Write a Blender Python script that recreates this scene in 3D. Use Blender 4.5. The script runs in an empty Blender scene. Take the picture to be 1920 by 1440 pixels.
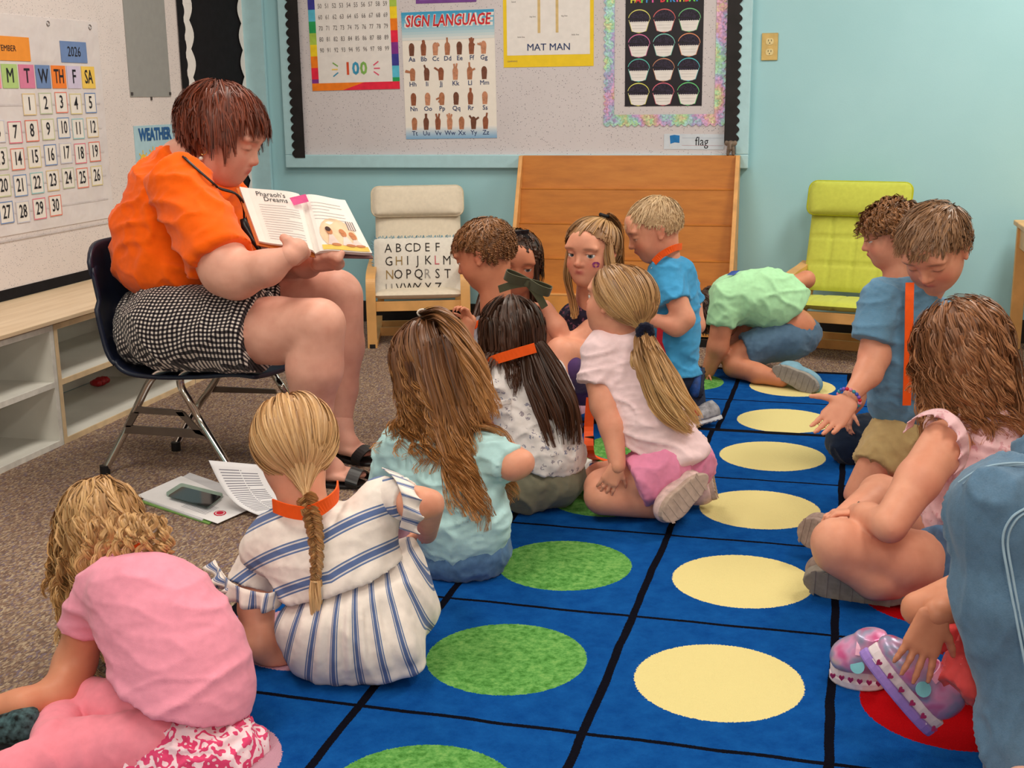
import bpy, math, random
import numpy as np
from mathutils import Vector, Matrix, noise as mnoise
mnoise.seed_set(5); random.seed(7); RNG = np.random.default_rng(11)
scene = bpy.context.scene
COL = scene.collection

# ------------------------------------------------------------------ camera
F_PX, CAM_H = 2316.39, 1.10
YAW, PITCH, ROLL = -0.24750638, 0.230242, -0.0126935
_cy, _sy, _cp, _sp, _cr, _sr = math.cos(YAW), math.sin(YAW), math.cos(PITCH), math.sin(PITCH), math.cos(ROLL), math.sin(ROLL)
FWD = np.array([_sy*_cp, _cy*_cp, -_sp]); _R0 = np.array([_cy, -_sy, 0.0]); _U0 = np.cross(_R0, FWD)
RIGHT = _R0*_cr + _U0*_sr; UPV = -_R0*_sr + _U0*_cr
CAM = np.array([0, 0, CAM_H])
cam_data = bpy.data.cameras.new('camera'); cam_data.sensor_width = 36.0; cam_data.lens = F_PX*36/1920
cam_data.clip_start = 0.05; cam_data.clip_end = 50
cam = bpy.data.objects.new('camera', cam_data); COL.objects.link(cam)
M = Matrix.Identity(4)
for i in range(3):
    M[i][0], M[i][1], M[i][2], M[i][3] = RIGHT[i], UPV[i], -FWD[i], CAM[i]
cam.matrix_world = M; scene.camera = cam
scene.view_settings.view_transform = 'Standard'; scene.view_settings.look = 'None'
scene.view_settings.gamma = 1.0; scene.view_settings.use_curve_mapping = False
scene.view_settings.exposure = 0.0
# ------------------------------------------------------------------ light
world = bpy.data.worlds.new('world'); scene.world = world; world.use_nodes = True
world.node_tree.nodes['Background'].inputs[0].default_value = (0.84, 0.92, 1.0, 1)
world.node_tree.nodes['Background'].inputs[1].default_value = 0.15
def area(name, loc, size, energy, color, rot=(0, 0, 0)):
    d = bpy.data.lights.new(name, 'AREA'); d.shape = 'RECTANGLE'; d.size, d.size_y = size; d.energy = energy; d.color = color
    o = bpy.data.objects.new(name, d); o.location = loc; o.rotation_euler = rot; COL.objects.link(o); return o
for (lx, ly, e) in ((-1.4, 4.0, 30), (-1.5, 1.7, 30), (1.2, 4.4, 52), (0.9, 1.7, 30), (0.9, -0.7, 22), (-1.5, -0.7, 22)):
    area('ceiling_lamp', (lx, ly, 2.66), (0.6, 1.2), e, (1.0, 0.93, 0.82))
# the camera's own flash unit just above the lens
area('flash_lamp', (0.03, -0.02, CAM_H+0.07), (0.10, 0.07), 8, (1.0, 0.93, 0.86), (math.pi/2-PITCH, 0, -YAW))

# ------------------------------------------------------------------ projection helpers
def ray(px, py):
    return RIGHT*((px-960)/F_PX) - UPV*((py-720)/F_PX) + FWD
def at(px, py, Y):                       # the point on the vertical plane y = Y
    d = ray(px, py); return CAM + d*(Y/d[1])
def atx(px, py, X):
    d = ray(px, py); return CAM + d*(X/d[0])
def atz(px, py, Z=0.0):
    d = ray(px, py); return CAM + d*((Z-CAM_H)/d[2])
def depth(p): return float(np.dot(np.asarray(p)-CAM, FWD))
def mpx(p): return depth(p)/F_PX         # metres per pixel at p
HR = _R0; HA = np.array([_sy, _cy, 0.0]); HU = np.array([0, 0, 1.0])
def V(r, a, u):                          # direction: camera's right, away from the camera, up
    v = HR*r + HA*a + HU*u; return v/np.linalg.norm(v)
def unit(v): return v/(np.linalg.norm(v)+1e-12)

# ------------------------------------------------------------------ materials
def lin(c):
    return tuple(((x/255)/12.92 if x/255 <= 0.04045 else ((x/255+0.055)/1.055)**2.4) for x in c)
class NT:
    def __init__(s, name, rough=0.6, spec=0.3):
        s.m = bpy.data.materials.new(name); s.m.use_nodes = True; s.t = s.m.node_tree
        s.b = s.t.nodes['Principled BSDF']; s.b.inputs['Roughness'].default_value = rough
        s.b.inputs['Specular IOR Level'].default_value = spec
    def n(s, typ, **kw):
        x = s.t.nodes.new(typ)
        for k, v in kw.items():
            if k.startswith('i_'):
                key = k[2:]; key = int(key) if key.isdigit() else key
                x.inputs[key].default_value = v
            else: setattr(x, k, v)
        return x
    def l(s, a, b): s.t.links.new(a, b)
    def math(s, op, a, b=None, c=None):
        x = s.t.nodes.new('ShaderNodeMath'); x.operation = op
        for i, v in enumerate((a, b, c)):
            if v is None: continue
            if isinstance(v, (int, float)): x.inputs[i].default_value = v
            else: s.l(v, x.inputs[i])
        return x.outputs[0]
    def mix(s, f, a, b):
        x = s.t.nodes.new('ShaderNodeMix'); x.data_type = 'RGBA'
        for i, v in ((0, f), (6, a), (7, b)):
            if isinstance(v, (int, float)): x.inputs[i].default_value = v
            elif isinstance(v, tuple): x.inputs[i].default_value = (*v[:3], 1)
            else: s.l(v, x.inputs[i])
        return x.outputs[2]
    def coord(s, which='Object', scale=None, rot=None):
        o = s.n('ShaderNodeTexCoord').outputs[which]
        if scale or rot:
            mp = s.n('ShaderNodeMapping'); s.l(o, mp.inputs[0])
            if scale: mp.inputs['Scale'].default_value = scale
            if rot: mp.inputs['Rotation'].default_value = rot
            o = mp.outputs[0]
        return o
    def attr(s, name): return s.n('ShaderNodeAttribute', attribute_name=name)
    def noise(s, vec, scale, detail=3, rough=.5):
        x = s.n('ShaderNodeTexNoise'); x.inputs['Scale'].default_value = scale; x.inputs['Detail'].default_value = detail
        x.inputs['Roughness'].default_value = rough; s.l(vec, x.inputs['Vector']); return x.outputs[0]
    def ramp(s, f, stops, interp='LINEAR'):
        x = s.n('ShaderNodeValToRGB'); cr = x.color_ramp; cr.interpolation = interp
        while len(cr.elements) < len(stops): cr.elements.new(0.5)
        for e, (p, c) in zip(cr.elements, stops):
            e.position = p; e.color = (*c[:3], 1) if not isinstance(c, (int, float)) else (c, c, c, 1)
        s.l(f, x.inputs[0]); return x.outputs[0]
    def color(s, v):
        if isinstance(v, tuple): s.b.inputs['Base Color'].default_value = (*v[:3], 1)
        else: s.l(v, s.b.inputs['Base Color'])
    def bump(s, h, strength=.3, dist=.005):
        x = s.n('ShaderNodeBump'); x.inputs['Strength'].default_value = strength; x.inputs['Distance'].default_value = dist
        s.l(h, x.inputs['Height']); s.l(x.outputs[0], s.b.inputs['Normal'])
_MC = {}
def plain(name, rgb, rough=.6, spec=.3, var=.06, scale=30, bump=0, metal=0):
    k = (name, rgb)
    if k in _MC: return _MC[k]
    t = NT(name, rough, spec); c = lin(rgb); v = t.noise(t.coord(), scale, 3)
    lo = tuple(x*(1-var*2) for x in c); hi = tuple(min(1, x*(1+var*2)) for x in c)
    t.color(t.ramp(v, [(.3, lo), (.7, hi)]))
    if bump: t.bump(v, bump, .002)
    t.b.inputs['Metallic'].default_value = metal
    _MC[k] = t.m; return t.m

def cloth(name, rgb, folds=.35, rough=.9, weave=900, extra=None, var=.05, fold_scale=(14, 14, 14)):
    t = NT(name, rough, .12); c = lin(rgb)
    co = t.coord(); f = t.noise(t.coord(scale=fold_scale), 1.0, 2.5, .45); w = t.noise(co, weave, 1)
    base = t.ramp(t.noise(co, 60, 4), [(.3, tuple(x*(1-var) for x in c)), (.7, tuple(min(1, x*(1+var)) for x in c))])
    if extra: base = extra(t, base)
    t.color(base)
    t.b.inputs['Sheen Weight'].default_value = .15
    h = t.math('ADD', t.math('MULTIPLY', f, 1.0), t.math('MULTIPLY', w, .02)); t.bump(h, folds, .03)
    return t.m

# ------------------------------------------------------------------ mesh + object helpers
def link(name, me, mat=None, parent=None, smooth=False):
    o = bpy.data.objects.new(name, me)
    if mat and not me.materials:
        for m_ in (mat if isinstance(mat, (list, tuple)) else [mat]): me.materials.append(m_)
    if smooth: me.shade_smooth() if hasattr(me, 'shade_smooth') else None
    COL.objects.link(o)
    if parent is not None:
        o.parent = parent
        # parents are only translated, so children keep world coordinates through a counter-translation
        off = Vector((0, 0, 0)); p = parent
        while p is not None: off += Vector(p.location); p = p.parent
        o.location = -off
    return o
def tag(o, label=None, cat=None, group=None, kind=None):
    if label: o['label'] = label
    if cat: o['category'] = cat
    if group: o['group'] = group
    if kind: o['kind'] = kind
    return o
def thing(name, label, cat, loc, group=None):
    o = bpy.data.objects.new(name, None); COL.objects.link(o); o.location = tuple(float(x) for x in loc); o.empty_display_size = .1
    return tag(o, label, cat, group)
class MB:
    def __init__(s): s.v = []; s.f = []; s.mi = []
    def add(s, vs, fs, mi=0):
        b = len(s.v); s.v += [tuple(float(c) for c in p) for p in vs]
        s.f += [tuple(i+b for i in f) for f in fs]; s.mi += [mi]*len(fs)
    def box(s, a, b, mi=0, bev=0):
        x0, y0, z0 = a; x1, y1, z1 = b
        s.hexa([(x0,y0,z0),(x1,y0,z0),(x1,y1,z0),(x0,y1,z0),(x0,y0,z1),(x1,y0,z1),(x1,y1,z1),(x0,y1,z1)], mi)
    def hexa(s, p, mi=0):
        s.add(p, [(3,2,1,0),(4,5,6,7),(0,1,5,4),(1,2,6,5),(2,3,7,6),(3,0,4,7)], mi)
    def tube(s, pts, r, n=8, mi=0, closed=False, cap=True, flat=None):
        pts = [np.asarray(p, float) for p in pts]; N = len(pts)
        rs = r if isinstance(r, (list, tuple, np.ndarray)) else [r]*N
        vs = []; prev = None
        for i, p in enumerate(pts):
            a = pts[(i-1) % N] if (closed or i > 0) else p; b = pts[(i+1) % N] if (closed or i < N-1) else p
            t = unit(b-a)
            if prev is None:
                ref = np.array([0, 0, 1.]) if abs(t[2]) < .9 else np.array([1., 0, 0])
                u = unit(np.cross(t, ref))
            else: u = unit(prev - t*np.dot(prev, t))
            prev = u; w = np.cross(t, u)
            for k in range(n):
                q = 2*math.pi*k/n
                vs.append(p + (u*math.cos(q) + w*math.sin(q)*(flat or 1))*rs[i])
        fs = []
        for i in range(N if closed else N-1):
            j = (i+1) % N
            for k in range(n):
                fs.append((i*n+k, i*n+(k+1) % n, j*n+(k+1) % n, j*n+k))
        if cap and not closed: fs += [tuple(reversed(range(n))), tuple((N-1)*n+k for k in range(n))]
        s.add(vs, fs, mi)
    def prism(s, poly, o, ex, ey, n, t, mi=0):      # polygon (2D) in plane, extruded by t along n
        o, ex, ey, n = map(np.asarray, (o, ex, ey, n)); N = len(poly)
        a = [o+ex*x+ey*y for x, y in poly]; b = [p+n*t for p in a]
        s.add(a+b, [tuple(reversed(range(N))), tuple(range(N, 2*N))]+[(i, (i+1) % N, N+(i+1) % N, N+i) for i in range(N)], mi)
    def build(s, name, mat, parent=None, bevel=0, smooth=False, seg=2):
        me = bpy.data.meshes.new(name); me.from_pydata(s.v, [], s.f)
        if any(s.mi): me.polygons.foreach_set('material_index', s.mi)
        me.update()
        o = link(name, me, mat, parent)
        if smooth: me.polygons.foreach_set('use_smooth', [True]*len(me.polygons))
        if bevel:
            md = o.modifiers.new('bevel', 'BEVEL'); md.width = bevel; md.segments = seg; md.limit_method = 'ANGLE'
        return o
def bx(name, a, b, mat, parent=None, bevel=0):
    m = MB(); m.box(a, b); return m.build(name, mat, parent, bevel)
def rounded_pad(name, o, ex, ey, n, w, h, t, mat, parent, r=.03, puff=.5, nu=18, nv=18, seams=()):
    """A soft cushion: a rounded rectangle w x h in plane (ex, ey), thickness t along n, puffed in the middle, with sewn seams."""
    o, ex, ey, n = map(np.asarray, (o, ex, ey, n)); mb = MB(); vs = []; fs = []
    def mapc(u, v):   # square to rounded rectangle
        x, y = (u*2-1), (v*2-1)
        e = max(abs(x), abs(y)); cx_, cy_ = w/2-r, h/2-r
        X = x*w/2; Y = y*h/2
        if abs(X) > cx_ and abs(Y) > cy_:
            dx, dy = abs(X)-cx_, abs(Y)-cy_; L = math.hypot(dx, dy); m_ = max(dx, dy)
            if L > 0: dx, dy = dx*m_/L, dy*m_/L
            X = math.copysign(cx_+dx, X); Y = math.copysign(cy_+dy, Y)
        return X, Y, e
    for side in (1, -1):
        base = len(vs)
        for j in range(nv+1):
            for i in range(nu+1):
                X, Y, e = mapc(i/nu, j/nv)
                prof = (1-e**6)**.5 if e < 1 else 0
                z = t/2*prof*(1-puff+puff*math.cos(X/w*math.pi*.9)*math.cos(Y/h*math.pi*.9))
                for (ax, pos, wid) in seams:
                    d = (X if ax == 'x' else Y)-pos
                    z -= t*.16*math.exp(-(d/wid)**2)*prof
                vs.append(o+ex*X+ey*Y+n*(z*side))
        for j in range(nv):
            for i in range(nu):
                q = (base+j*(nu+1)+i, base+j*(nu+1)+i+1, base+(j+1)*(nu+1)+i+1, base+(j+1)*(nu+1)+i)
                fs.append(q if side == 1 else q[::-1])
    mb.add(vs, fs); return mb.build(name, mat, parent, smooth=True)

# ---- lettering: glyph outlines become thin mesh plates
_TC = {}
def glyphs(txt, bold=0.0, shear=0.0):
    k = (txt, bold, shear)
    if k in _TC: return _TC[k]
    cu = bpy.data.curves.new('lettering', 'FONT'); cu.body = txt; cu.size = 1; cu.resolution_u = 2; cu.offset = bold; cu.shear = shear
    cu.align_x = 'CENTER'; cu.align_y = 'CENTER'
    ob = bpy.data.objects.new('lettering', cu); COL.objects.link(ob)
    dg = bpy.context.evaluated_depsgraph_get(); dg.update()
    me = bpy.data.meshes.new_from_object(ob.evaluated_get(dg))
    vs = np.array([v.co[:] for v in me.vertices]) if len(me.vertices) else np.zeros((0, 3)); fs = [tuple(p.vertices) for p in me.polygons]
    bpy.data.objects.remove(ob); bpy.data.curves.remove(cu); bpy.data.meshes.remove(me)
    _TC[k] = (vs, fs); return _TC[k]
class Sheet:
    """A flat printed sheet: origin at the top-left corner, u right 0..1, v down 0..1."""
    def __init__(s, TL, TR, BL, n, lift=.0008):
        s.o, s.ex, s.ey = np.asarray(TL, float), np.asarray(TR)-np.asarray(TL), np.asarray(BL)-np.asarray(TL)
        s.n = unit(np.asarray(n, float)); s.lift = lift; s.W = np.linalg.norm(s.ex); s.H = np.linalg.norm(s.ey); s.layers = {}
    def pt(s, u, v, L=0): return s.o+s.ex*u+s.ey*v+s.n*(s.lift*L)
    def lay(s, key):
        if key not in s.layers: s.layers[key] = MB()
        return s.layers[key]
    def poly(s, key, pts, L=1):
        s.cnt = getattr(s, 'cnt', 0)+1; L = L+(s.cnt % 40)*.02; s.lay(key).add([s.pt(u, v, L) for u, v in pts], [tuple(range(len(pts)))])
    def rect(s, key, u0, v0, u1, v1, L=1): s.poly(key, [(u0, v0), (u0, v1), (u1, v1), (u1, v0)], L)
    def frame(s, key, u0, v0, u1, v1, w, L=1):
        wu, wv = w/s.W, w/s.H
        s.rect(key, u0, v0, u1, v0+wv, L); s.rect(key, u0, v1-wv, u1, v1, L); s.rect(key, u0, v0+wv, u0+wu, v1-wv, L); s.rect(key, u1-wu, v0+wv, u1, v1-wv, L)
    def ell(s, key, u, v, ru, rv, L=1, n=20, a0=0, a1=2*math.pi):
        s.poly(key, [(u+ru*math.cos(a0+(a1-a0)*i/n), v-rv*math.sin(a0+(a1-a0)*i/n)) for i in range(n)], L)
    def stroke(s, key, pts, w, L=1):      # w in metres
        for (u0, v0), (u1, v1) in zip(pts[:-1], pts[1:]):
            s.cnt = getattr(s, 'cnt', 0)+1; L = int(L)+(s.cnt % 40)*.02
            a, b = s.pt(u0, v0, L), s.pt(u1, v1, L); d = unit(b-a); p = np.cross(s.n, d)*w/2
            s.lay(key).add([a-p-d*w*.3, b-p+d*w*.3, b+p+d*w*.3, a+p-d*w*.3], [(0, 1, 2, 3)])
    def text(s, key, txt, u, v, size, L=2, bold=0.0, shear=0.0, sx=1.0, align='c', rot=0):   # size: cap height in metres
        if 'M' in txt and bold > 0:      # this letter is thickened by overprinting instead
            for q in (-.6, 0, .6): s.text(key, txt, u+q*bold*size/.7/s.W, v, size, L+.05*q, 0, shear, sx, align, rot)
            return
        vs, fs = glyphs(txt, bold, shear)
        if not len(vs): return
        k = size/.70; ex, ey = unit(s.ex), -unit(s.ey); q = vs.copy(); q[:, 0] *= sx
        if align == 'l': q[:, 0] -= q[:, 0].min()
        if align == 'r': q[:, 0] -= q[:, 0].max()
        if rot: c, s_ = math.cos(rot), math.sin(rot); q[:, 0], q[:, 1] = q[:, 0]*c-q[:, 1]*s_, q[:, 0]*s_+q[:, 1]*c
        o = s.pt(u, v, L); s.lay(key).add([o+ex*(x*k)+ey*(y*k) for x, y, _ in q], fs)
    def build(s, mats, parent):
        for k, mb in s.layers.items():
            nm = k.split('#')[0]; o = mb.build(nm, mats[k.split('#')[1] if '#' in k else k], parent)
            if nm.startswith('printed'): o['kind'] = 'stuff'
# ================================================================== SETTING
BW, LW, RW, FW, CEIL = 5.75, -2.78, 2.6, -2.2, 2.7
teal = NT('teal_wall_paint', .55, .3); _c = teal.coord()
teal.color(teal.ramp(teal.noise(_c, 2.2, 3), [(.3, lin((160, 208, 218))), (.7, lin((168, 214, 224)))])); teal.bump(teal.noise(_c, 160, 3), .12, .002)
M_TEAL = teal.m
M_TEALTRIM = plain('teal_gloss_paint', (176, 216, 226), .4, .4, .02)
carpet = NT('woven_brown_carpet', .95, .05); _c = carpet.coord(scale=(260, 110, 200))
vo = carpet.n('ShaderNodeTexVoronoi'); carpet.l(_c, vo.inputs['Vector']); vo.inputs['Scale'].default_value = 1
sx_ = carpet.n('ShaderNodeSeparateColor'); carpet.l(vo.outputs['Color'], sx_.inputs[0])
big = carpet.noise(carpet.coord(scale=(40, 4, 1)), 1, 2)
base = carpet.ramp(sx_.outputs[0], [(0, lin((104, 84, 78))), (.22, lin((140, 118, 102))), (.42, lin((160, 136, 114))), (.6, lin((126, 98, 84))), (.76, lin((116, 102, 116))), (.88, lin((178, 158, 134)))], 'CONSTANT')
carpet.color(carpet.mix(carpet.math('MULTIPLY', big, .35), base, lin((140, 116, 98))))
carpet.bump(vo.outputs['Distance'], .5, .004)
def struct(name, a, b, mat):
    return tag(bx(name, a, b, mat), kind='structure')
struct('floor', (LW-.1, FW-.1, -.05), (RW+.1, BW+.1, 0), carpet.m)
struct('wall_back', (LW-.1, BW, 0), (RW+.1, BW+.1, CEIL), M_TEAL)
struct('wall_left', (LW-.1, FW, 0), (LW, BW, CEIL), M_TEAL)
struct('wall_right', (RW, FW, 0), (RW+.1, BW, CEIL), plain('cream_wall_paint', (214, 206, 190), .6))
struct('wall_front', (LW, FW-.1, 0), (RW, FW, CEIL), plain('cream_wall_paint', (214, 206, 190), .6))
struct('ceiling', (LW-.1, FW-.1, CEIL), (RW+.1, BW+.1, CEIL+.05), plain('white_ceiling_tile', (232, 230, 224), .8))
M_BASEB = plain('black_rubber_baseboard', (34, 30, 30), .45, .4, .1)
struct('baseboard_back', (LW, BW-.008, 0), (RW, BW, .105), M_BASEB)
struct('baseboard_left', (LW, 5.1, 0), (LW+.008, BW-.008, .105), M_BASEB)
struct('trim_1', (LW, BW-.03, 0), (-2.665, BW-.0081, CEIL), M_TEALTRIM)

# ---- rugs
CW, CD, CR = .5880712*CAM_H/1.55, .7215845*CAM_H/1.55, .2243512*CAM_H/1.55
TH = -.022458; CX, CY = .28647844*CAM_H/1.55, -3.06628*CAM_H/1.55
def rugmat(name, v0, v1):
    t = NT(name, .95, .03)
    co = t.coord(); sp = t.n('ShaderNodeSeparateXYZ'); t.l(co, sp.inputs[0])
    nz = t.noise(co, 260, 2); jit = t.math('MULTIPLY', t.math('SUBTRACT', nz, .5), .010)
    wav = t.math('MULTIPLY', t.math('SUBTRACT', t.noise(co, 7, 1), .5), .012)
    u = t.math('DIVIDE', sp.outputs[0], CW); v = t.math('DIVIDE', sp.outputs[1], CD)
    iu = t.math('FLOOR', t.math('ADD', u, .5)); iv = t.math('FLOOR', t.math('ADD', v, .5))
    du = t.math('MULTIPLY', t.math('SUBTRACT', u, iu), CW); dv = t.math('MULTIPLY', t.math('SUBTRACT', v, iv), CD)
    r = t.math('SQRT', t.math('ADD', t.math('MULTIPLY', du, du), t.math('MULTIPLY', dv, dv)))
    circ = t.math('LESS_THAN', t.math('ADD', r, jit), CR)
    eu = t.math('SUBTRACT', CW/2, t.math('ABSOLUTE', t.math('ADD', du, wav))); ev = t.math('SUBTRACT', CD/2, t.math('ABSOLUTE', t.math('ADD', dv, wav)))
    lu = t.math('LESS_THAN', t.math('ADD', eu, t.math('MULTIPLY', jit, .4)), .0085); lv = t.math('LESS_THAN', t.math('ADD', ev, t.math('MULTIPLY', jit, .4)), .0055)
    line = t.math('MAXIMUM', lu, lv)
    ci = t.math('DIVIDE', t.math('ADD', iu, 3.5), 6.0)
    cc = t.ramp(ci, [(0, lin((205, 110, 50))), (1/6, lin((196, 148, 166))), (2/6, lin((94, 158, 78))), (3/6, lin((232, 216, 150))), (4/6, lin((164, 8, 16))), (5/6, lin((120, 70, 150)))], 'CONSTANT')
    isg = t.math('COMPARE', iu, -1.0, .1)
    mott = t.ramp(t.noise(co, 70, 6, .7), [(.36, lin((70, 128, 52))), (.5, lin((98, 160, 80))), (.64, lin((128, 178, 96)))])
    cc = t.mix(isg, cc, mott)
    blue = t.ramp(t.noise(co, 22, 6, .75), [(.3, lin((8, 66, 138))), (.7, lin((20, 88, 162)))])
    c = t.mix(line, blue, lin((14, 14, 24))); c = t.mix(circ, c, cc)
    bu = t.math('GREATER_THAN', t.math('ABSOLUTE', t.math('ADD', sp.outputs[0], .5*CW)), 2*CW-.004)
    bv = t.math('MAXIMUM', t.math('GREATER_THAN', sp.outputs[1], v1*CD-.002), t.math('LESS_THAN', sp.outputs[1], v0*CD+.002))
    c = t.mix(t.math('MAXIMUM', bu, bv), c, lin((22, 20, 26)))
    fine = t.noise(co, 500, 2); c = t.mix(t.math('MULTIPLY', fine, .22), c, t.mix(.55, c, (0, 0, 0)))
    t.color(c); t.bump(t.math('ADD', fine, t.noise(co, 120, 2)), .5, .005); return t.m
def rug(name, v0, v1, dx, dy, z, label):
    b = .03; m = MB(); x0, x1, y0, y1 = -2.5*CW-b, 1.5*CW+b, v0*CD-b, v1*CD+b
    m.box((x0, y0, 0), (x1, y1, .008))
    o = m.build(name, rugmat(name+'_pile', v0, v1), None, bevel=.003)
    ox, oy = dx-CX, dy-CY
    o.location = (ox*math.cos(TH)-oy*math.sin(TH), ox*math.sin(TH)+oy*math.cos(TH), z); o.rotation_euler = (0, 0, TH)
    return tag(o, label, 'rug', 'blue circle rugs')
rug('classroom_rug', -2.5, 3.5, 0, 0, .0045, 'large blue rug with green and yellow circles the nearer children sit on')
rug('classroom_rug', 3.5, 5.5, .012, -.062, 0, 'second blue rug tucked behind the large one, under the boy in pale green')
ZR = .0125   # top of the nearer rug

# ---- open shelf units along the left wall
M_MEL = plain('white_melamine', (222, 220, 212), .35, .4, .03, 8); M_EDGE = plain('pale_wood_edging', (222, 196, 158), .5, .3, .06, 20); M_TOP = NT('pale_maple_top', .4, .35)
_c = M_TOP.coord(scale=(14, 1.2, 14)); M_TOP.color(M_TOP.ramp(M_TOP.noise(_c, 3, 4), [(.3, lin((214, 186, 152))), (.7, lin((232, 208, 176)))])); M_TOP = M_TOP.m
def unit_shelf(y0, y1, edge, label):
    t = thing('open_shelf_unit', label, 'shelf unit', (-2.58, (y0+y1)/2, 0), 'open shelf units along the left wall'); x0, x1, T, H = LW+.004, -2.385, .018, .398
    for a in (y0, y1-T): bx('side_panel', (x0, a, 0), (x1, a+T, H), M_MEL, t)
    bx('back_panel', (x0, y0+T, .02), (x0+.01, y1-T, H-.02), M_MEL, t)
    for i, z in enumerate((.0, .196, H-T)): bx('shelf', (x0+.01, y0+T, z+(.0 if i else .004)), (x1-.004, y1-T, z+T), M_MEL, t)
    e = MB()
    for z in (.0, .196, H-T): e.box((x1-.004, y0+T, z), (x1+.0015, y1-T, z+T))
    for a in (y0, y1-T): e.box((x1, a, 0), (x1+.0015, a+T, H))
    e.build('edge_banding', edge, t)
unit_shelf(2.20, 3.425, plain('white_edging', (226, 224, 218), .4), 'white open shelf unit with white edges at the left edge of the picture')
unit_shelf(3.430, 4.315, M_EDGE, 'open shelf unit with pale wood edges holding the red toy')
unit_shelf(4.320, 5.09, M_EDGE, 'open shelf unit with pale wood edges, farthest, behind the seated woman')
tag(bx('shelf_top', (LW+.004, 2.19, .402), (-2.372, 5.10, .416), M_TOP, None, .002), 'long pale maple board lying on top of the open shelf units', 'worktop')
bx_gap = bx('gap_strip', (LW+.02, 2.21, .398), (-2.388, 5.09, .402), plain('dark_gap', (40, 34, 40), .7)); tag(bx_gap, 'thin dark strip between shelf units and the maple top', 'strip')
# red toy
_p = atz(188, 716, .035); m = MB()
for k, (dx, dy, r) in enumerate(((0, -.028, .014), (0, 0, .017), (0, .026, .014))):
    m.tube([_p+np.array([-.022, dy, 0]), _p+np.array([-.008, dy, .003]), _p+np.array([.012, dy, .002]), _p+np.array([.022, dy, 0])], [r*.6, r, r, r*.6], 10)
_o = m.build('toy_car', plain('red_plastic', (176, 24, 36), .35, .5), None, smooth=True); tag(_o, 'small red plastic toy lying in the open shelf under the maple top', 'toy')

# ---- speckled backing paper boards
def speckle(name, base, dots):
    t = NT(name, .8, .15); vo = t.n('ShaderNodeTexVoronoi'); vo.inputs['Scale'].default_value = 135; t.l(t.coord(), vo.inputs['Vector'])
    s = t.n('ShaderNodeSeparateColor'); t.l(vo.outputs['Color'], s.inputs[0])
    r = t.math('MULTIPLY', s.outputs[0], .26); d = t.math('LESS_THAN', vo.outputs['Distance'], t.math('ADD', r, .03))
    t.color(t.mix(t.math('MULTIPLY', d, t.math('MULTIPLY', s.outputs[1], .9)), t.ramp(t.noise(t.coord(), 3, 2), [(.3, lin(base)), (.7, lin(tuple(min(255, x+6) for x in base)))]), lin(dots)))
    t.bump(t.noise(t.coord(scale=(3, 3, 1)), 1.2, 3), .25, .05); return t.m
M_SPK = speckle('speckled_paper', (218, 208, 206), (110, 104, 116)); M_SPK2 = speckle('speckled_paper_grey', (208, 202, 206), (104, 100, 116))
M_BLACKP = plain('black_paper', (24, 22, 26), .8, .2, .1); M_WHITEP = plain('white_paper', (234, 230, 228), .8, .1, .02)
XL = LW+.0015
bl = thing('bulletin_board', 'white speckled bulletin board on the left wall behind the calendar', 'bulletin board', (XL, 3.6, .45))
bx('backing_paper', (XL, 2.0, .44), (XL+.006, 5.13, CEIL-.2), M_SPK, bl)
bx('black_border', (XL+.0061, 2.0, .418), (XL+.009, 5.13, .455), M_BLACKP, bl)
def scallop(s, key, horiz, a, b, fixed, amp, pitch, side, L=1, base=0.0):
    """a strip whose far edge waves; runs from a to b (sheet metres), 'fixed' is the straight edge"""
    n = max(1, int(round(abs(b-a)/pitch))); pts = []
    for i in range(n):
        for k in range(7):
            q = i+k/7; w = math.sin(math.pi*k/7)
            pts.append((a+(b-a)*q/n, fixed+side*(base+amp*w)))
    pts.append((b, fixed+side*base)); quad = []
    for p, q in zip(pts[:-1], pts[1:]):
        c = [(p[0], fixed), p, q, (q[0], fixed)]
        if horiz: s.poly(key, [(x/s.W, y/s.H) for x, y in c], L)
        else: s.poly(key, [(y/s.W, x/s.H) for x, y in c], L)
# black paper panel with white scalloped edging, between the board and the corner
Y0, Y1, Zt, Zb = 5.085, 5.735, 2.2, .45
pn = thing('black_paper_panel', 'tall black paper panel edged with white scallops behind the seated woman', 'panel', (XL, 5.4, .5))
bx('black_paper', (XL, 5.131, Zb), (XL+.0055, Y1, Zt), M_BLACKP, pn)
S = Sheet((XL+.0095, Y0, Zt), (XL+.0095, Y1, Zt), (XL+.0095, Y0, Zb), (1, 0, 0), .0012)
scallop(S, 'black_scalloped_border#k', False, 0, S.H, 0, .018, .075, 1, 2, .045)
scallop(S, 'white_scalloped_border#w', False, .02, S.H, .055, .034, .125, 1, 1, .050)
scallop(S, 'white_scalloped_border#w#2', False, 0, S.H, S.W, .034, .125, -1, 1, .030)
S.build({'k': M_BLACKP, 'w': M_WHITEP}, pn)
# grey chart strip
g = thing('grey_chart', 'plain grey hanging strip pinned to the left board', 'chart', (XL, 4.8, 1.1))
bx('card', (XL+.0065, 4.655, 1.109), (XL+.009, 4.985, 1.72), plain('grey_card', (150, 150, 148), .6, .3, .02), g)
for yy in (4.665, 4.975): bx('pin', (XL+.0091, yy-.006, 1.116), (XL+.013, yy+.006, 1.128), plain('dark_pin', (70, 66, 66), .4), g)
bx('hook', (XL+.0065, 4.815, 1.095), (XL+.0105, 4.825, 1.109), plain('dark_pin', (70, 66, 66), .4), g)
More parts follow.
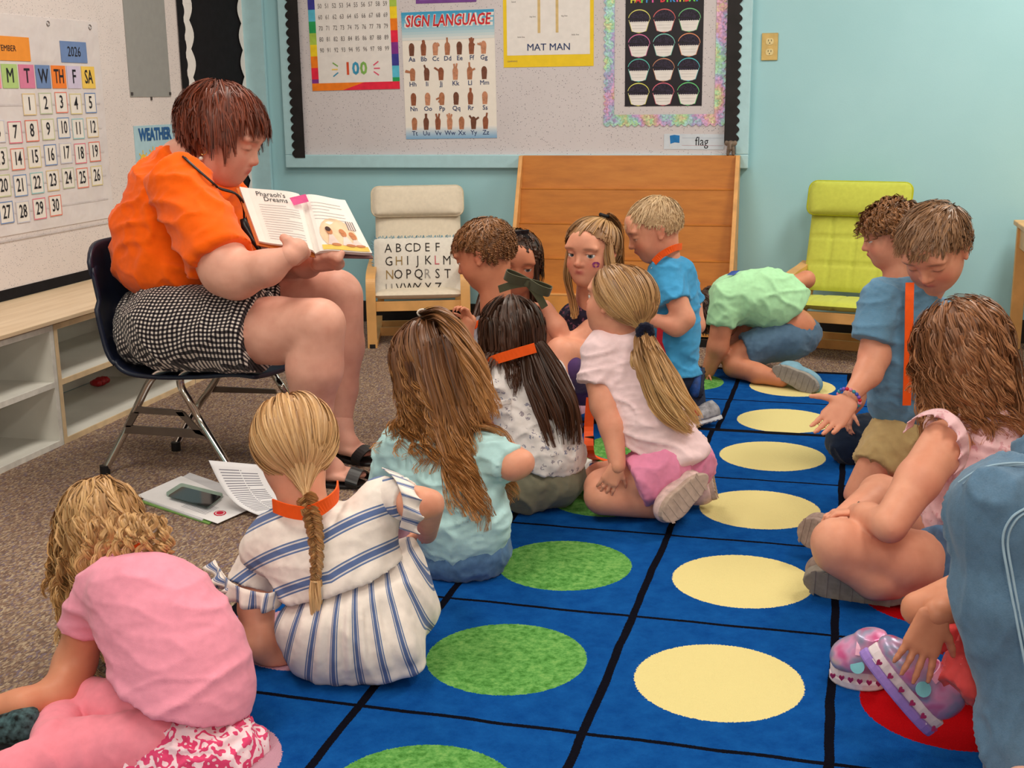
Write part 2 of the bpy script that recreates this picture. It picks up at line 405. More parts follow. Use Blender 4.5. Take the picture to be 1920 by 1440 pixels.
# weather chart
w = thing('weather_chart', 'pale blue weather chart half hidden behind the orange shirt', 'chart', (XL, 4.82, .8))
bx('card', (XL+.0065, 4.66, .60), (XL+.0085, 4.992, .992), plain('pale_blue_card', (172, 205, 218), .7, .2, .02), w)
S = Sheet((XL+.0087, 4.66, .992), (XL+.0087, 4.992, .992), (XL+.0087, 4.66, .60), (1, 0, 0))
S.text('printed_title#b', 'WEATHER', .5, .10, .048, 2, bold=.045, sx=.82)
for u_, v_ in ((.17, .36), (.42, .33)):
    S.ell('printed_sun#y', u_, v_, .075, .065, 1)
    for k in range(8): a = k*math.pi/4; S.stroke('printed_sun#y', [(u_+.09*math.cos(a), v_-.075*math.sin(a)), (u_+.12*math.cos(a), v_-.10*math.sin(a))], .006, 1)
for du_, dv_, r_ in ((.55, .40, .06), (.62, .36, .08), (.70, .40, .06)): S.ell('printed_cloud#w', du_, dv_, r_, r_*.8, 2)
S.build({'b': plain('ink_blue', (40, 92, 150), .7), 'b2': plain('ink_blue', (40, 92, 150), .7), 'y': plain('sun_yellow', (240, 196, 70), .7), 'w': M_WHITEP}, w)

# ---- pocket calendar
cal = thing('pocket_calendar', 'white cloth pocket calendar with number cards for September 2026', 'calendar', (XL, 4.0, .65))
CY0, CY1, CZ0, CZ1 = 3.45, 4.455, .640, 1.392
clr = NT('calendar_cloth', .7, .2); clr.color(clr.ramp(clr.noise(clr.coord(), 9, 3), [(.3, lin((214, 206, 208))), (.7, lin((224, 217, 217)))])); clr.bump(clr.noise(clr.coord(scale=(1, 1, 1)), 7, 3), .5, .03)
bx('cloth_backing', (XL+.0062, CY0, CZ0), (XL+.009, CY1, CZ1), clr.m, cal)
S = Sheet((XL+.0095, CY0, CZ1), (XL+.0095, CY1, CZ1), (XL+.0095, CY0, CZ0), (1, 0, 0), .0007)
for r_ in range(6):
    zz = 1.140-r_*.0925; S.rect('clear_pocket#p', 0.01, (CZ1-zz+.052)/S.H, .97, (CZ1-zz+.058)/S.H, 1)
S.build({'p': plain('pocket_seam', (204, 196, 198), .4, .4)}, cal)
INK = plain('marker_black', (34, 34, 42), .7)
def cardpos(c, r): return 3.736+c*.0965, 1.128-r*.0925       # left edge and top of a card; column 0 = Sunday
def card(parent, yl, zt, wd, ht, rgb, txt, ink, border=None, bold=.012, size=.046, sx=.75):
    bx('card', (XL+.0100, yl, zt-ht), (XL+.0112, yl+wd, zt), plain('card_'+'_'.join(map(str, rgb)), rgb, .7, .2, .02), parent)
    s = Sheet((XL+.0113, yl, zt), (XL+.0113, yl+wd, zt), (XL+.0113, yl, zt-ht), (1, 0, 0), .0005)
    mats = {'i': ink}
    if border: s.frame('printed_border#b', .0, .0, 1, 1, .0035, 1); mats['b'] = plain('border_'+'_'.join(map(str, border)), border, .7, .2, .02)
    s.text('printed_number#i', txt, .5, .5, size, 2, bold=bold, sx=sx); s.build(mats, parent)
for c, (t_, rgb) in enumerate((('S', (240, 150, 170)), ('M', (176, 204, 130)), ('T', (214, 128, 160)), ('W', (112, 138, 184)), ('TH', (240, 132, 58)), ('F', (206, 196, 222)), ('SA', (238, 200, 96)))):
    y_, z_ = cardpos(c, -1); card(cal, y_, z_+.004, .088, .082, rgb, t_, INK, None, .012, .05, .8 if len(t_) == 1 else .66)
bc = [(150, 200, 205), (200, 206, 160), (224, 120, 140), (110, 140, 190), (232, 128, 110), (226, 200, 150), (120, 150, 195), (228, 120, 100), (205, 205, 220), (222, 208, 150), (190, 200, 170)]
for d in range(1, 31):
    c, r = (d+1) % 7, (d+1)//7
    y_, z_ = cardpos(c, r); j = ((d*37) % 7-3)*.0006
    card(cal, y_+.004+j, z_-.002+j*2, .076, .076, (232, 226, 220), str(d), INK, bc[(d*5) % 11], .01, .046, .78 if d < 10 else .68)
card(cal, 3.70, 1.318, .305, .082, (238, 150, 60), 'SEPTEMBER', INK, None, 0, .02, 1)
card(cal, 4.192, 1.314, .17, .077, (112, 138, 186), '2026', INK, None, .002, .036, .85)
for yy in (3.75, 4.13, 4.40):
    m = MB(); c0 = np.array([XL+.010, yy, 1.372]); m.tube([c0+np.array([.001, .008*math.cos(a), .009*math.sin(a)]) for a in np.linspace(0, 2*math.pi, 12, endpoint=False)], .0016, 6, closed=True)
    m.build('grommet', plain('steel_ring', (150, 148, 150), .3, .5, metal=.8), cal)

# ---- framed bulletin board on the back wall
YB = BW
fb = thing('framed_bulletin_board', 'large teal framed bulletin board covered in white speckled paper on the back wall', 'bulletin board', (-1.46, YB, .77))
bx('backing_paper', (-2.50, YB-.010, .80), (-.385, YB, 2.1), M_SPK2, fb)
fx0, fx1, fz0 = -2.581, -.338, .762
bx('frame_rail', (fx0, YB-.034, fz0), (fx1, YB, fz0+.062), M_TEALTRIM, fb, .004)
bx('frame_stile', (fx0, YB-.033, fz0+.062), (fx0+.058, YB, 2.15), M_TEALTRIM, fb, .004)
bx('frame_stile', (fx1-.058, YB-.033, fz0+.062), (fx1, YB, 2.15), M_TEALTRIM, fb, .004)
S = Sheet((-2.585, YB-.036, 1.95), (-.335, YB-.036, 1.95), (-2.585, YB-.036, .80), (0, -1, 0), .001)
scallop(S, 'black_scalloped_border#k', False, 0, S.H-.01, .112, .016, .040, -1, 1, .052)
scallop(S, 'black_scalloped_border#k#2', False, 0, S.H-.075, S.W-.112, .016, .040, 1, 1, .050)
S.build({'k': plain('black_wavy_card', (26, 22, 24), .55, .4, .2, 14)}, fb)
def bsheet(x0, z0, x1, z1, y=YB-.0118, tilt=0.0):
    c, s_ = math.cos(tilt), math.sin(tilt); W, H = x1-x0, z1-z0
    TL = np.array([x0, y, z1]); ex = np.array([c*W, 0, s_*W]); ey = np.array([s_*H, 0, -c*H])
    return Sheet(TL, TL+ex, TL+ey, (0, -1, 0), .0006)
def bposter(name, label, x0, z0, x1, z1, mat, tilt=0.0, cat='poster'):
    t = thing(name, label, cat, ((x0+x1)/2, YB-.011, z0)); s = bsheet(x0, z0, x1, z1, tilt=tilt)
    m = MB(); m.prism([(0, 0), (0, 1), (1, 1), (1, 0)], s.o, s.ex, s.ey, (0, 1, 0), .0012); m.build('sheet', mat, t); return t, s
# hundred chart
t, S = bposter('number_chart', 'number chart from rows of ten up to 100 with a rainbow border', -2.434, 1.128, -1.987, 1.72, M_WHITEP, .010)
rb = [(60, 60, 150), (90, 190, 220), (40, 160, 90), (170, 200, 80), (250, 214, 40), (245, 130, 30), (230, 40, 70), (130, 50, 140)]; bw = .035
for side in (0, 1):
    u0, u1 = (0, bw/S.W) if side == 0 else (1-bw/S.W, 1); n_ = 11
    for k in range(n_):
        v0, v1 = k/n_, (k+1)/n_; ix = (k+(0 if side else 5)) % 8
        S.poly('printed_border#r%d' % ix, [(u0, v0), (u0, v1), (u1, v1+(.012 if side == 0 else .012)), (u1, v0)][:4] if k < n_-1 else [(u0, v0), (u0, v1), (u1, v1), (u1, v0)], 1)
S.poly('printed_border#r5', [(0, 1-bw/S.H), (0, 1), (.35, 1), (.6, 1-bw/S.H)], 2); S.poly('printed_border#r6', [(.35, 1), (1, 1), (1, 1-bw/S.H), (.6, 1-bw/S.H)], 2)
for r_ in range(1, 13):
    for c_ in range(10):
        val = (r_-3)*10+c_
        if val < 0: continue
        S.text('printed_numbers#i', str(val), .135+c_*.082, .684-(12-r_)*.086, .021, 2, sx=.72)
for k, (dg, cc) in enumerate((('1', 'o'), ('0', 'b'), ('0', 'g'))): S.text('printed_total#'+cc, dg, .42+k*.09, .835, .055, 2, bold=.035, sx=.9)
for a, cc in ((2.6, 'g'), (3.14, 'y'), (3.7, 'b')): S.stroke('printed_rays#'+cc, [(.33+.03*math.cos(a), .835-.05*math.sin(a)), (.33+.09*math.cos(a), .835-.10*math.sin(a))], .006)
for a in (.55, 0, -.55): S.stroke('printed_rays#p', [(.69+.03*math.cos(a), .835-.05*math.sin(a)), (.69+.09*math.cos(a), .835-.10*math.sin(a))], .006)
md = {'r%d' % i: plain('rainbow_%d' % i, c, .6) for i, c in enumerate(rb)}
md.update(i=plain('grey_ink', (110, 104, 104), .7), o=plain('ink_orange', (214, 84, 50), .6), b=plain('ink_sky', (60, 150, 190), .6), g=plain('ink_green', (130, 180, 90), .6), y=plain('ink_yellow', (240, 205, 100), .6), p=plain('ink_pink', (224, 90, 120), .6))
S.build(md, t)
# sign language chart
t, S = bposter('sign_language_chart', 'sign language chart with rows of brown hands and red title', -1.964, .897, -1.513, 1.480, plain('poster_cream', (240, 234, 226), .45, .4, .01), .010)
for k in range(10):
    f = k/10; c0 = (60, 160, 206); c1 = (238, 234, 230); cc = tuple(int(a+(b-a)*f) for a, b in zip(c0, c1))
    S.rect('printed_band#t%d' % k, 0, k*.022, 1, (k+1)*.022, 1); md['t%d' % k] = plain('sky_band_%d' % k, cc, .45, .4, 0)
    c0 = (120, 170, 214); cc = tuple(int(b+(a-b)*f) for a, b in zip(c0, c1))
    S.rect('printed_band#u%d' % k, 0, .90+k*.01, 1, .90+(k+1)*.01, 1); md['u%d' % k] = plain('low_band_%d' % k, cc, .45, .4, 0)
S.text('printed_title_outline#w', 'SIGN LANGUAGE', .505, .077, .052, 2, bold=.055, shear=.18, sx=.74)
S.text('printed_title#red', 'SIGN LANGUAGE', .5, .075, .050, 3, bold=.02, shear=.18, sx=.74)
md['red'] = plain('title_red', (206, 40, 48), .5); md['w'] = M_WHITEP; md['nk'] = plain('navy_ink', (50, 66, 110), .6)
skins = [(116, 74, 58), (176, 118, 88), (196, 138, 108), (146, 88, 64)]
for i, c in enumerate(skins): md['h%d' % i] = plain('print_skin_%d' % i, c, .6, .2, .1, 90)
HANDS = {'A': [], 'B': [(95, 1.2), (88, 1.3), (82, 1.2), (76, 1.0)], 'C': [(50, .9), (20, .9), (35, .95)], 'D': [(90, 1.6)], 'E': [(90, .45)], 'F': [(105, 1.4), (88, 1.5), (70, 1.4), (20, .7)], 'G': [(165, 1.3), (150, .9)],
 'H': [(172, 1.6), (165, 1.5)], 'I': [(110, 1.4)], 'J': [(150, 1.6)], 'K': [(100, 1.4), (75, 1.5)], 'L': [(92, 1.6), (20, 1.2)], 'M': [(90, .55), (80, .5)], 'N': [(90, .5)], 'O': [(95, .6), (75, .6)], 'P': [(200, 1.3), (235, 1.2)], 'Q': [(250, 1.2), (280, 1.1)],
 'R': [(90, 1.5), (84, 1.45)], 'S': [(90, .3)], 'T': [(85, .5)], 'U': [(92, 1.5), (86, 1.5)], 'V': [(104, 1.5), (76, 1.5)], 'W': [(112, 1.4), (92, 1.5), (70, 1.4)], 'X': [(85, .8)], 'Y': [(130, 1.3), (30, 1.3)], 'Z': [(75, 1.5)]}
rows = ['ABCDEFG', 'HIJKLM', 'NOPQRS', 'TUVWXYZ']; q = 0
for r_, row in enumerate(rows):
    us = np.linspace(.10, .88, len(row))
    for c_, ch in zip(us, row):
        v = .275+r_*.196; key = 'printed_hand#h%d' % (q*7 % 4); q += 1; a = .030; asp = S.W/S.H
        S.ell(key, c_, v, .031, .036, 1, 14); S.poly(key, [(c_-.030, v+.01), (c_-.026, v+.065), (c_+.022, v+.065), (c_+.030, v+.01)], 1)
        for ang, ln in HANDS[ch]:
            an = math.radians(ang); b0 = (c_+.02*math.cos(an), v-.02*asp*math.sin(an)); b1 = (c_+.048*ln*math.cos(an), v-.048*ln*asp*math.sin(an)*1.1)
            S.stroke(key, [b0, b1], .0085, 2)
        S.text('printed_letters#nk', ch+ch.lower(), c_, v+.093, .021, 2, bold=.012)
S.build(md, t)
# purple notice cut by the frame top
t, S = bposter('purple_notice', 'purple edge of a notice above the sign language chart', -1.89, 1.518, -1.597, 1.75, plain('purple_card', (120, 70, 150), .5), 0, 'notice')
S.rect('printed_band#w', .06, .90, .94, .94, 1); S.build({'w': plain('lilac_line', (150, 104, 180), .6)}, t)
# yellow bordered body chart
t, S = bposter('body_chart', 'yellow bordered chart lettered MAT MAN in blue capitals', -1.470, 1.222, -1.047, 1.78, plain('poster_yellow', (240, 206, 40), .5, .3, .02), .0)
S.rect('printed_panel#w', .04, .04, .96, .905, 1); S.text('printed_title#nk', 'MAT MAN', .505, .845, .031, 3, bold=.012, sx=1.02)
S.rect('printed_shape#bl', .39, .10, .62, .40, 2)
for u_ in (.40, .60): S.rect('printed_shape#tn', u_-.015, .43, u_+.015, .73, 2)
for u_, v_, tx in ((.12, .48, 'hand'), (.88, .47, 'hand'), (.33, .60, 'big line'), (.68, .60, 'big line'), (.2, .76, 'little line'), (.8, .75, 'little line')): S.text('printed_words#gk', tx, u_, v_, .007, 2)
S.text('printed_words#gk', 'LEARNING', .1, .952, .007, 2); S.build({'w': M_WHITEP, 'nk': md['nk'], 'bl': plain('flat_blue', (34, 84, 170), .6), 'tn': plain('flat_tan', (214, 186, 130), .6), 'gk': plain('grey_ink', (110, 104, 104), .7)}, t)
# birthday chart and its holographic border
t, S = bposter('birthday_chart', 'black birthday chart with twelve white cupcake shapes', -.902, 1.040, -.553, 1.56, plain('poster_black', (30, 26, 36), .4, .4, .05), 0)
cols = [(224, 220, 120), (220, 110, 110), (120, 200, 140), (220, 120, 170), (130, 200, 190), (226, 150, 110), (100, 200, 190), (200, 140, 110), (90, 190, 200), (222, 220, 110), (220, 110, 130), (110, 210, 130)]; mb_ = {'w': M_WHITEP, 'dk': plain('frosting_dark', (44, 38, 56), .5, .3, .4, 200)}
for k in range(12):
    r_, c_ = divmod(k, 3); u_, v_ = .178+c_*.322, .275+r_*.205; mb_['c%d' % k] = plain('cup_%d' % k, cols[k], .6); key = 'printed_cup_outline#c%d' % k
    S.poly(key, [(u_-.137, v_-.002), (u_-.095, v_+.092), (u_, v_+.108), (u_+.095, v_+.092), (u_+.137, v_-.002)], 1)
    S.poly('printed_cup#w', [(u_-.130, v_), (u_-.090, v_+.088), (u_-.05, v_+.100), (u_+.05, v_+.100), (u_+.090, v_+.088), (u_+.130, v_)], 2)
    S.ell(key, u_, v_-.005, .145, .085, 1, 16, 0, math.pi); S.ell('printed_frosting#dk', u_, v_-.004, .138, .078, 2, 16, 0, math.pi)
    for q_ in range(9): S.ell('printed_frosting#dk', u_-.112+q_*.028, v_+.003, .016, .011, 3, 8)
    for q_ in range(3): S.rect('printed_line#gl', u_-.09, v_+.02+q_*.024, u_+.09, v_+.0215+q_*.024, 3)
mb_['gl'] = plain('rule_grey', (196, 192, 196), .7)
for k, ch in enumerate('HAPPY BIRTHDAY'):
    if ch != ' ': S.text('printed_title#l%d' % (k % 5), ch, .10+k*.0625, .108, .026, 2, bold=.04)
for i, c in enumerate(((224, 220, 80), (230, 70, 80), (110, 220, 90), (70, 150, 220), (230, 100, 170))): mb_['l%d' % i] = plain('title_%d' % i, c, .6)
S.build(mb_, t)
hol = NT('holographic_foil', .25, .6); lw = hol.n('ShaderNodeLayerWeight'); lw.inputs[0].default_value = .5
vo = hol.n('ShaderNodeTexVoronoi'); vo.inputs['Scale'].default_value = 130; hol.l(hol.coord(), vo.inputs['Vector']); s_ = hol.n('ShaderNodeSeparateColor'); hol.l(vo.outputs['Color'], s_.inputs[0])
bands = hol.noise(hol.coord(), 7, 2); hu = hol.math('FRACT', hol.math('ADD', hol.math('MULTIPLY', bands, 3.0), hol.math('MULTIPLY', s_.outputs[0], .22)))
hv = hol.n('ShaderNodeCombineColor', mode='HSV'); hol.l(hu, hv.inputs[0]); hv.inputs[1].default_value = .42; hol.l(hol.math('ADD', .55, hol.math('MULTIPLY', s_.outputs[1], .45)), hv.inputs[2])
hol.color(hv.outputs[0]); hol.b.inputs['Metallic'].default_value = .35
hb = thing('holographic_border', 'sparkling holographic scalloped border around the birthday chart', 'border', (-.72, YB-.012, .95))
S = bsheet(-1.006, .945, -.441, 1.9)
scallop(S, 'border_strip#h', False, 0, S.H-.03, .055, .012, .032, -1, 1, .038); scallop(S, 'border_strip#h#2', False, 0, S.H-.03, S.W-.055, .012, .032, 1, 1, .038)
scallop(S, 'border_strip#h#3', True, .006, S.W-.006, S.H-.058, .012, .032, 1, 2, .042); S.build({'h': hol.m}, hb)
# flag word card
t, S = bposter('word_card', 'word strip reading flag beside a small blue flag', -.720, .848, -.448, .916, plain('pale_strip', (206, 216, 228), .6, .3, .02), -.01, 'card')
S.poly('printed_flag#b', [(.09, .12), (.17, .05), (.26, .10), (.26, .58), (.18, .55), (.10, .66)], 1); S.stroke('printed_flag_pole#w', [(.09, .1), (.11, .95)], .002)
S.text('printed_word#k', 'flag', .63, .50, .040, 1, sx=.8); S.stroke('printed_line#r', [(.30, .74), (.98, .74)], .0012); S.stroke('printed_line#l', [(.30, .25), (.98, .25)], .001)
S.build({'b': plain('flag_blue', (36, 120, 190), .6), 'w': M_WHITEP, 'k': INK, 'r': plain('rule_red', (196, 150, 160), .6), 'l': plain('rule_blue', (170, 184, 204), .6)}, t)
# brass outlet
t = thing('wall_outlet', 'brass double electrical outlet on the teal wall', 'outlet', (-.26, YB, 1.23)); brass = plain('brass_plate', (205, 176, 112), .3, .5, .05, metal=.6); ivory = plain('ivory_socket', (222, 204, 150), .4)
bx('cover_plate', (-.297, YB-.006, 1.232), (-.226, YB, 1.349), brass, t, .002)
for zc in (1.268, 1.313):
    m = MB(); m.prism([(.017*math.cos(a), max(-.0135, min(.0135, .018*math.sin(a)))) for a in np.linspace(0, 2*math.pi, 20, endpoint=False)], (-.2615, YB-.0061, zc), (1, 0, 0), (0, 0, 1), (0, -1, 0), .003); so = m.build('socket', ivory, t)
    m = MB(); y_ = YB-.0092
    for dx in (-.007, .0055): m.box((-.2615+dx, y_-.0006, zc), (-.2615+dx+.002, y_, zc+.008))
    m.box((-.2635, y_-.0006, zc-.009), (-.2595, y_, zc-.005)); m.build('slot', plain('slot_black', (20, 18, 18), .6), so)
# tiny elephant toy on the rack top
el = SDFTOY = None
# ================================================================== implicit surfaces (bodies, clothes, soft things)
class Prim:
    __slots__ = ('f', 'lo', 'hi', 'k', 'op')
    def __init__(s, f, lo, hi, k=.02, op='u'): s.f, s.lo, s.hi, s.k, s.op = f, np.asarray(lo, float), np.asarray(hi, float), k, op
def capsule(a, b, ra, rb, k=.02, op='u', clip=False, clipa=False, flat=None):
    """tapered limb from a to b; clip cuts it flat at b (a hem or cuff), clipa at a; flat=(axis, factor) squashes it along a direction"""
    a = np.asarray(a, float); b = np.asarray(b, float); ba = b-a; L2 = float(ba@ba)+1e-12; L = math.sqrt(L2); dr = rb-ra
    def f(p):
        q = p-a
        if flat is not None:
            ax, fc = flat; q = q+np.multiply.outer((q@ax)*(1/fc-1), ax); bb = ba+ax*(ba@ax)*(1/fc-1); l2 = float(bb@bb)+1e-12
        else: bb, l2 = ba, L2
        t = np.clip((q@bb)/l2, 0, 1)
        d = np.sqrt(((q-t[..., None]*bb)**2).sum(-1))-(ra+t*dr)
        if clip: d = np.maximum(d, ((p-b)@ba)/L)
        if clipa: d = np.maximum(d, -((p-a)@ba)/L)
        return d
    R = max(ra, rb); lo = np.minimum(a-R, b-R); hi = np.maximum(a+R, b+R)
    return Prim(f, lo, hi, k, op)
def ellip(c, r, ax=None, k=.02, op='u', planes=()):
    c = np.asarray(c, float); r = np.asarray(r, float); A = np.eye(3) if ax is None else np.array(ax, float)
    def f(p):
        q = (p-c)@A.T; k0 = np.sqrt(((q/r)**2).sum(-1)); k1 = np.sqrt(((q/(r*r))**2).sum(-1))+1e-9
        d = k0*(k0-1)/k1
        for n, o in planes: d = np.maximum(d, (p-o)@n)
        return d
    e = np.sqrt(((A*r[:, None])**2).sum(0))
    return Prim(f, c-e, c+e, k, op)
def sdf_eval(prims, pts):
    d = np.full(len(pts), 1e3)
    for pr in prims:
        v = pr.f(pts)
        if pr.op == 'u': d = np.minimum(d, v)
    return d
def push_out(pts, prims, margin):
    if not prims: return pts
    lo = np.min([p.lo for p in prims], 0)-.05; hi = np.max([p.hi for p in prims], 0)+.05
    m = np.all((pts > lo) & (pts < hi), 1); q = pts[m]
    if not len(q): return pts
    for _ in range(2):
        d = sdf_eval(prims, q); e = .004
        g = np.stack([sdf_eval(prims, q+np.eye(3)[i]*e)-d for i in range(3)], 1)/e
        g /= np.linalg.norm(g, axis=1)[:, None]+1e-9
        q = q+g*np.maximum(margin-d, 0)[:, None]
    pts = pts.copy(); pts[m] = q; return pts
def field_mesh(prims, h, planes=(), dil=0.0):
    """sample the blended field on a grid of spacing h and skin its zero surface (surface nets) -> verts, quads"""
    un = [p for p in prims if p.op == 'u']
    lo = np.min([p.lo for p in un], 0)-3*h-dil; hi = np.max([p.hi for p in un], 0)+3*h+dil
    n = np.ceil((hi-lo)/h).astype(int)+1
    D = np.full(n, .08, np.float32)
    for p in prims:
        mg = p.k+3*h+dil
        a = np.maximum(((p.lo-mg-lo)/h).astype(int), 0); b = np.minimum(np.ceil((p.hi+mg-lo)/h).astype(int)+1, n)
        if np.any(b <= a): continue
        X = np.stack(np.meshgrid(*[lo[i]+h*np.arange(a[i], b[i]) for i in range(3)], indexing='ij'), -1)
        v = p.f(X)-(dil if p.op == 'u' else 0); sl = tuple(slice(a[i], b[i]) for i in range(3)); d = D[sl]; k = max(p.k, 1e-5)
        if p.op == 'u':
            w = np.maximum(k-np.abs(d-v), 0)/k; D[sl] = np.minimum(d, v)-w*w*k/4
        elif p.op == 's':
            w = np.maximum(k-np.abs(d+v), 0)/k; D[sl] = np.maximum(d, -v)+w*w*k/4
    for nn, o in planes:
        nn = np.asarray(nn, float); o = np.asarray(o, float)
        X = (nn[0]*(lo[0]+h*np.arange(n[0])-o[0]))[:, None, None]+(nn[1]*(lo[1]+h*np.arange(n[1])-o[1]))[None, :, None]+(nn[2]*(lo[2]+h*np.arange(n[2])-o[2]))[None, None, :]
        D = np.maximum(D, X)
    D[0] = D[-1] = .05; D[:, 0] = D[:, -1] = .05; D[:, :, 0] = D[:, :, -1] = .05
    S = D < 0; nx, ny, nz = S.shape
    cnt = np.zeros((nx-1, ny-1, nz-1), np.int8)
    for dx in (0, 1):
        for dy in (0, 1):
            for dz in (0, 1): cnt += S[dx:nx-1+dx, dy:ny-1+dy, dz:nz-1+dz]
    act = np.argwhere((cnt > 0) & (cnt < 8)); del cnt
    idx = np.full((nx-1, ny-1, nz-1), -1, np.int32); idx[tuple(act.T)] = np.arange(len(act))
    acc = np.zeros((len(act), 3)); num = np.zeros(len(act))
    cs = [(x, y, z) for x in (0, 1) for y in (0, 1) for z in (0, 1)]
    for i, c0 in enumerate(cs):
        for c1 in cs[i+1:]:
            if sum(abs(a-b) for a, b in zip(c0, c1)) != 1: continue
            d0 = D[tuple((act+c0).T)]; d1 = D[tuple((act+c1).T)]; m = (d0 < 0) != (d1 < 0)
            t = np.where(m, d0/np.where(m, d0-d1, 1), 0)
            acc[m] += (np.array(c0)+t[:, None]*(np.array(c1)-np.array(c0)))[m]; num += m
    verts = lo+h*(act+acc/num[:, None]); faces = []
    for ax in range(3):
        sl0 = [slice(None)]*3; sl1 = [slice(None)]*3; sl0[ax] = slice(0, -1); sl1[ax] = slice(1, None)
        s0, s1 = S[tuple(sl0)], S[tuple(sl1)]; e = np.argwhere(s0 != s1); b_, c_ = (ax+1) % 3, (ax+2) % 3
        e = e[(e[:, b_] > 0) & (e[:, c_] > 0)]; fl = s0[tuple(e.T)]
        def cell(db, dc):
            q = e.copy(); q[:, b_] += db; q[:, c_] += dc; return idx[tuple(q.T)]
        Q = np.stack([cell(-1, -1), cell(0, -1), cell(0, 0), cell(-1, 0)], 1); Q[~fl] = Q[~fl][:, ::-1]
        faces.append(Q)
    faces = np.concatenate(faces); faces = faces[(faces >= 0).all(1)]
    return verts, faces
def vnormals(v, f):
    n = np.cross(v[f[:, 1]]-v[f[:, 0]], v[f[:, 2]]-v[f[:, 0]])+np.cross(v[f[:, 2]]-v[f[:, 0]], v[f[:, 3]]-v[f[:, 0]])
    N = np.zeros_like(v)
    for i in range(4): np.add.at(N, f[:, i], n)
    return N/(np.linalg.norm(N, axis=1)[:, None]+1e-12)
def np_mesh(name, v, f, mat, parent, attrs=None, smooth=True):
    me = bpy.data.meshes.new(name); nf, w = f.shape
    me.vertices.add(len(v)); me.vertices.foreach_set('co', np.asarray(v, np.float32).ravel())
    me.loops.add(nf*w); me.loops.foreach_set('vertex_index', np.asarray(f, np.int32).ravel())
    me.polygons.add(nf); me.polygons.foreach_set('loop_start', np.arange(0, nf*w, w, dtype=np.int32))
    if attrs:
        for k, a in attrs.items():
            a = np.asarray(a, np.float32)
            if a.ndim == 1: at_ = me.attributes.new(k, 'FLOAT', 'POINT'); at_.data.foreach_set('value', a)
            else: at_ = me.attributes.new(k, 'FLOAT_VECTOR', 'POINT'); at_.data.foreach_set('vector', a.ravel())
    me.polygons.foreach_set('use_smooth', np.full(nf, smooth)); me.update(calc_edges=True)
    return link(name, me, mat, parent)
def relax(v, f, it=1):
    for _ in range(it):
        A = np.zeros_like(v); c = np.zeros(len(v))
        for i in range(4):
            j = (i+1) % 4; np.add.at(A, f[:, i], v[f[:, j]]); np.add.at(A, f[:, j], v[f[:, i]]); np.add.at(c, f[:, i], 1); np.add.at(c, f[:, j], 1)
        v = v*.4+.6*A/np.maximum(c, 1)[:, None]
    return v
def folds(v, f, amp, scale, seed=0):
    """cloth folds: push the surface along its normals by a warped, stretched ridged noise"""
    N = vnormals(v, f); sc = np.asarray(scale, float); q0 = v*(sc*.45)+seed*3.1; q = v*sc+seed*7.3
    d = np.empty(len(v))
    for i in range(len(v)):
        w = mnoise.noise_vector(Vector(q0[i])); a = mnoise.noise(Vector((q[i, 0]+w[0]*1.6, q[i, 1]+w[1]*1.6, q[i, 2]+w[2]*1.6))); b = mnoise.noise(Vector((q[i, 0]*2.1+w[1]*2, q[i, 1]*2.1+w[2]*2, q[i, 2]*2.1+w[0]*2)))
        d[i] = (1-min(1, abs(a)*2.6))**2+.35*(1-min(1, abs(b)*2.6))**2-.35
    return v+N*(d*amp*1.5)[:, None]
def soft(name, prims, h, mat, parent, planes=(), fold=None, attrs=None, rel=1, dil=0.0, post=None):
    v, f = field_mesh(prims, h, planes, dil)
    if rel: v = relax(v, f, rel)
    if fold: v = folds(v, f, *fold)
    if post is not None: v = post(v)
    at_ = {k: fn(v) for k, fn in attrs.items()} if attrs else None
    return np_mesh(name, v, f, mat, parent, at_)
DBG = False
# ---- tracing helpers: a joint is (pixel x, pixel y, world y, radius in pixels); it becomes a real point with a real radius
def J(p):
    q = at(p[0], p[1], p[2])
    if DBG and len(p) > 3 and q[2] < .3*p[3]*mpx(q): print('LOW', p, round(float(q[2]), 3))
    return q, (p[3]*mpx(q) if len(p) > 3 else 0)
def C(p0, p1, k=.02, **kw):
    (a, ra), (b, rb) = J(p0), J(p1); return capsule(a, b, ra, rb, k, **kw)
def group(prims, k=.006):
    """a limb: blended within itself, only lightly joined to whatever it touches"""
    def f(p):
        d = prims[0].f(p)
        for q in prims[1:]: v = q.f(p); w = np.maximum(q.k-np.abs(d-v), 0)/q.k; d = np.minimum(d, v)-w*w*q.k/4
        return d
    return Prim(f, np.min([p.lo for p in prims], 0), np.max([p.hi for p in prims], 0), k)
def CH(ps, k=.02, ko=.006, **kw): return [group([C(a, b, min(k, .02), **kw) for a, b in zip(ps[:-1], ps[1:])], ko)]
def EL(px, py, Y, rx, ry, rd, roll=0, k=.03, op='u', yaw=0, planes=()):
    """ellipsoid with its radii given in pixels across, up and away from the camera, rolled clockwise by roll degrees"""
    c = at(px, py, Y); m = mpx(c); a = math.radians(roll); b = math.radians(yaw)
    r0 = HR*math.cos(b)+HA*math.sin(b); a0 = -HR*math.sin(b)+HA*math.cos(b)
    r = r0*math.cos(a)-HU*math.sin(a); u = r0*math.sin(a)+HU*math.cos(a)
    return ellip(c, (rx*m, rd*m, ry*m), [r, a0, u], k, op, planes)

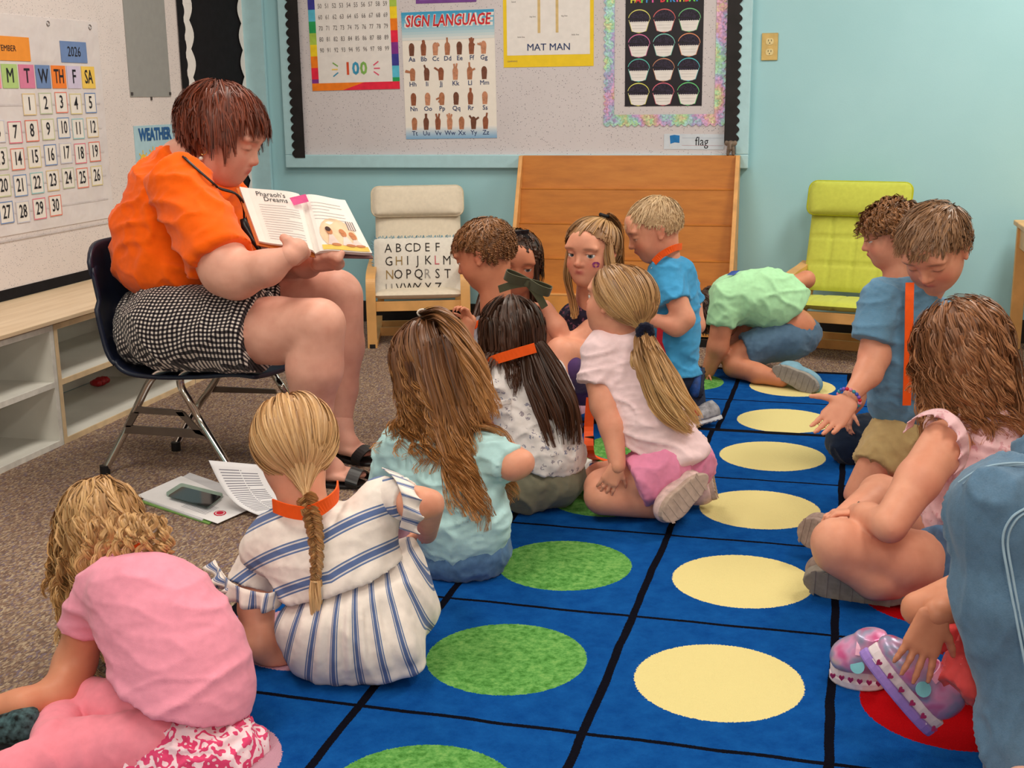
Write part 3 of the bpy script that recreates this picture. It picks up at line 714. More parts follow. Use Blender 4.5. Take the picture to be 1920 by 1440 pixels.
# ---- hands: palm and five jointed fingers
def hand(w, d, nrm, s, side=1, curl=.5, spread=.12, thumb=.5, k=.004, thumb_curl=.3, curls=None):
    """w wrist, d towards the fingers, nrm out of the palm, s hand length, side=+1 puts the thumb towards cross(d, nrm)"""
    w = np.asarray(w, float); d = unit(d); nrm = unit(nrm-d*np.dot(nrm, d)); t = np.cross(d, nrm)*side
    pr = []; pal = .50*s; fw = .088*s
    kn = []
    for i, (off, ln) in enumerate(((.30, .44), (.10, .49), (-.10, .46), (-.29, .36))):
        kp = w+d*(pal*(1-.05*abs(i-1)))+t*(off*s*.62); kn.append(kp)
        pr.append(capsule(w+t*(off*s*.38)+d*s*.06, kp, .105*s, .082*s, .03*s*3, flat=(nrm, .72)))
        c_ = curls[i] if curls else curl; ang = c_*.55; p = kp; dd = unit(d+t*(off*spread*4)); L = ln*s
        for seg, fr in enumerate((.46, .30, .24)):
            dir_ = dd*math.cos(ang)+nrm*math.sin(ang); q = p+dir_*L*fr
            pr.append(capsule(p, q, fw*.5*(1.12-.12*seg)*1.08, fw*.5*(1.0-.12*seg)*1.05, k)); p = q; ang += c_*.85
    # thumb leaves the side of the palm near its base
    p = w+d*s*.12+t*s*.14; dd = unit(d*(1-thumb*.7)+t*(.35+thumb*.8)+nrm*.25)
    for seg, fr in enumerate((.22, .17, .14)):
        q = p+dd*s*fr; pr.append(capsule(p, q, s*(.075-.012*seg), s*(.062-.010*seg), k*(2 if seg == 0 else 1))); p = q; dd = unit(dd+nrm*thumb_curl*.5+d*.15)
    return pr
# ================================================================== FURNITURE AND SMALL THINGS
# ---- sloping display rack
M_RACK = NT('orange_birch_board', .42, .4); _c = M_RACK.coord(scale=(3, 3, 16)); M_RACK.color(M_RACK.ramp(M_RACK.noise(_c, 2.2, 5, .6), [(.25, lin((172, 102, 34))), (.55, lin((192, 118, 42))), (.8, lin((202, 130, 52)))])); M_RACK = M_RACK.m
M_RACKL = plain('pale_birch_edge', (222, 164, 98), .45, .4, .08, 20)
rk = thing('display_rack', 'orange birch sloping book display rack against the back wall', 'rack', (-.88, 5.6, 0))
xa, xb = -1.385, -.372
zs = [.820, .672, .517, .362, .205, .035]; ys = [5.680, 5.632, 5.584, 5.530, 5.468, 5.420]
for i in range(5):
    z1, z0 = zs[i], zs[i+1]; y1, y0 = ys[i]+.012, ys[i+1]-.022 if i < 4 else ys[i+1]
    m = MB(); y0b = ys[i]-.030 if i < 4 else 5.44
    m.hexa([(xa+.018, y0b, z0+.004), (xb-.018, y0b, z0+.004), (xb-.018, y0b+.010, z0+.004), (xa+.018, y0b+.010, z0+.004),
            (xa+.018, ys[i], z1), (xb-.018, ys[i], z1), (xb-.018, ys[i]+.010, z1), (xa+.018, ys[i]+.010, z1)])
    m.build('sloping_panel', M_RACK if i < 4 else plain('lighter_birch', (206, 140, 66), .45, .4, .08, 12), rk)
    if i < 4: bx('ledge', (xa+.018, ys[i+1]-.002, z0-.002), (xb-.018, ys[i]-.02, z0+.004), M_RACKL if i == 3 else M_RACK, rk, .001)
for x in (xa, xb-.018):
    m = MB(); pr_ = [(5.712, 0), (5.712, .822), (5.665, .822), (5.39, .19), (5.39, 0)]
    m.prism(pr_, (x, 0, 0), (0, 1, 0), (0, 0, 1), (1, 0, 0), .018); m.build('side_panel', M_RACKL, rk, bevel=.002)
bx('top_rail', (xa+.018, 5.69, .800), (xb-.018, 5.712, .822), M_RACK, rk, .002)
bx('kick_board', (xa+.018, 5.40, 0), (xb-.018, 5.42, .034), plain('black_kick', (26, 22, 22), .6), rk)
# ---- little elephant on the rack
_p = np.array([-.415, 5.70, .822]); M_ELE = plain('grey_brown_clay', (122, 106, 92), .5, .3, .2, 60)
pr = [ellip(_p+[0, 0, .034], (.018, .020, .016)), ellip(_p+[0, -.016, .052], (.014, .013, .014), k=.01)]
for dx in (-.011, .011):
    for dy in (-.012, .012): pr.append(capsule(_p+[dx, dy, .028], _p+[dx*1.1, dy, .005], .007, .0065, .004))
    pr.append(ellip(_p+[dx*1.7, -.012, .054], (.010, .004, .012), k=.004))
pr.append(capsule(_p+[0, -.026, .050], _p+[0, -.036, .030], .006, .004, .006)); pr.append(capsule(_p+[0, -.036, .030], _p+[0, -.032, .016], .004, .003, .004))
e_ = thing('elephant_figurine', 'tiny grey brown elephant figurine on the corner of the display rack', 'figurine', _p); soft('body', pr, .0022, M_ELE, e_)

# ---- bentwood children's armchairs
M_BIRCH = plain('birch_bentwood', (224, 170, 104), .4, .45, .07, 10)
def strap(mb, pts, w, t, wd=(1, 0, 0)):      # a bent lath: path in a vertical plane, width w along wd, thickness t
    wd = np.asarray(wd, float); pts = [np.asarray(p, float) for p in pts]; vs = []; N = len(pts)
    for i, p in enumerate(pts):
        tg = unit(pts[min(i+1, N-1)]-pts[max(i-1, 0)]); n = unit(np.cross(tg, wd))
        for sw, st in ((-1, -1), (1, -1), (1, 1), (-1, 1)): vs.append(p+wd*w/2*sw+n*t/2*st)
    fs = [(3, 2, 1, 0), tuple((N-1)*4+k for k in range(4))]
    for i in range(N-1):
        for k in range(4): fs.append((i*4+k, i*4+(k+1) % 4, (i+1)*4+(k+1) % 4, (i+1)*4+k))
    mb.add(vs, fs)
def curve(pts, n=8):
    P_ = [np.asarray(p, float) for p in pts]; out = []
    for i in range(len(P_)-1):
        p0, p1, p2, p3 = P_[max(i-1, 0)], P_[i], P_[i+1], P_[min(i+2, len(P_)-1)]
        for k in range(n):
            t = k/n; out.append(.5*((2*p1)+(-p0+p2)*t+(2*p0-5*p1+4*p2-p3)*t*t+(-p0+3*p1-3*p2+p3)*t**3))
    out.append(P_[-1]); return out
def armchair(base, rot, W, rgb, label, hr, pipe, quilt):
    t = thing('childrens_armchair', label, 'armchair', base, 'birch childrens armchairs'); c, s_ = math.cos(rot), math.sin(rot)
    ex, ef, ez = np.array([c, s_, 0]), np.array([s_, -c, 0]), np.array([0, 0, 1.])     # across, forwards (towards the room), up
    Pp = lambda x, y, z: np.asarray(base)+ex*x+ef*y+ez*z
    for sd in (-1, 1):
        x = sd*(W/2-.025)
        m = MB(); strap(m, curve([Pp(x, .27, .0), Pp(x, .275, .15), Pp(x, .27, .27), Pp(x, .235, .315), Pp(x, .12, .335), Pp(x, -.05, .345), Pp(x, -.14, .355)]), .042, .020, ex); m.build('arm_frame', M_BIRCH, t, smooth=False)
        m = MB(); strap(m, curve([Pp(x, .27, .012), Pp(x, .05, .010), Pp(x, -.16, .012), Pp(x, -.24, .05)]), .042, .020, ex); m.build('floor_runner', M_BIRCH, t)
        m = MB(); strap(m, curve([Pp(x*.86, .24, .195), Pp(x*.86, .05, .165), Pp(x*.86, -.07, .22), Pp(x*.86, -.17, .42), Pp(x*.86, -.235, .66)]), .030, .014, ex); m.build('seat_frame', M_BIRCH, t)
    for y, z in ((.255, .185), (-.02, .018), (-.19, .018)):
        m = MB(); m.hexa([Pp(-W/2+.045, y-.009, z-.022), Pp(W/2-.045, y-.009, z-.022), Pp(W/2-.045, y+.009, z-.022), Pp(-W/2+.045, y+.009, z-.022), Pp(-W/2+.045, y-.009, z+.022), Pp(W/2-.045, y-.009, z+.022), Pp(W/2-.045, y+.009, z+.022), Pp(-W/2+.045, y+.009, z+.022)])
        m.build('cross_rail', M_BIRCH, t, bevel=.002)
    for sd in (-1, 1):
        m = MB(); m.tube([Pp(sd*(W/2-.025), .27, 0), Pp(sd*(W/2-.025), .27, .018)], .017, 12); m.build('foot_cap', plain('black_plastic', (30, 28, 30), .5), t)
    fab = cloth('cushion_fabric_'+str(rgb[0]), rgb, .25, .85, fold_scale=(9, 9, 9))
    b0, b1 = Pp(0, -.060, .235), Pp(0, -.215, .665 if not quilt else .695); up_ = unit(b1-b0); n_ = unit(np.cross(up_, ex)); n_ = n_ if np.dot(n_, ef) > 0 else -n_
    Wp = W-.06; seams = [('x', Wp*q, .006) for q in quilt]+[('y', y, .006) for y in ((-.12, .0) if quilt else ())]
    rounded_pad('back_cushion', (b0+b1)/2+n_*.022, ex, up_, n_, Wp-.01, .47, .055, fab, t, .03, .3, 40, 40, seams)
    s0, s1 = Pp(0, .275, .222), Pp(0, -.07, .195); u2 = unit(s1-s0); n2 = unit(np.cross(ex, u2)); n2 = n2 if n2[2] > 0 else -n2
    rounded_pad('seat_cushion', (s0+s1)/2+n2*.014, ex, u2, n2, Wp-.01, .35, .055, fab, t, .03, .3, 40, 30, [('x', Wp*q, .006) for q in quilt])
    h0 = b1-up_*hr/2+n_*.060; hp = rounded_pad('headrest_cushion', h0, ex, up_, n_, Wp+.02, hr, .065, fab, t, .035, .25, 30, 24)
    m = MB(); w2, h2, r = (Wp+.02)/2, hr/2, .035; pts = []
    for cx_, cy_, a0 in ((w2-r, h2-r, 0), (-w2+r, h2-r, 90), (-w2+r, -h2+r, 180), (w2-r, -h2+r, 270)):
        for k in range(6): a = math.radians(a0+k*18); pts.append(h0+ex*(cx_+r*math.cos(a))+up_*(cy_+r*math.sin(a)))
    m.tube(pts, .0042, 6, closed=True); m.build('piping', plain('piping_'+str(rgb[0]), pipe, .8), t, smooth=True)
    return t, Pp
ac1, P1 = armchair((-1.815, 5.44, 0), .30, .47, (226, 214, 194), 'ivory cushioned childrens armchair with birch arms left of the display rack', .145, (210, 196, 172), ())
ac2, P2 = armchair((.115, 5.44, 0), -.24, .48, (194, 200, 84), 'lime green cushioned childrens armchair with birch arms at the right', .15, (176, 182, 36), (-.24, 0, .24))
# alphabet pillow
pl = thing('alphabet_pillow', 'white pillow printed with the alphabet on the ivory armchair', 'pillow', P1(0, .1, .22))
c0 = P1(.0, .115, .345); ex = unit(P1(1, 0, 0)-P1(0, 0, 0)); ef = unit(P1(0, 1, 0)-P1(0, 0, 0)); up_ = unit(np.array([0, 0, 1.])*.95-ef*.30); n_ = unit(np.cross(ex, up_)); n_ = n_ if np.dot(n_, ef) > 0 else -n_
rounded_pad('cover', c0, ex, up_, n_, .40, .26, .085, cloth('pillow_cotton', (224, 218, 208), .2, .85), pl, .02, .75, 30, 24)
S = Sheet(c0+up_*.125-ex*.195+n_*.041, c0+up_*.125+ex*.195+n_*.041, c0-up_*.125-ex*.195+n_*.041, n_, .0006)
ink2 = plain('letter_ink', (40, 34, 32), .8); mats = {'k': ink2, 'o': plain('letter_ochre', (150, 122, 70), .8), 'r': plain('letter_rose', (196, 96, 110), .8), 'g': plain('letter_grey', (150, 146, 142), .8), 'b': plain('letter_blue_trim', (120, 160, 176), .8)}
for r_, (row, cl) in enumerate((('ABCDEF', 'kkkkkk'), ('GHIJKLM', 'kokkkrk'), ('NOPQRST', 'okkkgkk'), ('UVWXYZ', 'gkkkkk'))):
    for c_, (ch, k_) in enumerate(zip(row, cl)):
        S.text('printed_letters#'+k_, ch, .165+c_*.112+.006*((c_*7+r_) % 3-1), .19+r_*.245, .042, 1, bold=-.005, sx=.86)
def dome(v):   # letters lie on the puffed surface
    return v
for k, mb in S.layers.items():
    vs = []
    for p in mb.v:
        q = np.array(p)-(c0+n_*.041); X, Y = np.dot(q, ex), np.dot(q, up_)
        e = max(abs(X)/.2, abs(Y)/.13); pf = math.sqrt(max(0, 1-min(e, 1)**6))
        z = .0425*pf*(1-.75+.75*math.cos(X/.40*math.pi*.9)*math.cos(Y/.26*math.pi*.9))+.0022
        vs.append(tuple(c0+ex*X+up_*Y+n_*z))
    mb.v = vs
S.build(mats, pl)
m = MB()
for k in range(70):
    x = -.195+.39*k/69; m.tube([c0+up_*.128+ex*x, c0+up_*(.136+.006*math.sin(k*2.1))+ex*(x+.004*math.sin(k*5))+n_*.006*math.sin(k)], .0022, 4)
for k in range(44):
    y = -.12+.24*k/43; m.tube([c0-ex*.198+up_*y, c0-ex*(.207+.005*math.sin(k*2.3))+up_*(y+.003)], .0022, 4)
tag(m.build('fringe', mats['b'], pl), kind='stuff')

# ---- wooden leg at the right edge of the picture
tb = thing('wooden_table', 'birch table leg and rail at the right edge of the picture by the wall', 'table', (.86, 5.0, 0))
for x, y in ((.80, 5.02), (1.45, 5.02), (.80, 5.60), (1.45, 5.60)): bx('leg', (x, y, 0), (x+.05, y+.03, .53), M_BIRCH, tb, .003)
bx('rail', (.85, 5.03, .44), (1.45, 5.045, .53), M_BIRCH, tb, .002); bx('rail', (.81, 5.05, .44), (.825, 5.60, .53), M_BIRCH, tb, .002); bx('tabletop', (.79, 4.99, .531), (1.52, 5.66, .552), M_BIRCH, tb, .004)

# ---- the woman's stacking chair
M_CHR = NT('chrome_tube', .14, .5); M_CHR.color(lin((206, 200, 194))); M_CHR.b.inputs['Metallic'].default_value = 1.0; M_CHR = M_CHR.m
sc_ = thing('stacking_chair', 'navy plastic stacking chair with chrome legs under the woman in orange', 'chair', atz(330, 880, 0))
prof = [(206, 445), (214, 490), (226, 545), (238, 600), (250, 640), (272, 668), (310, 684), (370, 691), (440, 690), (500, 686), (540, 690)]
prof = curve([at(x, y, 3.38) for x, y in prof], 4); nP = len(prof); nW = 14; m = MB(); vs = []
axy = unit(np.array([.04, 1, 0]))
for i, p in enumerate(prof):
    for k in range(nW+1):
        w = (k/nW-.5); f_ = i/nP; hw = .42*(1-.10*(abs(f_-.0)<.2)); cupz = .018*(2*w)**2*(1 if f_ > .45 else 0); cupx = .05*(2*w)**2*(1 if f_ <= .45 else max(0, 1-(f_-.45)*6)*1)
        top = .05*(2*w)**4 if i < 4 else 0
        vs.append(p+axy*(w*hw)+np.array([cupx, 0, cupz-top]))
fs = [(i*(nW+1)+k, i*(nW+1)+k+1, (i+1)*(nW+1)+k+1, (i+1)*(nW+1)+k) for i in range(nP-1) for k in range(nW)]
m.add(vs, fs); sh = m.build('seat_shell', plain('navy_plastic', (22, 30, 52), .38, .5, .08, 30), sc_, smooth=True)
md = sh.modifiers.new('thick', 'SOLIDIFY'); md.thickness = .012; md.offset = 0
yn, yf = 3.20, 3.56
def leg_path(pts, Y, Yfoot=None, foot=None):
    q = [at(x, y, Y) for x, y in pts]
    if foot: q.append(atz(foot[0], foot[1], .012))
    return curve(q, 5)
L1 = leg_path([(440, 690), (343, 690), (305, 696), (283, 712), (262, 752), (238, 803)], yn, foot=(197, 882))
L2 = leg_path([(470, 690), (393, 690), (357, 693), (339, 708), (341, 728), (355, 752), (384, 803)], yn, foot=(448, 905))
L3 = leg_path([(520, 688), (430, 688), (415, 695), (405, 712), (390, 735), (367, 768)], yf, foot=(330, 838))
L4 = leg_path([(470, 686), (495, 684), (506, 692), (520, 712), (536, 736)], yf, foot=(585, 815))
for L in (L1, L2, L3, L4):
    m = MB(); m.tube(L, .0115, 12); m.build('leg', M_CHR, sc_, smooth=True)
    m = MB(); m.tube([L[-1]+np.array([0, 0, .016]), L[-1]-np.array([0, 0, .0115])], .015, 12); m.build('foot_glide', plain('black_plastic', (30, 28, 30), .5), sc_)
M_STEEL = plain('dark_steel_plate', (112, 100, 92), .35, .5, .05, 20, metal=.7)
def plate(pts, Y, name='brace_plate'):
    q = [at(x, y, Y) for x, y in pts]; n_ = unit(np.cross(q[1]-q[0], q[3]-q[0])); m = MB(); m.add([p+n_*.004 for p in q]+[p-n_*.004 for p in q], [(0, 1, 2, 3), (7, 6, 5, 4), (0, 4, 5, 1), (1, 5, 6, 2), (2, 6, 7, 3), (3, 7, 4, 0)]); return m.build(name, M_STEEL, sc_)
plate([(259, 762), (342, 770), (348, 780), (252, 774)], 3.19); plate([(238, 797), (378, 806), (388, 822), (234, 812)], 3.19)
plate([(250, 772), (262, 772), (246, 800), (234, 800)], 3.19); plate([(330, 772), (345, 772), (386, 818), (368, 812)], 3.19)
plate([(428, 696), (510, 695), (513, 702), (426, 704)], 3.57); plate([(398, 724), (516, 730), (520, 738), (394, 735)], 3.57)

# ---- papers, telephone and folder on the carpet
def flat(pts, z, t, mat, name, parent=None):
    q = [atz(x, y, z) for x, y in pts]; m = MB(); N = len(q); m.add([p for p in q]+[p+np.array([0, 0, t]) for p in q], [tuple(range(N)), tuple(range(N, 2*N))]+[(i, (i+1) % N, N+(i+1) % N, N+i) for i in range(N)]); return m.build(name, mat, parent), q
o, q = flat([(262, 942), (352, 893), (470, 930), (392, 984)], .0005, .003, plain('green_folder', (120, 160, 84), .6), 'folder'); tag(o, 'green edged folder at the bottom of the paper pile on the carpet', 'folder')
o, q = flat([(268, 938), (356, 888), (462, 925), (378, 977)], .0036, .003, plain('paper_a', (206, 204, 208), .7, .2, .02), 'printed_sheet'); tag(o, 'greyish printed sheet in the pile on the carpet, under the top sheet', 'paper')
ts = thing('printed_sheet', 'top white printed sheet with red round badge, carrying the telephone', 'paper', atz(370, 935, .007))
o, q = flat([(256, 930), (340, 893), (475, 952), (408, 982)], .0067, .0012, plain('paper_b', (238, 236, 238), .7, .2, .01), 'sheet', ts)
S = Sheet(q[0]+[0, 0, .0013], q[3]+[0, 0, .0013], q[1]+[0, 0, .0013], (0, 0, 1), .0005)
S.ell('printed_badge#r', .88, .28, .055, .10, 1, 10); S.ell('printed_badge_ring#w', .88, .28, .042, .076, 2, 10); S.ell('printed_badge_core#r', .88, .28, .034, .062, 3, 10); S.rect('printed_picture#d', .28, .44, .36, .72, 1)
for k in range(9): S.rect('printed_lines#g', .50, .12+k*.035, .80, .128+k*.035, 1)
S.build({'r': plain('badge_red', (206, 40, 70), .6), 'w': M_WHITEP, 'd': plain('maroon_print', (90, 50, 50), .6), 'g': plain('rule_ink', (150, 150, 160), .7)}, ts)
ph = thing('telephone', 'dark smartphone in a pale green case on the papers', 'telephone', atz(367, 935, .008))
def slab(px_, z0, z1, mat, name, rr=.012, shrink=0, parent=ph):
    q = [atz(x, y, z0) for x, y in px_]; c = sum(q)/4; q = [c+(p-c)*(1-shrink) for p in q]; pts = []
    for i in range(4):
        a, b, d_ = q[i-1], q[i], q[(i+1) % 4]; u_, w_ = unit(a-b), unit(d_-b)
        for k in range(5): t_ = k/4; pts.append(b+u_*rr*(1-t_)**2+w_*rr*t_**2)
    m = MB(); N = len(pts); m.add(pts+[p+np.array([0, 0, z1-z0]) for p in pts], [tuple(reversed(range(N))), tuple(range(N, 2*N))]+[(i, (i+1) % N, N+(i+1) % N, N+i) for i in range(N)]); return m.build(name, mat, parent, bevel=.0015)
pc = [(310, 930), (340, 911), (420, 931), (391, 953)]
slab(pc, .0085, .0185, plain('pale_green_case', (150, 172, 160), .4, .4), 'case'); slab(pc, .0186, .0192, plain('phone_glass', (16, 18, 24), .06, .6, .3, 5), 'screen', .010, .07)
cs = thing('curled_sheet', 'white typed sheet curling up beside the braided girl', 'paper', atz(440, 960, 0)); nU, nV = 14, 14
A_, B_, C_, D_ = at(391, 864, 2.86), at(510, 884, 2.68), at(545, 960, 2.52), atz(500, 968, .006)
A_, B_, Cq, Dq = at(391, 863, 2.92), at(492, 872, 3.0), atz(560, 955, .012), atz(484, 966, .010)
mid = np.array([0, 0, -.03]); M_S = plain('paper_c', (240, 238, 242), .7, .2, .01)
def cpt(u, v): return (A_*(1-u)+B_*u)*(1-v)+(Dq*(1-u)+Cq*u)*v+np.array([0, 0, -.030])*math.sin(math.pi*v)*(1-.3*u)+np.array([-.012, 0, 0])*math.sin(math.pi*v)
m = MB(); m.add([cpt(i/nU, j/nV) for j in range(nV+1) for i in range(nU+1)], [(j*(nU+1)+i, j*(nU+1)+i+1, (j+1)*(nU+1)+i+1, (j+1)*(nU+1)+i) for j in range(nV) for i in range(nU)])
o = m.build('sheet', M_S, cs, smooth=True); md = o.modifiers.new('t', 'SOLIDIFY'); md.thickness = .0008
m = MB(); nn = unit(np.cross(cpt(1, 0)-cpt(0, 0), cpt(0, 1)-cpt(0, 0))); nn = nn if nn[2] > 0 else -nn
for k in range(22):
    v = .10+k*.036; u1 = .84-.3*((k*5) % 7 == 0)
    for s0, s1 in ((.12, .5), (.52, u1)):
        a, b, c_, d_ = cpt(s0, v), cpt(s1, v), cpt(s1, v+.012), cpt(s0, v+.012); m.add([p+nn*.0012 for p in (a, b, c_, d_)], [(0, 1, 2, 3)])
m.build('typed_lines', plain('typed_ink', (130, 128, 140), .7), cs)

# ---- orange lanyard with its card on the rug
ly = thing('badge_lanyard', 'orange lanyard with a card on the rug beside the kneeling girl', 'lanyard', atz(1110, 880, ZR)); M_OR = plain('orange_ribbon', (248, 92, 20), .6, .3, .04, 40)
def ribbon(pts, w, side, name='ribbon', mat=None, parent=None, t=.0014):
    m = MB(); strap(m, curve(pts, 6), w, t, unit(np.asarray(side, float))); return m.build(name, mat or M_OR, parent, smooth=False)
ribbon([at(1108, 745, 3.30), at(1104, 800, 3.27), at(1106, 850, 3.22), atz(1118, 862, ZR+.004), atz(1150, 878, ZR+.004)], .026, HR, parent=ly)
ribbon([atz(1094, 838, ZR+.01), atz(1120, 858, ZR+.006), atz(1160, 868, ZR+.004)], .020, (0, 1, 0), parent=ly)
bxo = [at(1096, 818, 3.24), at(1114, 818, 3.24), at(1114, 834, 3.24), at(1096, 834, 3.24)]; m = MB(); m.add([p-HA*.006 for p in bxo]+[p+HA*.008 for p in bxo], [(0, 1, 2, 3), (7, 6, 5, 4), (0, 4, 5, 1), (1, 5, 6, 2), (2, 6, 7, 3), (3, 7, 4, 0)]); m.build('clasp', plain('black_plastic', (30, 28, 30), .5), ly)
o, q = flat([(1096, 852), (1160, 868), (1148, 905), (1090, 890)], ZR+.0005, .002, plain('card_pale', (214, 214, 210), .5), 'card', ly)
S = Sheet(q[0]+[0, 0, .0023], q[1]+[0, 0, .0023], q[3]+[0, 0, .0023], (0, 0, 1), .0005); S.rect('printed_band#g', 0, 0, 1, .2, 1); S.rect('printed_band#k', .05, .74, .6, .92, 1); S.ell('printed_shape#b', .3, .5, .12, .15, 1); S.ell('printed_shape#r', .7, .5, .1, .12, 1)
S.build({'g': plain('card_green', (120, 190, 96), .5), 'k': plain('card_navy', (40, 50, 80), .5), 'b': plain('card_blue', (60, 80, 130), .5), 'r': plain('card_red', (190, 60, 60), .5)}, ly)
# ================================================================== PEOPLE: tools
def skin_mat(name, rgb, warm=(214, 110, 90)):
    t = NT(name, .5, .35); c = lin(rgb); a = t.attr('tint'); sp = t.n('ShaderNodeSeparateXYZ'); t.l(a.outputs['Vector'], sp.inputs[0])
    nz = t.noise(t.coord(), 28, 3); base = t.ramp(nz, [(.3, tuple(x*f for x, f in zip(c, (.94, .88, .86)))), (.7, tuple(min(1, x*1.05) for x in c))])
    base = t.mix(t.math('MULTIPLY', sp.outputs[1], .45), base, lin(warm)); base = t.mix(t.math('MULTIPLY', sp.outputs[0], .75), base, lin((196, 92, 92)))
    base = t.mix(t.math('MULTIPLY', sp.outputs[2], .85), base, lin((96, 60, 40)))
    t.color(base); t.b.inputs['Subsurface Weight'].default_value = .12; t.b.inputs['Subsurface Radius'].default_value = (.012, .005, .003)
    t.bump(t.noise(t.coord(), 300, 2), .06, .001); return t.m
SK_FAIR = skin_mat('fair_skin', (226, 160, 132)); SK_TAN = skin_mat('warm_skin', (208, 138, 106)); SK_ADULT = skin_mat('adult_skin', (228, 170, 150), (214, 120, 104))
def hair_mat(name, dark, light, tip=None, rough=.42):
    t = NT(name, rough, .45); a = t.attr('hv'); sp = t.n('ShaderNodeSeparateXYZ'); t.l(a.outputs['Vector'], sp.inputs[0])
    c = t.mix(sp.outputs[0], lin(dark), lin(light))
    if tip: c = t.mix(t.math('MULTIPLY', t.math('POWER', sp.outputs[1], 1.6), .8), c, lin(tip))
    t.color(c); return t.m
class Head:
    """skull frame: c is the middle of the head, hs its height from chin to crown in metres"""
    def __init__(s, px, py, Y, fwd, up, hpx, wide=1.0):
        Head.last = s
        s.c = at(px, py, Y); s.hs = hpx*mpx(s.c); s.f = V(*fwd); u = V(*up); s.u = unit(u-s.f*np.dot(u, s.f)); s.x = np.cross(s.f, s.u)
        s.A = np.array([s.x, s.f, s.u]); s.R = np.array([.375*wide, .445, .395])*s.hs; s.sc = s.pt(0, -.06, .115)
    def pt(s, x, y, z): return s.c+(s.x*x+s.f*y+s.u*z)*s.hs
    def surf(s, d, off=0.0):            # d: (..., 3) unit directions in the skull frame
        off = np.asarray(off)[..., None] if np.ndim(off) else off
        return s.sc+((d*s.R*(1+off))@s.A)
    def loc(s, p): return (p-s.sc)@s.A.T
    def e(s, x, y, z, rx, ry, rz, k=.08, op='u', planes=()): return ellip(s.pt(x, y, z), np.array([rx, ry, rz])*s.hs, s.A, k*s.hs, op, planes)
    def cp(s, a, b, ra, rb, k=.06, op='u'): return capsule(s.pt(*a), s.pt(*b), ra*s.hs, rb*s.hs, k*s.hs, op)
def head_prims(H, neck=None, neck_r=.23, lids=.35, ears=True, smile=0.0, adult=False):
    H.lids = lids
    P_ = [H.e(0, -.06, .115, .355, .425, .375, .1), H.e(0, .09, -.10, .300, .30, .34, .12), H.e(0, .185, -.36, .14, .125, .10, .16), H.e(0, .02, -.27, .245, .25, .17, .12)]
    for s in (-1, 1):
        P_ += [H.e(s*.155, .205, -.155, .12, .115, .12, .12), H.e(s*.14, .335, .115, .13, .05, .035, .08)]
    P_ += [H.e(0, .30, .20, .22, .10, .16, .12)]
    P_ += [H.e(s*.148, .415, .018, .078, .060, .050, .05, 's') for s in (-1, 1)]
    P_ += [H.cp((0, .355, .03), (0, .430, -.115), .026, .044, .05)]+[H.e(s*.048, .388, -.128, .034, .040, .028, .03) for s in (-1, 1)]
    P_ += [H.cp((-.075, .352, -.222+smile*.03), (0, .385, -.220), .014, .024, .03), H.cp((.075, .352, -.222+smile*.03), (0, .385, -.220), .014, .024, .03), H.cp((-.055, .350, -.256+smile*.02), (.055, .350, -.256+smile*.02), .020, .020, .035)]
    P_ += [H.cp((-.085, .385, -.240+smile*.035), (0, .415, -.240), .006, .008, .012, 's'), H.cp((.085, .385, -.240+smile*.035), (0, .415, -.240), .006, .008, .012, 's')]
    for s in (-1, 1):                                   # eyelids: an upper shell and a thin lower rim over each eyeball
        c = (s*.148, .302, .018); o = H.pt(c[0], c[1], c[2]); r = .082
        P_.append(H.e(*c, r, r, r, .012, 'u', ((-unit(H.u+H.f*.25), o+H.u*H.hs*(.034-.072*lids)),)))
        P_.append(H.e(*c, r*.99, r*.99, r*.99, .012, 'u', ((H.u, o-H.u*.034*H.hs),)))
    if ears:
        for s in (-1, 1):
            P_ += [H.e(s*.345, -.03, -.01, .035, .070, .110, .025), H.e(s*.372, -.045, .035, .026, .068, .070, .02), H.e(s*.392, -.010, .015, .022, .034, .055, .015, 's'), H.e(s*.352, .0, -.105, .026, .036, .035, .02)]
    if neck is not None:
        (n, r) = J(neck); P_ += [capsule(H.pt(0, -.09, -.20), n, H.hs*neck_r, max(r, H.hs*neck_r), .09*H.hs)]
    return P_
def head_tint(H):
    def f(v):
        q = ((v-H.c)@H.A.T)/H.hs; x, y, z = q.T
        lip = np.exp(-((x/.075)**4+((z+.240)/.036)**4))*(y > .28)
        bl = np.exp(-(((np.abs(x)-.19)/.10)**2+((z+.13)/.09)**2))*(y > .05)+np.exp(-((np.abs(x)-.38)/.05)**2-((z)/.12)**2)*.8+np.exp(-((x/.05)**2+((z+.12)/.05)**2))*(y > .38)*.7
        br = np.exp(-(((np.abs(x)-.155)/.085)**4+((z-.112+.25*(np.abs(x)-.155)**2*4)/.018)**2))*(y > .22)
        zl = .018+.030-.072*getattr(H, 'lids', .35); br = br*.8+np.exp(-((np.abs(x)-.150)/.072)**6-((z-zl+.004)/.010)**2)*(y > .25)*.9; return np.stack([lip, np.clip(bl, 0, 1), np.clip(br, 0, 1)], 1)
    return f
M_EYE = NT('eyeball', .08, .6); _a = M_EYE.attr('iris'); M_EYE.color(M_EYE.ramp(_a.outputs['Fac'], [(0, lin((232, 226, 222))), (.30, lin((96, 92, 84))), (.34, lin((86, 104, 110))), (.70, lin((8, 8, 8)))], 'CONSTANT')); M_EYE = M_EYE.m
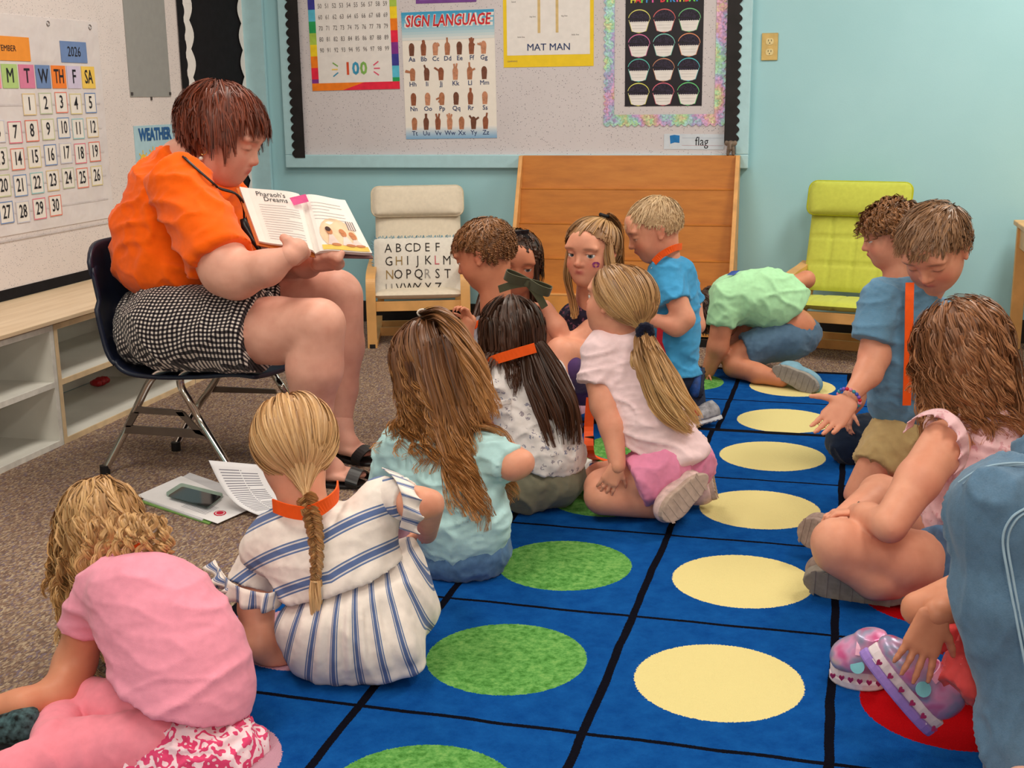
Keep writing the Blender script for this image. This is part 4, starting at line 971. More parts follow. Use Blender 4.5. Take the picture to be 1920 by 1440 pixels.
def eyes(H, t, look=(0, 1, 0)):
    for s in (-1, 1):
        c = H.pt(s*.148, .302, .018); r = .074*H.hs; n = 20; vs = []; g = unit(H.x*look[0]+H.f*look[1]+H.u*look[2]); ref = unit(np.cross(g, H.u)); w = np.cross(ref, g)
        fs = []; ir = []
        for i in range(n+1):
            a = math.pi*i/n
            for k in range(n):
                b = 2*math.pi*k/n; vs.append(c+r*(g*math.cos(a)+(ref*math.cos(b)+w*math.sin(b))*math.sin(a))); ir.append(1 if a < .22 else (.5 if a < .52 else 0))
        for i in range(n):
            for k in range(n): fs.append((i*n+k, i*n+(k+1) % n, (i+1)*n+(k+1) % n, (i+1)*n+k))
        np_mesh('eye', np.array(vs), np.array(fs), M_EYE, t, {'iris': np.array(ir)})
def skin(t, mat, body=(), fine=(), head=None, h=.0065, hf=.0035, hh=.0036, planes=None, dot=None):
    """the whole body as one mesh: coarse trunk and limbs, finer head and hands"""
    V_, F_, T_ = [], [], []; n = 0; planes = FL if planes is None else planes
    for prims, hh_ in ((list(body), h), (list(fine), hf)):
        if not prims: continue
        v, f = field_mesh(prims, hh_, planes); v = relax(v, f, 1)
        V_.append(v); F_.append(f+n); n += len(v); tt = np.zeros((len(v), 3)); tt[:, 1] = [max(0, mnoise.noise(Vector(p*14)))*.5 for p in v]; T_.append(tt)
    if head:
        H, pr = head; v, f = field_mesh(pr, hh, ()); V_.append(v); F_.append(f+n); n += len(v); T_.append(head_tint(H)(v))
    return np_mesh('body', np.concatenate(V_), np.concatenate(F_), mat, t, {'tint': np.concatenate(T_)})
# ---- hair
def sph_dirs(n, rng, mask):
    out = []
    while sum(len(o) for o in out) < n:
        d = rng.normal(size=(n*2, 3)); d /= np.linalg.norm(d, axis=1)[:, None]; out.append(d[mask(d)])
    return np.concatenate(out)[:n]
def hairline(front=.50, side=-.25, back=-.72, part=None):
    def m(d):
        y, z = d[:, 1], d[:, 2]; t = np.clip((y+.25)/.55, 0, 1); t = t*t*(3-2*t); s = np.clip((y-.30)/.5, 0, 1); s = s*s*(3-2*s)
        return z > back+(side-back)*t+(front-side)*s
    return m
def cap_mesh(H, mask, off, n=60):
    th = np.linspace(.001, math.pi-.001, n); ph = np.linspace(0, 2*math.pi, 2*n, endpoint=False); T, P_ = np.meshgrid(th, ph, indexing='ij')
    d = np.stack([np.sin(T)*np.cos(P_), np.sin(T)*np.sin(P_), np.cos(T)], -1); m = mask(d.reshape(-1, 3)).reshape(d.shape[:2]); v = H.surf(d.reshape(-1, 3), off)
    i, j = np.meshgrid(np.arange(n-1), np.arange(2*n), indexing='ij'); j2 = (j+1) % (2*n); ok = m[i, j] & m[i+1, j] & m[i, j2] & m[i+1, j2]
    f = np.stack([i*2*n+j, (i+1)*2*n+j, (i+1)*2*n+j2, i*2*n+j2], -1)[ok]; return v, f
def tubes(S_, r, prof=None):
    """S_ (N, n, 3) strands -> flat blades of hair lying on the head's surface: verts, quads, (strand index, parameter)"""
    N, n, _ = S_.shape; T = np.gradient(S_, axis=1); T /= np.linalg.norm(T, axis=2)[..., None]+1e-9
    out = S_-Head.last.sc; out /= np.linalg.norm(out, axis=2)[..., None]+1e-9; out = out+np.random.default_rng(N).normal(0, .28, (N, 1, 3))
    W = np.cross(T, out); W /= np.linalg.norm(W, axis=2)[..., None]+1e-9
    s = np.linspace(0, 1, n); pr = (np.clip(1.15-s**3, .25, 1) if prof is None else prof(s)); r = np.broadcast_to(np.asarray(r), (N,))*1.25
    w = W*(r[:, None]*pr[None, :])[..., None]; v = np.stack([S_-w, S_+w], 2)
    idx = np.arange(N*n*2).reshape(N, n, 2); f = np.stack([idx[:, :-1, 0], idx[:, :-1, 1], idx[:, 1:, 1], idx[:, 1:, 0]], -1).reshape(-1, 4)
    return v.reshape(-1, 3), f, np.repeat(np.arange(N), n*2), np.tile(np.repeat(s, 2), N)
def drape(H, d_roots, d0, L, n, off, grav=.35, g=None, body=(), margin=.008, sink=None):
    """strands walk from the scalp, turning towards gravity, kept outside the skull and the body"""
    g = -HU if g is None else g; g = np.asarray(g, float); g = np.broadcast_to(g, d_roots.shape); p = H.surf(d_roots, off); d = d0.copy(); L = np.broadcast_to(np.asarray(L, float), (len(p),)); out = [p.copy()]
    Rr = H.R*(1+np.asarray(off)[:, None]) if np.ndim(off) else np.broadcast_to(H.R*(1+off), p.shape)
    for i in range(n-1):
        d = d*(1-grav)+g*grav; d /= np.linalg.norm(d, axis=1)[:, None]; p = p+d*(L/(n-1))[:, None]
        q = H.loc(p); e = np.linalg.norm(q/Rr, axis=1); ins = e < 1; q2 = q/e[:, None]; p = np.where(ins[:, None], H.sc+q2@H.A, p)
        p = push_out(p, body, margin); out.append(p.copy()); nd = out[-1]-out[-2]; d = nd/(np.linalg.norm(nd, axis=1)[:, None]+1e-9)
    return np.stack(out, 1)
def bunch(G, M_, r, rng, amp=0.0, freq=3.0, rise=1.0, tipk=.5, jit=.3):
    """M_ strands around every guide, with a wave that grows towards the tip"""
    N, n, _ = G.shape; s = np.linspace(0, 1, n); T = np.gradient(G, axis=1); T /= np.linalg.norm(T, axis=2)[..., None]+1e-9
    U = np.cross(T, np.array([.2, .3, .93])); U /= np.linalg.norm(U, axis=2)[..., None]+1e-9; W = np.cross(T, U)
    S_ = np.repeat(G, M_, 0); U, W = np.repeat(U, M_, 0), np.repeat(W, M_, 0); K = N*M_
    a = rng.uniform(0, 2*math.pi, K); rr = np.sqrt(rng.uniform(0, 1, K))*r; prof = 1-(1-tipk)*s
    S_ = S_+(U*np.cos(a)[:, None, None]+W*np.sin(a)[:, None, None])*(rr[:, None]*prof)[..., None]
    if amp:
        ph = np.repeat(rng.uniform(0, 2*math.pi, N), M_)+rng.normal(0, jit, K); fr = np.repeat(freq*rng.uniform(.8, 1.25, N), M_); am = amp*np.repeat(rng.uniform(.6, 1.3, N), M_)
        w = (fr[:, None]*s*2*math.pi+ph[:, None]); A = am[:, None]*(s**rise)
        S_ = S_+U*(A*np.sin(w))[..., None]+W*(A*np.cos(w)*.8)[..., None]
    return S_, np.repeat(np.arange(N), M_)
def hair_object(t, mat, sets, cap=None, name='hair', rng=RNG, kind='stuff'):
    V_, F_, A_ = [], [], []; n = 0
    if cap is not None:
        v, f = cap; V_.append(v); F_.append(f); A_.append(np.stack([np.full(len(v), .25), np.zeros(len(v)), np.zeros(len(v))], 1)); n = len(v)
    for S_, r, grp in sets:
        v, f, si, sp_ = tubes(S_, r); K = len(S_); base = rng.uniform(0, 1, (grp.max()+1 if grp is not None else K))
        val = np.clip((base[grp] if grp is not None else base)*.55+rng.uniform(0, .5, K), 0, 1)
        V_.append(v); F_.append(f+n); n += len(v); A_.append(np.stack([val[si], sp_, val[si]], 1))
    o = np_mesh(name, np.concatenate(V_), np.concatenate(F_), mat, t, {'hv': np.concatenate(A_)}); o['kind'] = kind; return o
def tang(H, d_roots, pole):             # tangent directions leading away from a pole (crown or parting)
    w = d_roots@H.A; pl = np.asarray(pole)@H.A; v = w*np.sum(w*pl, 1)[:, None]-pl; v = -(pl-w*np.sum(w*pl, 1)[:, None]); return v/(np.linalg.norm(v, axis=1)[:, None]+1e-9)
def long_hair(t, H, mat, L, body=(), guides=150, per=12, r=.0013, clump=.012, amp=0.0, freq=3, rise=1.2, mask=None, pole=(0, -.3, .95), off=(.04, .14), grav=.33, n=18, capoff=.05, g=None, margin=.010, seed=0, sets=(), tipk=.6, Lf=None, jit=.3, topbias=0.0):
    rng = np.random.default_rng(100+seed); mask = mask or hairline()
    d = sph_dirs(guides, rng, mask); o_ = rng.uniform(off[0], off[1], guides); d0 = tang(H, d, unit(np.array(pole, float))); Ls = L*rng.uniform(.82, 1.08, guides)
    if Lf is not None: Ls = Ls*Lf(d)
    G = drape(H, d, d0, Ls, n, o_, grav, g, body, margin); S_, grp = bunch(G, per, clump, rng, amp, freq, rise, tipk, jit)
    S_ = push_out(S_.reshape(-1, 3), body, .002).reshape(S_.shape) if body else S_
    hair_object(t, mat, [(S_, r*rng.uniform(.8, 1.3, len(S_)), grp)]+list(sets), cap_mesh(H, mask, capoff), rng=rng)
def short_hair(t, H, mat, L=.04, count=2600, r=.0012, flow=(0, -.45, .9), lift=.25, mask=None, seed=0, off=(.02, .08), curl=0.0, capoff=.035, n=6, grav=.12, Lf=None, groups=260, amp=0, sets=(), clump=.006, swirl=0.4):
    rng = np.random.default_rng(200+seed); mask = mask or hairline(); d = sph_dirs(groups, rng, mask); o_ = rng.uniform(off[0], off[1], groups)
    tn = tang(H, d, unit(np.array(flow, float))); nrm = d@H.A; sd = np.cross(nrm, tn); d0 = tn+nrm*lift+sd*rng.normal(0, swirl, groups)[:, None]; d0 /= np.linalg.norm(d0, axis=1)[:, None]
    Ls = L*rng.uniform(.75, 1.15, groups)*(Lf(d) if Lf is not None else 1)
    G = drape(H, d, d0, Ls, n if not curl else 12, o_, grav); S_, grp = bunch(G, max(1, count//groups), clump, rng, curl or amp, 2.2 if curl else 1.0, .6, .6, .35)
    hair_object(t, mat, [(S_, r*rng.uniform(.8, 1.3, len(S_)), grp)]+list(sets), cap_mesh(H, mask, capoff), rng=rng)
def pulled(H, tie_dir, guides, per, rng, off=(.05, .12), mask=None, n=14, clump=.008, endp=None):
    """strands combed flat over the skull towards a tie"""
    mask = mask or hairline(); d = sph_dirs(guides, rng, mask); T = unit(np.array(tie_dir, float)); s = np.linspace(0, 1, n)
    om = np.arccos(np.clip(d@T, -.995, .9999))[:, None]; D = (np.sin((1-s)*om)/np.sin(om))[..., None]*d[:, None, :]+(np.sin(s*om)/np.sin(om))[..., None]*T
    o_ = rng.uniform(off[0], off[1], guides)[:, None]*(1+.35*np.sin(s*math.pi)); G = H.sc+(D*H.R*(1+o_)[..., None])@H.A
    if endp is not None: w = np.clip((s-.82)/.18, 0, 1)[None, :, None]; G = G*(1-w)+np.asarray(endp)*w
    return bunch(G, per, clump, rng, 0, 1, 1, .5)
def tail(pts, radii, count, rng, n=22, amp=0.0, freq=3, clump=.006, groups=None, rise=1.0, flat=1.0):
    """a hanging switch of hair along world points, radii in metres at each point"""
    c = np.array(curve(pts, 6)); t0 = np.linspace(0, 1, len(c)); tt = np.linspace(0, 1, n); Cn = np.stack([np.interp(tt, t0, c[:, i]) for i in range(3)], 1)
    R = np.interp(tt, np.linspace(0, 1, len(radii)), radii); g = groups or max(8, count//12)
    T = np.gradient(Cn, axis=0); T /= np.linalg.norm(T, axis=1)[:, None]; U = np.cross(T, HA); U /= np.linalg.norm(U, axis=1)[:, None]+1e-9; W = np.cross(T, U)
    a = rng.uniform(0, 2*math.pi, g); q = np.sqrt(rng.uniform(.05, 1, g)); en = rng.uniform(.80, 1.0, g)
    G = np.empty((g, n, 3))
    for i in range(g):
        s = tt*en[i]; cc = np.stack([np.interp(s, tt, Cn[:, j]) for j in range(3)], 1); UU = np.stack([np.interp(s, tt, U[:, j]) for j in range(3)], 1); WW = np.stack([np.interp(s, tt, W[:, j]) for j in range(3)], 1)
        G[i] = cc+(UU*math.cos(a[i])+WW*math.sin(a[i])*flat)*(np.interp(s, tt, R)*q[i])[:, None]
    return bunch(G, max(1, count//g), clump, rng, amp, freq, rise, .7)
def person(label, base): return thing('person', label, 'person', base, 'children on the rugs' if label.startswith('child') else None)
def lanyard_collar(t, pts, w=.022, closed=False, name='neck_lanyard', th=.003, mat=None):
    q = [J(p)[0] if len(p) == 3 or len(p) == 4 else p for p in pts]; c = curve(q, 6); m = MB(); vs = []; N = len(c); ctr = sum(c)/N
    for i, p in enumerate(c):
        tg = unit(c[min(i+1, N-1)]-c[max(i-1, 0)]); up = unit(HU*1.0-tg*np.dot(HU, tg)); nn = unit(np.cross(tg, up))
        for a, b in ((-1, -1), (1, -1), (1, 1), (-1, 1)): vs.append(p+up*w/2*a+nn*th/2*b)
    fs = [(3, 2, 1, 0), tuple((N-1)*4+k for k in range(4))]+[(i*4+k, i*4+(k+1) % 4, (i+1)*4+(k+1) % 4, (i+1)*4+k) for i in range(N-1) for k in range(4)]
    m.add(vs, fs); return m.build(name, mat or M_OR, t)
def shoe(t, heel, toe, up, w, mat_up, mat_sole, L=None, h=.0035, strap_mat=None):
    """a child's trainer from heel to toe (world points at sole level); up points from sole to ankle"""
    heel, toe = np.asarray(heel, float), np.asarray(toe, float); d = unit(toe-heel); L = np.linalg.norm(toe-heel); up = unit(np.asarray(up)-d*np.dot(up, d)); sd = np.cross(d, up)
    A = [sd, d, up]; pr = [ellip(heel+d*L*.22+up*w*.48, (w*.40, L*.24, w*.60), A, .015), ellip(heel+d*L*.48+up*w*.44, (w*.42, L*.30, w*.50), A, .03), ellip(heel+d*L*.74+up*w*.30, (w*.50, L*.30, w*.38), A, .03), capsule(heel+d*L*.22+up*w*.6, heel+d*L*.26+up*w*1.05, w*.36, w*.36, .015, clip=True)]
    sole_plane = [(-up, heel+up*w*.10)]
    soft('shoe', pr, h, mat_up, t, sole_plane)
    m = MB(); pts = []; n = 28
    for i in range(n):
        a = 2*math.pi*i/n; x = math.cos(a); y = math.sin(a); wd = w*(.44+.08*math.sin(a*1)+.0)*(1-.14*math.exp(-((y+.05)/.3)**2)); pts.append((x*wd, L*.5+y*L*.53))
    m.prism(pts, heel-up*w*.13, sd, d, up, w*.27); m.build('sole', mat_sole, t, bevel=.003)
    tr = MB()
    for k in range(7):
        y = L*(.12+.13*k); tr.prism([(-w*.36, y), (w*.36, y), (w*.30, y+L*.05), (-w*.30, y+L*.05)], heel-up*(w*.13+.0015), sd, d, up, .0016)
    tr.build('tread', mat_sole, t)
    return A
FL = [(np.array([0, 0, -1.]), np.array([0, 0, ZR]))]; FLC = [(np.array([0, 0, -1.]), np.array([0, 0, .002]))]
H_SAND = hair_mat('sandy_curls_hair', (142, 98, 56), (212, 166, 110), (226, 178, 118))
H_BLONDE = hair_mat('blonde_hair', (160, 112, 66), (226, 178, 122), (238, 198, 146))
H_BROWNGOLD = hair_mat('brown_gold_hair', (74, 42, 26), (130, 82, 50), (208, 146, 84))
H_DARK = hair_mat('dark_brown_hair', (34, 20, 14), (78, 48, 32), (92, 54, 34))
H_LIGHTBR = hair_mat('light_brown_hair', (122, 82, 50), (194, 148, 102), (246, 202, 136))
H_CHEST = hair_mat('chestnut_hair', (92, 56, 38), (164, 108, 70), (196, 138, 94))
H_RED = hair_mat('red_brown_hair', (62, 24, 15), (138, 62, 34), None, .46)
H_BLOND2 = hair_mat('pale_blond_hair', (176, 140, 100), (228, 198, 156), None, .5)
H_CURLB = hair_mat('curly_brown_hair', (92, 58, 34), (166, 112, 68))
H_BOYBR = hair_mat('boy_brown_hair', (98, 66, 44), (166, 122, 86))
M_SOLE = plain('beige_rubber_sole', (184, 162, 148), .7, .3, .08, 60); M_GREYSOLE = plain('grey_rubber_sole', (142, 132, 122), .75, .3, .08, 60)

# ---------- girl in pink, nearest left
t = person('child in pink T-shirt and pink leggings hunched at the bottom left corner', atz(330, 1400, 0))
M_PINK = cloth('pink_jersey', (238, 150, 172), .5, .95, fold_scale=(7, 7, 16)); M_PINKL = cloth('pink_legging_jersey', (240, 140, 156), .3)
shirt = [EL(352, 1335, 1.74, 118, 112, 104), EL(332, 1225, 1.78, 124, 120, 96, k=.08), EL(282, 1130, 1.83, 122, 90, 84, roll=22, k=.08), EL(252, 1068, 1.90, 66, 36, 50, roll=10, k=.05)]
shirt += [C((190, 1108, 1.84, 50), (128, 1240, 1.82, 47), .03, clip=True), C((345, 1115, 1.88, 44), (392, 1190, 1.94, 42), .03, clip=True)]
soft('shirt', shirt, .0055, M_PINK, t, FLC+[(unit(V(-.28, 0, -1)), at(370, 1400, 1.62))], fold=(.0045, (5, 5, 13), 1))
M_SWIRL = cloth('pink_swirl_print', (240, 120, 160), .6, .9, extra=lambda q, b: q.mix(q.math('GREATER_THAN', q.math('SINE', q.math('ADD', q.math('MULTIPLY', q.noise(q.coord(), 30, 2), 34), 0)), .1), lin((246, 214, 222)), lin((222, 70, 116))))
soft('skirt', [EL(372, 1408, 1.72, 126, 74, 108), EL(300, 1420, 1.70, 66, 60, 80, k=.03)], .0055, M_SWIRL, t, FLC, fold=(.008, (26, 26, 4), 3))
soft('leggings', CH([(300, 1392, 1.70, 66), (150, 1412, 1.66, 60), (20, 1452, 1.56, 46)], .03)+CH([(300, 1345, 1.76, 64), (130, 1322, 1.80, 56)], .03)+CH([(130, 1322, 1.80, 48), (96, 1392, 1.64, 40)], .02), .006, M_PINKL, t, FLC, fold=(.003, (9, 9, 9), 2))
H = Head(190, 1000, 2.02, (-.50, .55, -.68), (-.25, .6, .75), 176)
arm = CH([(175, 1130, 1.84, 40), (140, 1245, 1.82, 37), (112, 1302, 1.76, 35), (40, 1322, 1.70, 28), (-70, 1335, 1.66, 21)], .02)
skin(t, SK_TAN, arm+CH([(385, 1150, 1.90, 36), (380, 1210, 1.96, 30), (290, 1240, 1.96, 24)], .02)+[EL(300, 1180, 1.80, 60, 90, 50)], hand(at(-70, 1335, 1.66), V(-1, .2, -.2), V(0, 0, -1), .11), (H, head_prims(H, (245, 1062, 1.95, 44))))
rng = np.random.default_rng(77); RING = []
for x0, y0, x1, y1, Y_ in ((215, 960, 180, 1075, 1.87), (240, 965, 212, 1062, 1.85), (262, 965, 240, 1050, 1.845), (285, 965, 268, 1048, 1.85), (300, 970, 296, 1058, 1.87), (312, 985, 318, 1062, 1.90), (180, 970, 150, 1082, 1.88), (130, 990, 100, 1110, 1.93), (110, 1010, 88, 1120, 1.97)):
    Sx, gx_ = tail([at(x0, y0, Y_+.03), at((x0+x1)/2, (y0+y1)/2, Y_), at(x1, y1, Y_)], [.008, .009, .005], 60, rng, 26, .0095, 2.6, .005, groups=4, rise=.5); RING.append((Sx, .0012, gx_))
long_hair(t, H, H_SAND, .26, shirt, 260, 13, .0013, .008, .021, 2.8, .9, hairline(.42, -.5, -.9), (.15, -.1, 1), (.03, .16), .30, 20, seed=1, tipk=.8, sets=RING)
eyes(H, t)
lanyard_collar(t, [(205, 1030, 1.875), (235, 1020, 1.86), (262, 1026, 1.87)], .014)
M_DKSHOE = plain('dark_patterned_trainer', (52, 74, 78), .7, .3, .5, 90)
shoe(t, atz(75, 1392, .02), atz(-30, 1385, .03), HU, .052, M_DKSHOE, plain('dark_sole', (40, 46, 52), .7))

# ---------- girl with the braid
t = person('child with long blonde braid in white dress with blue stripes', atz(650, 1250, 0))
def stripes_attr(o, ax_u, ax_v):
    return lambda v: np.stack([(v-o)@ax_u, (v-o)@ax_v, (v-o)@np.cross(ax_u, ax_v)], 1)
def stripe_mat(name, pitch, chan, base=(238, 226, 218), ink=(72, 98, 150), phase=0.0, folds=.4):
    def ex(q, b):
        a = q.attr('pat'); s = q.n('ShaderNodeSeparateXYZ'); q.l(a.outputs['Vector'], s.inputs[0])
        x = q.math('FRACT', q.math('ADD', q.math('DIVIDE', s.outputs[chan], pitch), phase)); d = q.math('ABSOLUTE', q.math('SUBTRACT', x, .5))
        m1 = q.math('LESS_THAN', d, .075); m2 = q.math('MULTIPLY', q.math('GREATER_THAN', d, .115), q.math('LESS_THAN', d, .160)); m3 = q.math('MULTIPLY', q.math('GREATER_THAN', d, .075), q.math('LESS_THAN', d, .16))
        c = q.mix(q.math('MULTIPLY', m3, .25), b, lin(ink)); c = q.mix(m2, c, lin(tuple(int(i*.8+40) for i in ink))); return q.mix(q.math('MULTIPLY', m1, .95), c, lin(ink))
    return cloth(name, base, folds, .9, extra=ex)
bo = at(620, 1030, 2.02); axn = unit(at(520, 1140, 2.02)-at(500, 970, 2.02)); ru = unit(at(740, 1010, 2.02)-at(500, 1110, 2.02))
bodice = [EL(620, 1020, 2.10, 132, 66, 76, roll=-22), EL(642, 1095, 2.08, 124, 62, 78, roll=-20, k=.06), EL(572, 975, 2.12, 66, 28, 50, roll=-18, k=.04), EL(712, 935, 2.14, 44, 40, 46, roll=-10, k=.04), EL(488, 1044, 2.12, 36, 36, 40, k=.05), EL(520, 1004, 2.12, 48, 38, 46, roll=-25, k=.06)]
def diag(v):
    q = v-bo; a = q@unit(RIGHT*math.cos(.36)+UPV*math.sin(.36)); b = q@unit(-RIGHT*math.sin(.36)+UPV*math.cos(.36)); return np.stack([a, b+a*a*1.1-.18*np.abs(a+.02), a*0], 1)
soft('bodice', bodice, .005, stripe_mat('striped_gauze', .070, 1, phase=.18), t, [(unit(V(.33, 0, -1)), at(655, 1112, 2.0))], fold=(.003, (6, 6, 14), 5), attrs={'pat': diag})
so = at(655, 1120, 2.05)
def fan(v):
    q = v-so; a = q@RIGHT; b = q@-UPV; return np.stack([np.arctan2(a, b+.28)*.36, b, a], 1)
skirt = [EL(662, 1190, 2.07, 138, 92, 96, roll=-14), EL(650, 1130, 2.08, 126, 40, 84, roll=-20, k=.06), EL(735, 1205, 2.06, 60, 58, 70, k=.04), EL(770, 1080, 2.16, 36, 110, 60, roll=-20, k=.04), EL(735, 1255, 2.04, 62, 14, 40, roll=-8, k=.02)]
def pleat(v):
    q = v-so; a = q@RIGHT; b = q@-UPV; an = np.arctan2(a, b+.28); N_ = np.stack([q[:, 0], q[:, 1], q[:, 2]*.3], 1); N_ /= np.linalg.norm(N_, axis=1)[:, None]+1e-9
    w = np.clip((b+.02)/.05, 0, 1)*np.clip((.16-b)/.05, .25, 1); return v+N_*(.0055*w*np.sin(an*62+3*np.sin(an*9)))[:, None]
soft('skirt', skirt, .005, stripe_mat('striped_gauze_skirt', .042, 0, folds=.4), t, FL+[(unit(V(-.33, 0, 1)), at(640, 1105, 2.0))], attrs={'pat': fan}, post=pleat, fold=(.003, (8, 8, 3), 9))
def ruffle(name, pts, w, amp, waves, mat, t, out, nrow=5, hang=None, pat=None):
    """a gathered frill along a seam of world points, falling along hang and waving along out"""
    c = curve([J(p)[0] for p in pts], 14); n = len(c); hang = -HU if hang is None else hang; v = []
    for i, p in enumerate(c):
        tg = unit(c[min(i+1, n-1)]-c[max(0, i-1)]); s = i/(n-1)
        for r_ in range(nrow):
            q = r_/(nrow-1); v.append(p+hang*w*q*(1-.08*math.cos(s*waves*2*math.pi))+out*amp*(q**.7)*math.sin(s*waves*2*math.pi)+out*.25*w*q+tg*amp*.5*q*math.cos(s*waves*2*math.pi))
    f = [(i*nrow+r_, (i+1)*nrow+r_, (i+1)*nrow+r_+1, i*nrow+r_+1) for i in range(n-1) for r_ in range(nrow-1)]
    v = np.array(v); at_ = {'pat': np.stack([np.repeat(np.linspace(0, 1, n), nrow)*.30, np.tile(np.linspace(0, w, nrow), n), np.zeros(len(v))], 1)}
    o = np_mesh(name, v, np.array(f), mat, t, at_); md = o.modifiers.new('t', 'SOLIDIFY'); md.thickness = .0018; return o
fr = stripe_mat('striped_frill', .030, 1, folds=.2, phase=.2); fr2 = stripe_mat('striped_frill_side', .045, 0, folds=.2)
M_SLV = stripe_mat('striped_sleeve', .070, 1, phase=.3)
for c_ in (C((484, 1052, 2.12, 36), (468, 1098, 2.10, 42), .02, clip=True), C((728, 930, 2.14, 36), (764, 938, 2.12, 40), .02, clip=True)): soft('sleeve', [c_], .005, M_SLV, t, attrs={'pat': diag}, fold=(.003, (10, 10, 10), 3))
ruffle('sleeve_frill', [(410, 1062, 2.12), (440, 1096, 2.03), (500, 1112, 2.02), (528, 1100, 2.05)], .034, .008, 5, fr2, t, V(-.4, -.8, 0))
ruffle('sleeve_frill', [(404, 1050, 2.16), (420, 1080, 2.08), (446, 1100, 2.04)], .020, .009, 2.5, fr, t, V(-.9, -.3, .1), hang=V(-.7, 0, -.6))
ruffle('sleeve_frill', [(716, 876, 2.20), (742, 900, 2.08), (756, 948, 2.05), (748, 992, 2.08)], .032, .008, 4.5, fr2, t, V(.5, -.8, 0), hang=V(1, 0, -.35))
H = Head(552, 842, 2.16, (-.25, .9, -.38), (-.10, .42, .9), 190)
handL = hand(at(560, 1258, 2.10), V(.6, .5, -.1), V(0, 0, -1), .10)
skin(t, SK_FAIR, CH([(478, 1070, 2.12, 32), (480, 1140, 2.09, 31), (486, 1205, 2.06, 31), (524, 1240, 2.08, 26), (562, 1258, 2.10, 19)], .02)+CH([(740, 935, 2.13, 29), (782, 944, 2.11, 29), (806, 944, 2.13, 27)], .02)+CH([(806, 946, 2.14, 28), (800, 1000, 2.34, 20)], .02)+[EL(620, 1010, 2.12, 90, 50, 50)], handL+hand(at(800, 1000, 2.34), V(-.3, .9, -.3), V(0, 0, -1), .10), (H, head_prims(H, (575, 975, 2.12, 42), .24)))
rng = np.random.default_rng(5); tie = H.loc(at(578, 938, 2.07)); tie = unit(tie/H.R); tp = at(576, 940, 2.06)
S1, g1 = pulled(H, tie, 340, 9, rng, (.04, .10), hairline(.45, -.35, -.62), 16, .006, tp)
bp = [at(576, 935, 2.055), at(584, 962, 2.035), at(591, 1000, 2.020), at(594, 1050, 2.008), at(591, 1090, 2.000)]
bc_ = np.array(curve(bp, 12)); nb = len(bc_); sets = [(S1, .0011*rng.uniform(.8, 1.3, len(S1)), g1)]; ss = np.linspace(0, 1, nb)
tg = np.gradient(bc_, axis=0); tg /= np.linalg.norm(tg, axis=1)[:, None]; sx_v = np.cross(tg, HA); sx_v /= np.linalg.norm(sx_v, axis=1)[:, None]; sy_v = np.cross(tg, sx_v)
G = []
for k in range(3):
    w = ss*2*math.pi*3.6+k*2*math.pi/3; wd = .0125*(1-.45*ss); G.append(bc_+sx_v*(wd*np.sin(w))[:, None]+sy_v*(wd*.62*np.sin(2*w))[:, None])
S2, g2 = bunch(np.array(G), 46, .0085, rng, 0, 1, 1, .55); sets.append((S2, .0014, g2))
S3, g3 = tail([at(591, 1088, 2.0), at(590, 1120, 1.995), at(590, 1150, 1.995)], [.006, .011, .008], 90, rng, 10); sets.append((S3, .0011, g3))
for k in range(60): pass
hair_object(t, H_BLONDE, sets, cap_mesh(H, hairline(.45, -.35, -.62), .045), rng=rng)
m = MB(); m.tube([bp[-1]+sx_v[-1]*.008*math.cos(a)+sy_v[-1]*.008*math.sin(a) for a in np.linspace(0, 2*math.pi, 12, endpoint=False)], .002, 6, closed=True); m.build('hair_tie', plain('clear_elastic', (214, 176, 128), .4), t)
eyes(H, t)
lanyard_collar(t, [(512, 948, 2.075), (540, 958, 2.045), (575, 962, 2.035), (606, 950, 2.04), (630, 930, 2.075), (634, 910, 2.10)], .027)

# ---------- girl in aqua
t = person('child with long brown hair with golden ends in pale aqua T-shirt', atz(860, 1080, 0))
M_AQUA = cloth('pale_aqua_jersey', (184, 222, 224), .6, .9, fold_scale=(8, 8, 13))
shirt = [EL(868, 985, 2.60, 92, 92, 68, roll=-8), EL(838, 905, 2.62, 98, 80, 62, k=.06), EL(820, 838, 2.66, 96, 44, 52, roll=6, k=.06), EL(795, 795, 2.68, 40, 18, 34, k=.04)]
shirt += [C((742, 848, 2.66, 42), (726, 912, 2.68, 40), .03, clip=True), C((905, 845, 2.64, 38), (956, 872, 2.60, 37), .03, clip=True)]
soft('shirt', shirt, .006, M_AQUA, t, FL+[(unit(V(-.24, 0, -1)), at(880, 1066, 2.55))], fold=(.006, (9, 9, 15), 8))
M_DEN = cloth('blue_denim', (88, 122, 160), .35, .85, var=.16); soft('jeans', [EL(872, 1040, 2.61, 88, 56, 68, roll=-8)]+CH([(830, 1060, 2.7, 48), (740, 1040, 2.95, 38)], .03)+CH([(910, 1020, 2.7, 48), (900, 990, 3.0, 38)], .03), .006, M_DEN, t, FL, fold=(.003, (20, 20, 20), 4))
H = Head(806, 690, 2.70, (.05, .93, -.36), (.0, .36, .93), 158)
skin(t, SK_FAIR, CH([(930, 860, 2.62, 28), (962, 872, 2.60, 27), (978, 868, 2.61, 25)], .02)+CH([(978, 866, 2.62, 24), (950, 840, 2.88, 17)], .02)+CH([(735, 860, 2.68, 28), (722, 930, 2.72, 26), (740, 950, 2.9, 18)], .02)+[EL(830, 900, 2.64, 60, 60, 40)], hand(at(950, 838, 2.88), V(-.4, .9, 0), V(0, 0, -1), .10)+hand(at(740, 950, 2.9), V(.3, .9, 0), V(0, 0, -1), .10), (H, head_prims(H, (800, 795, 2.68, 34))))
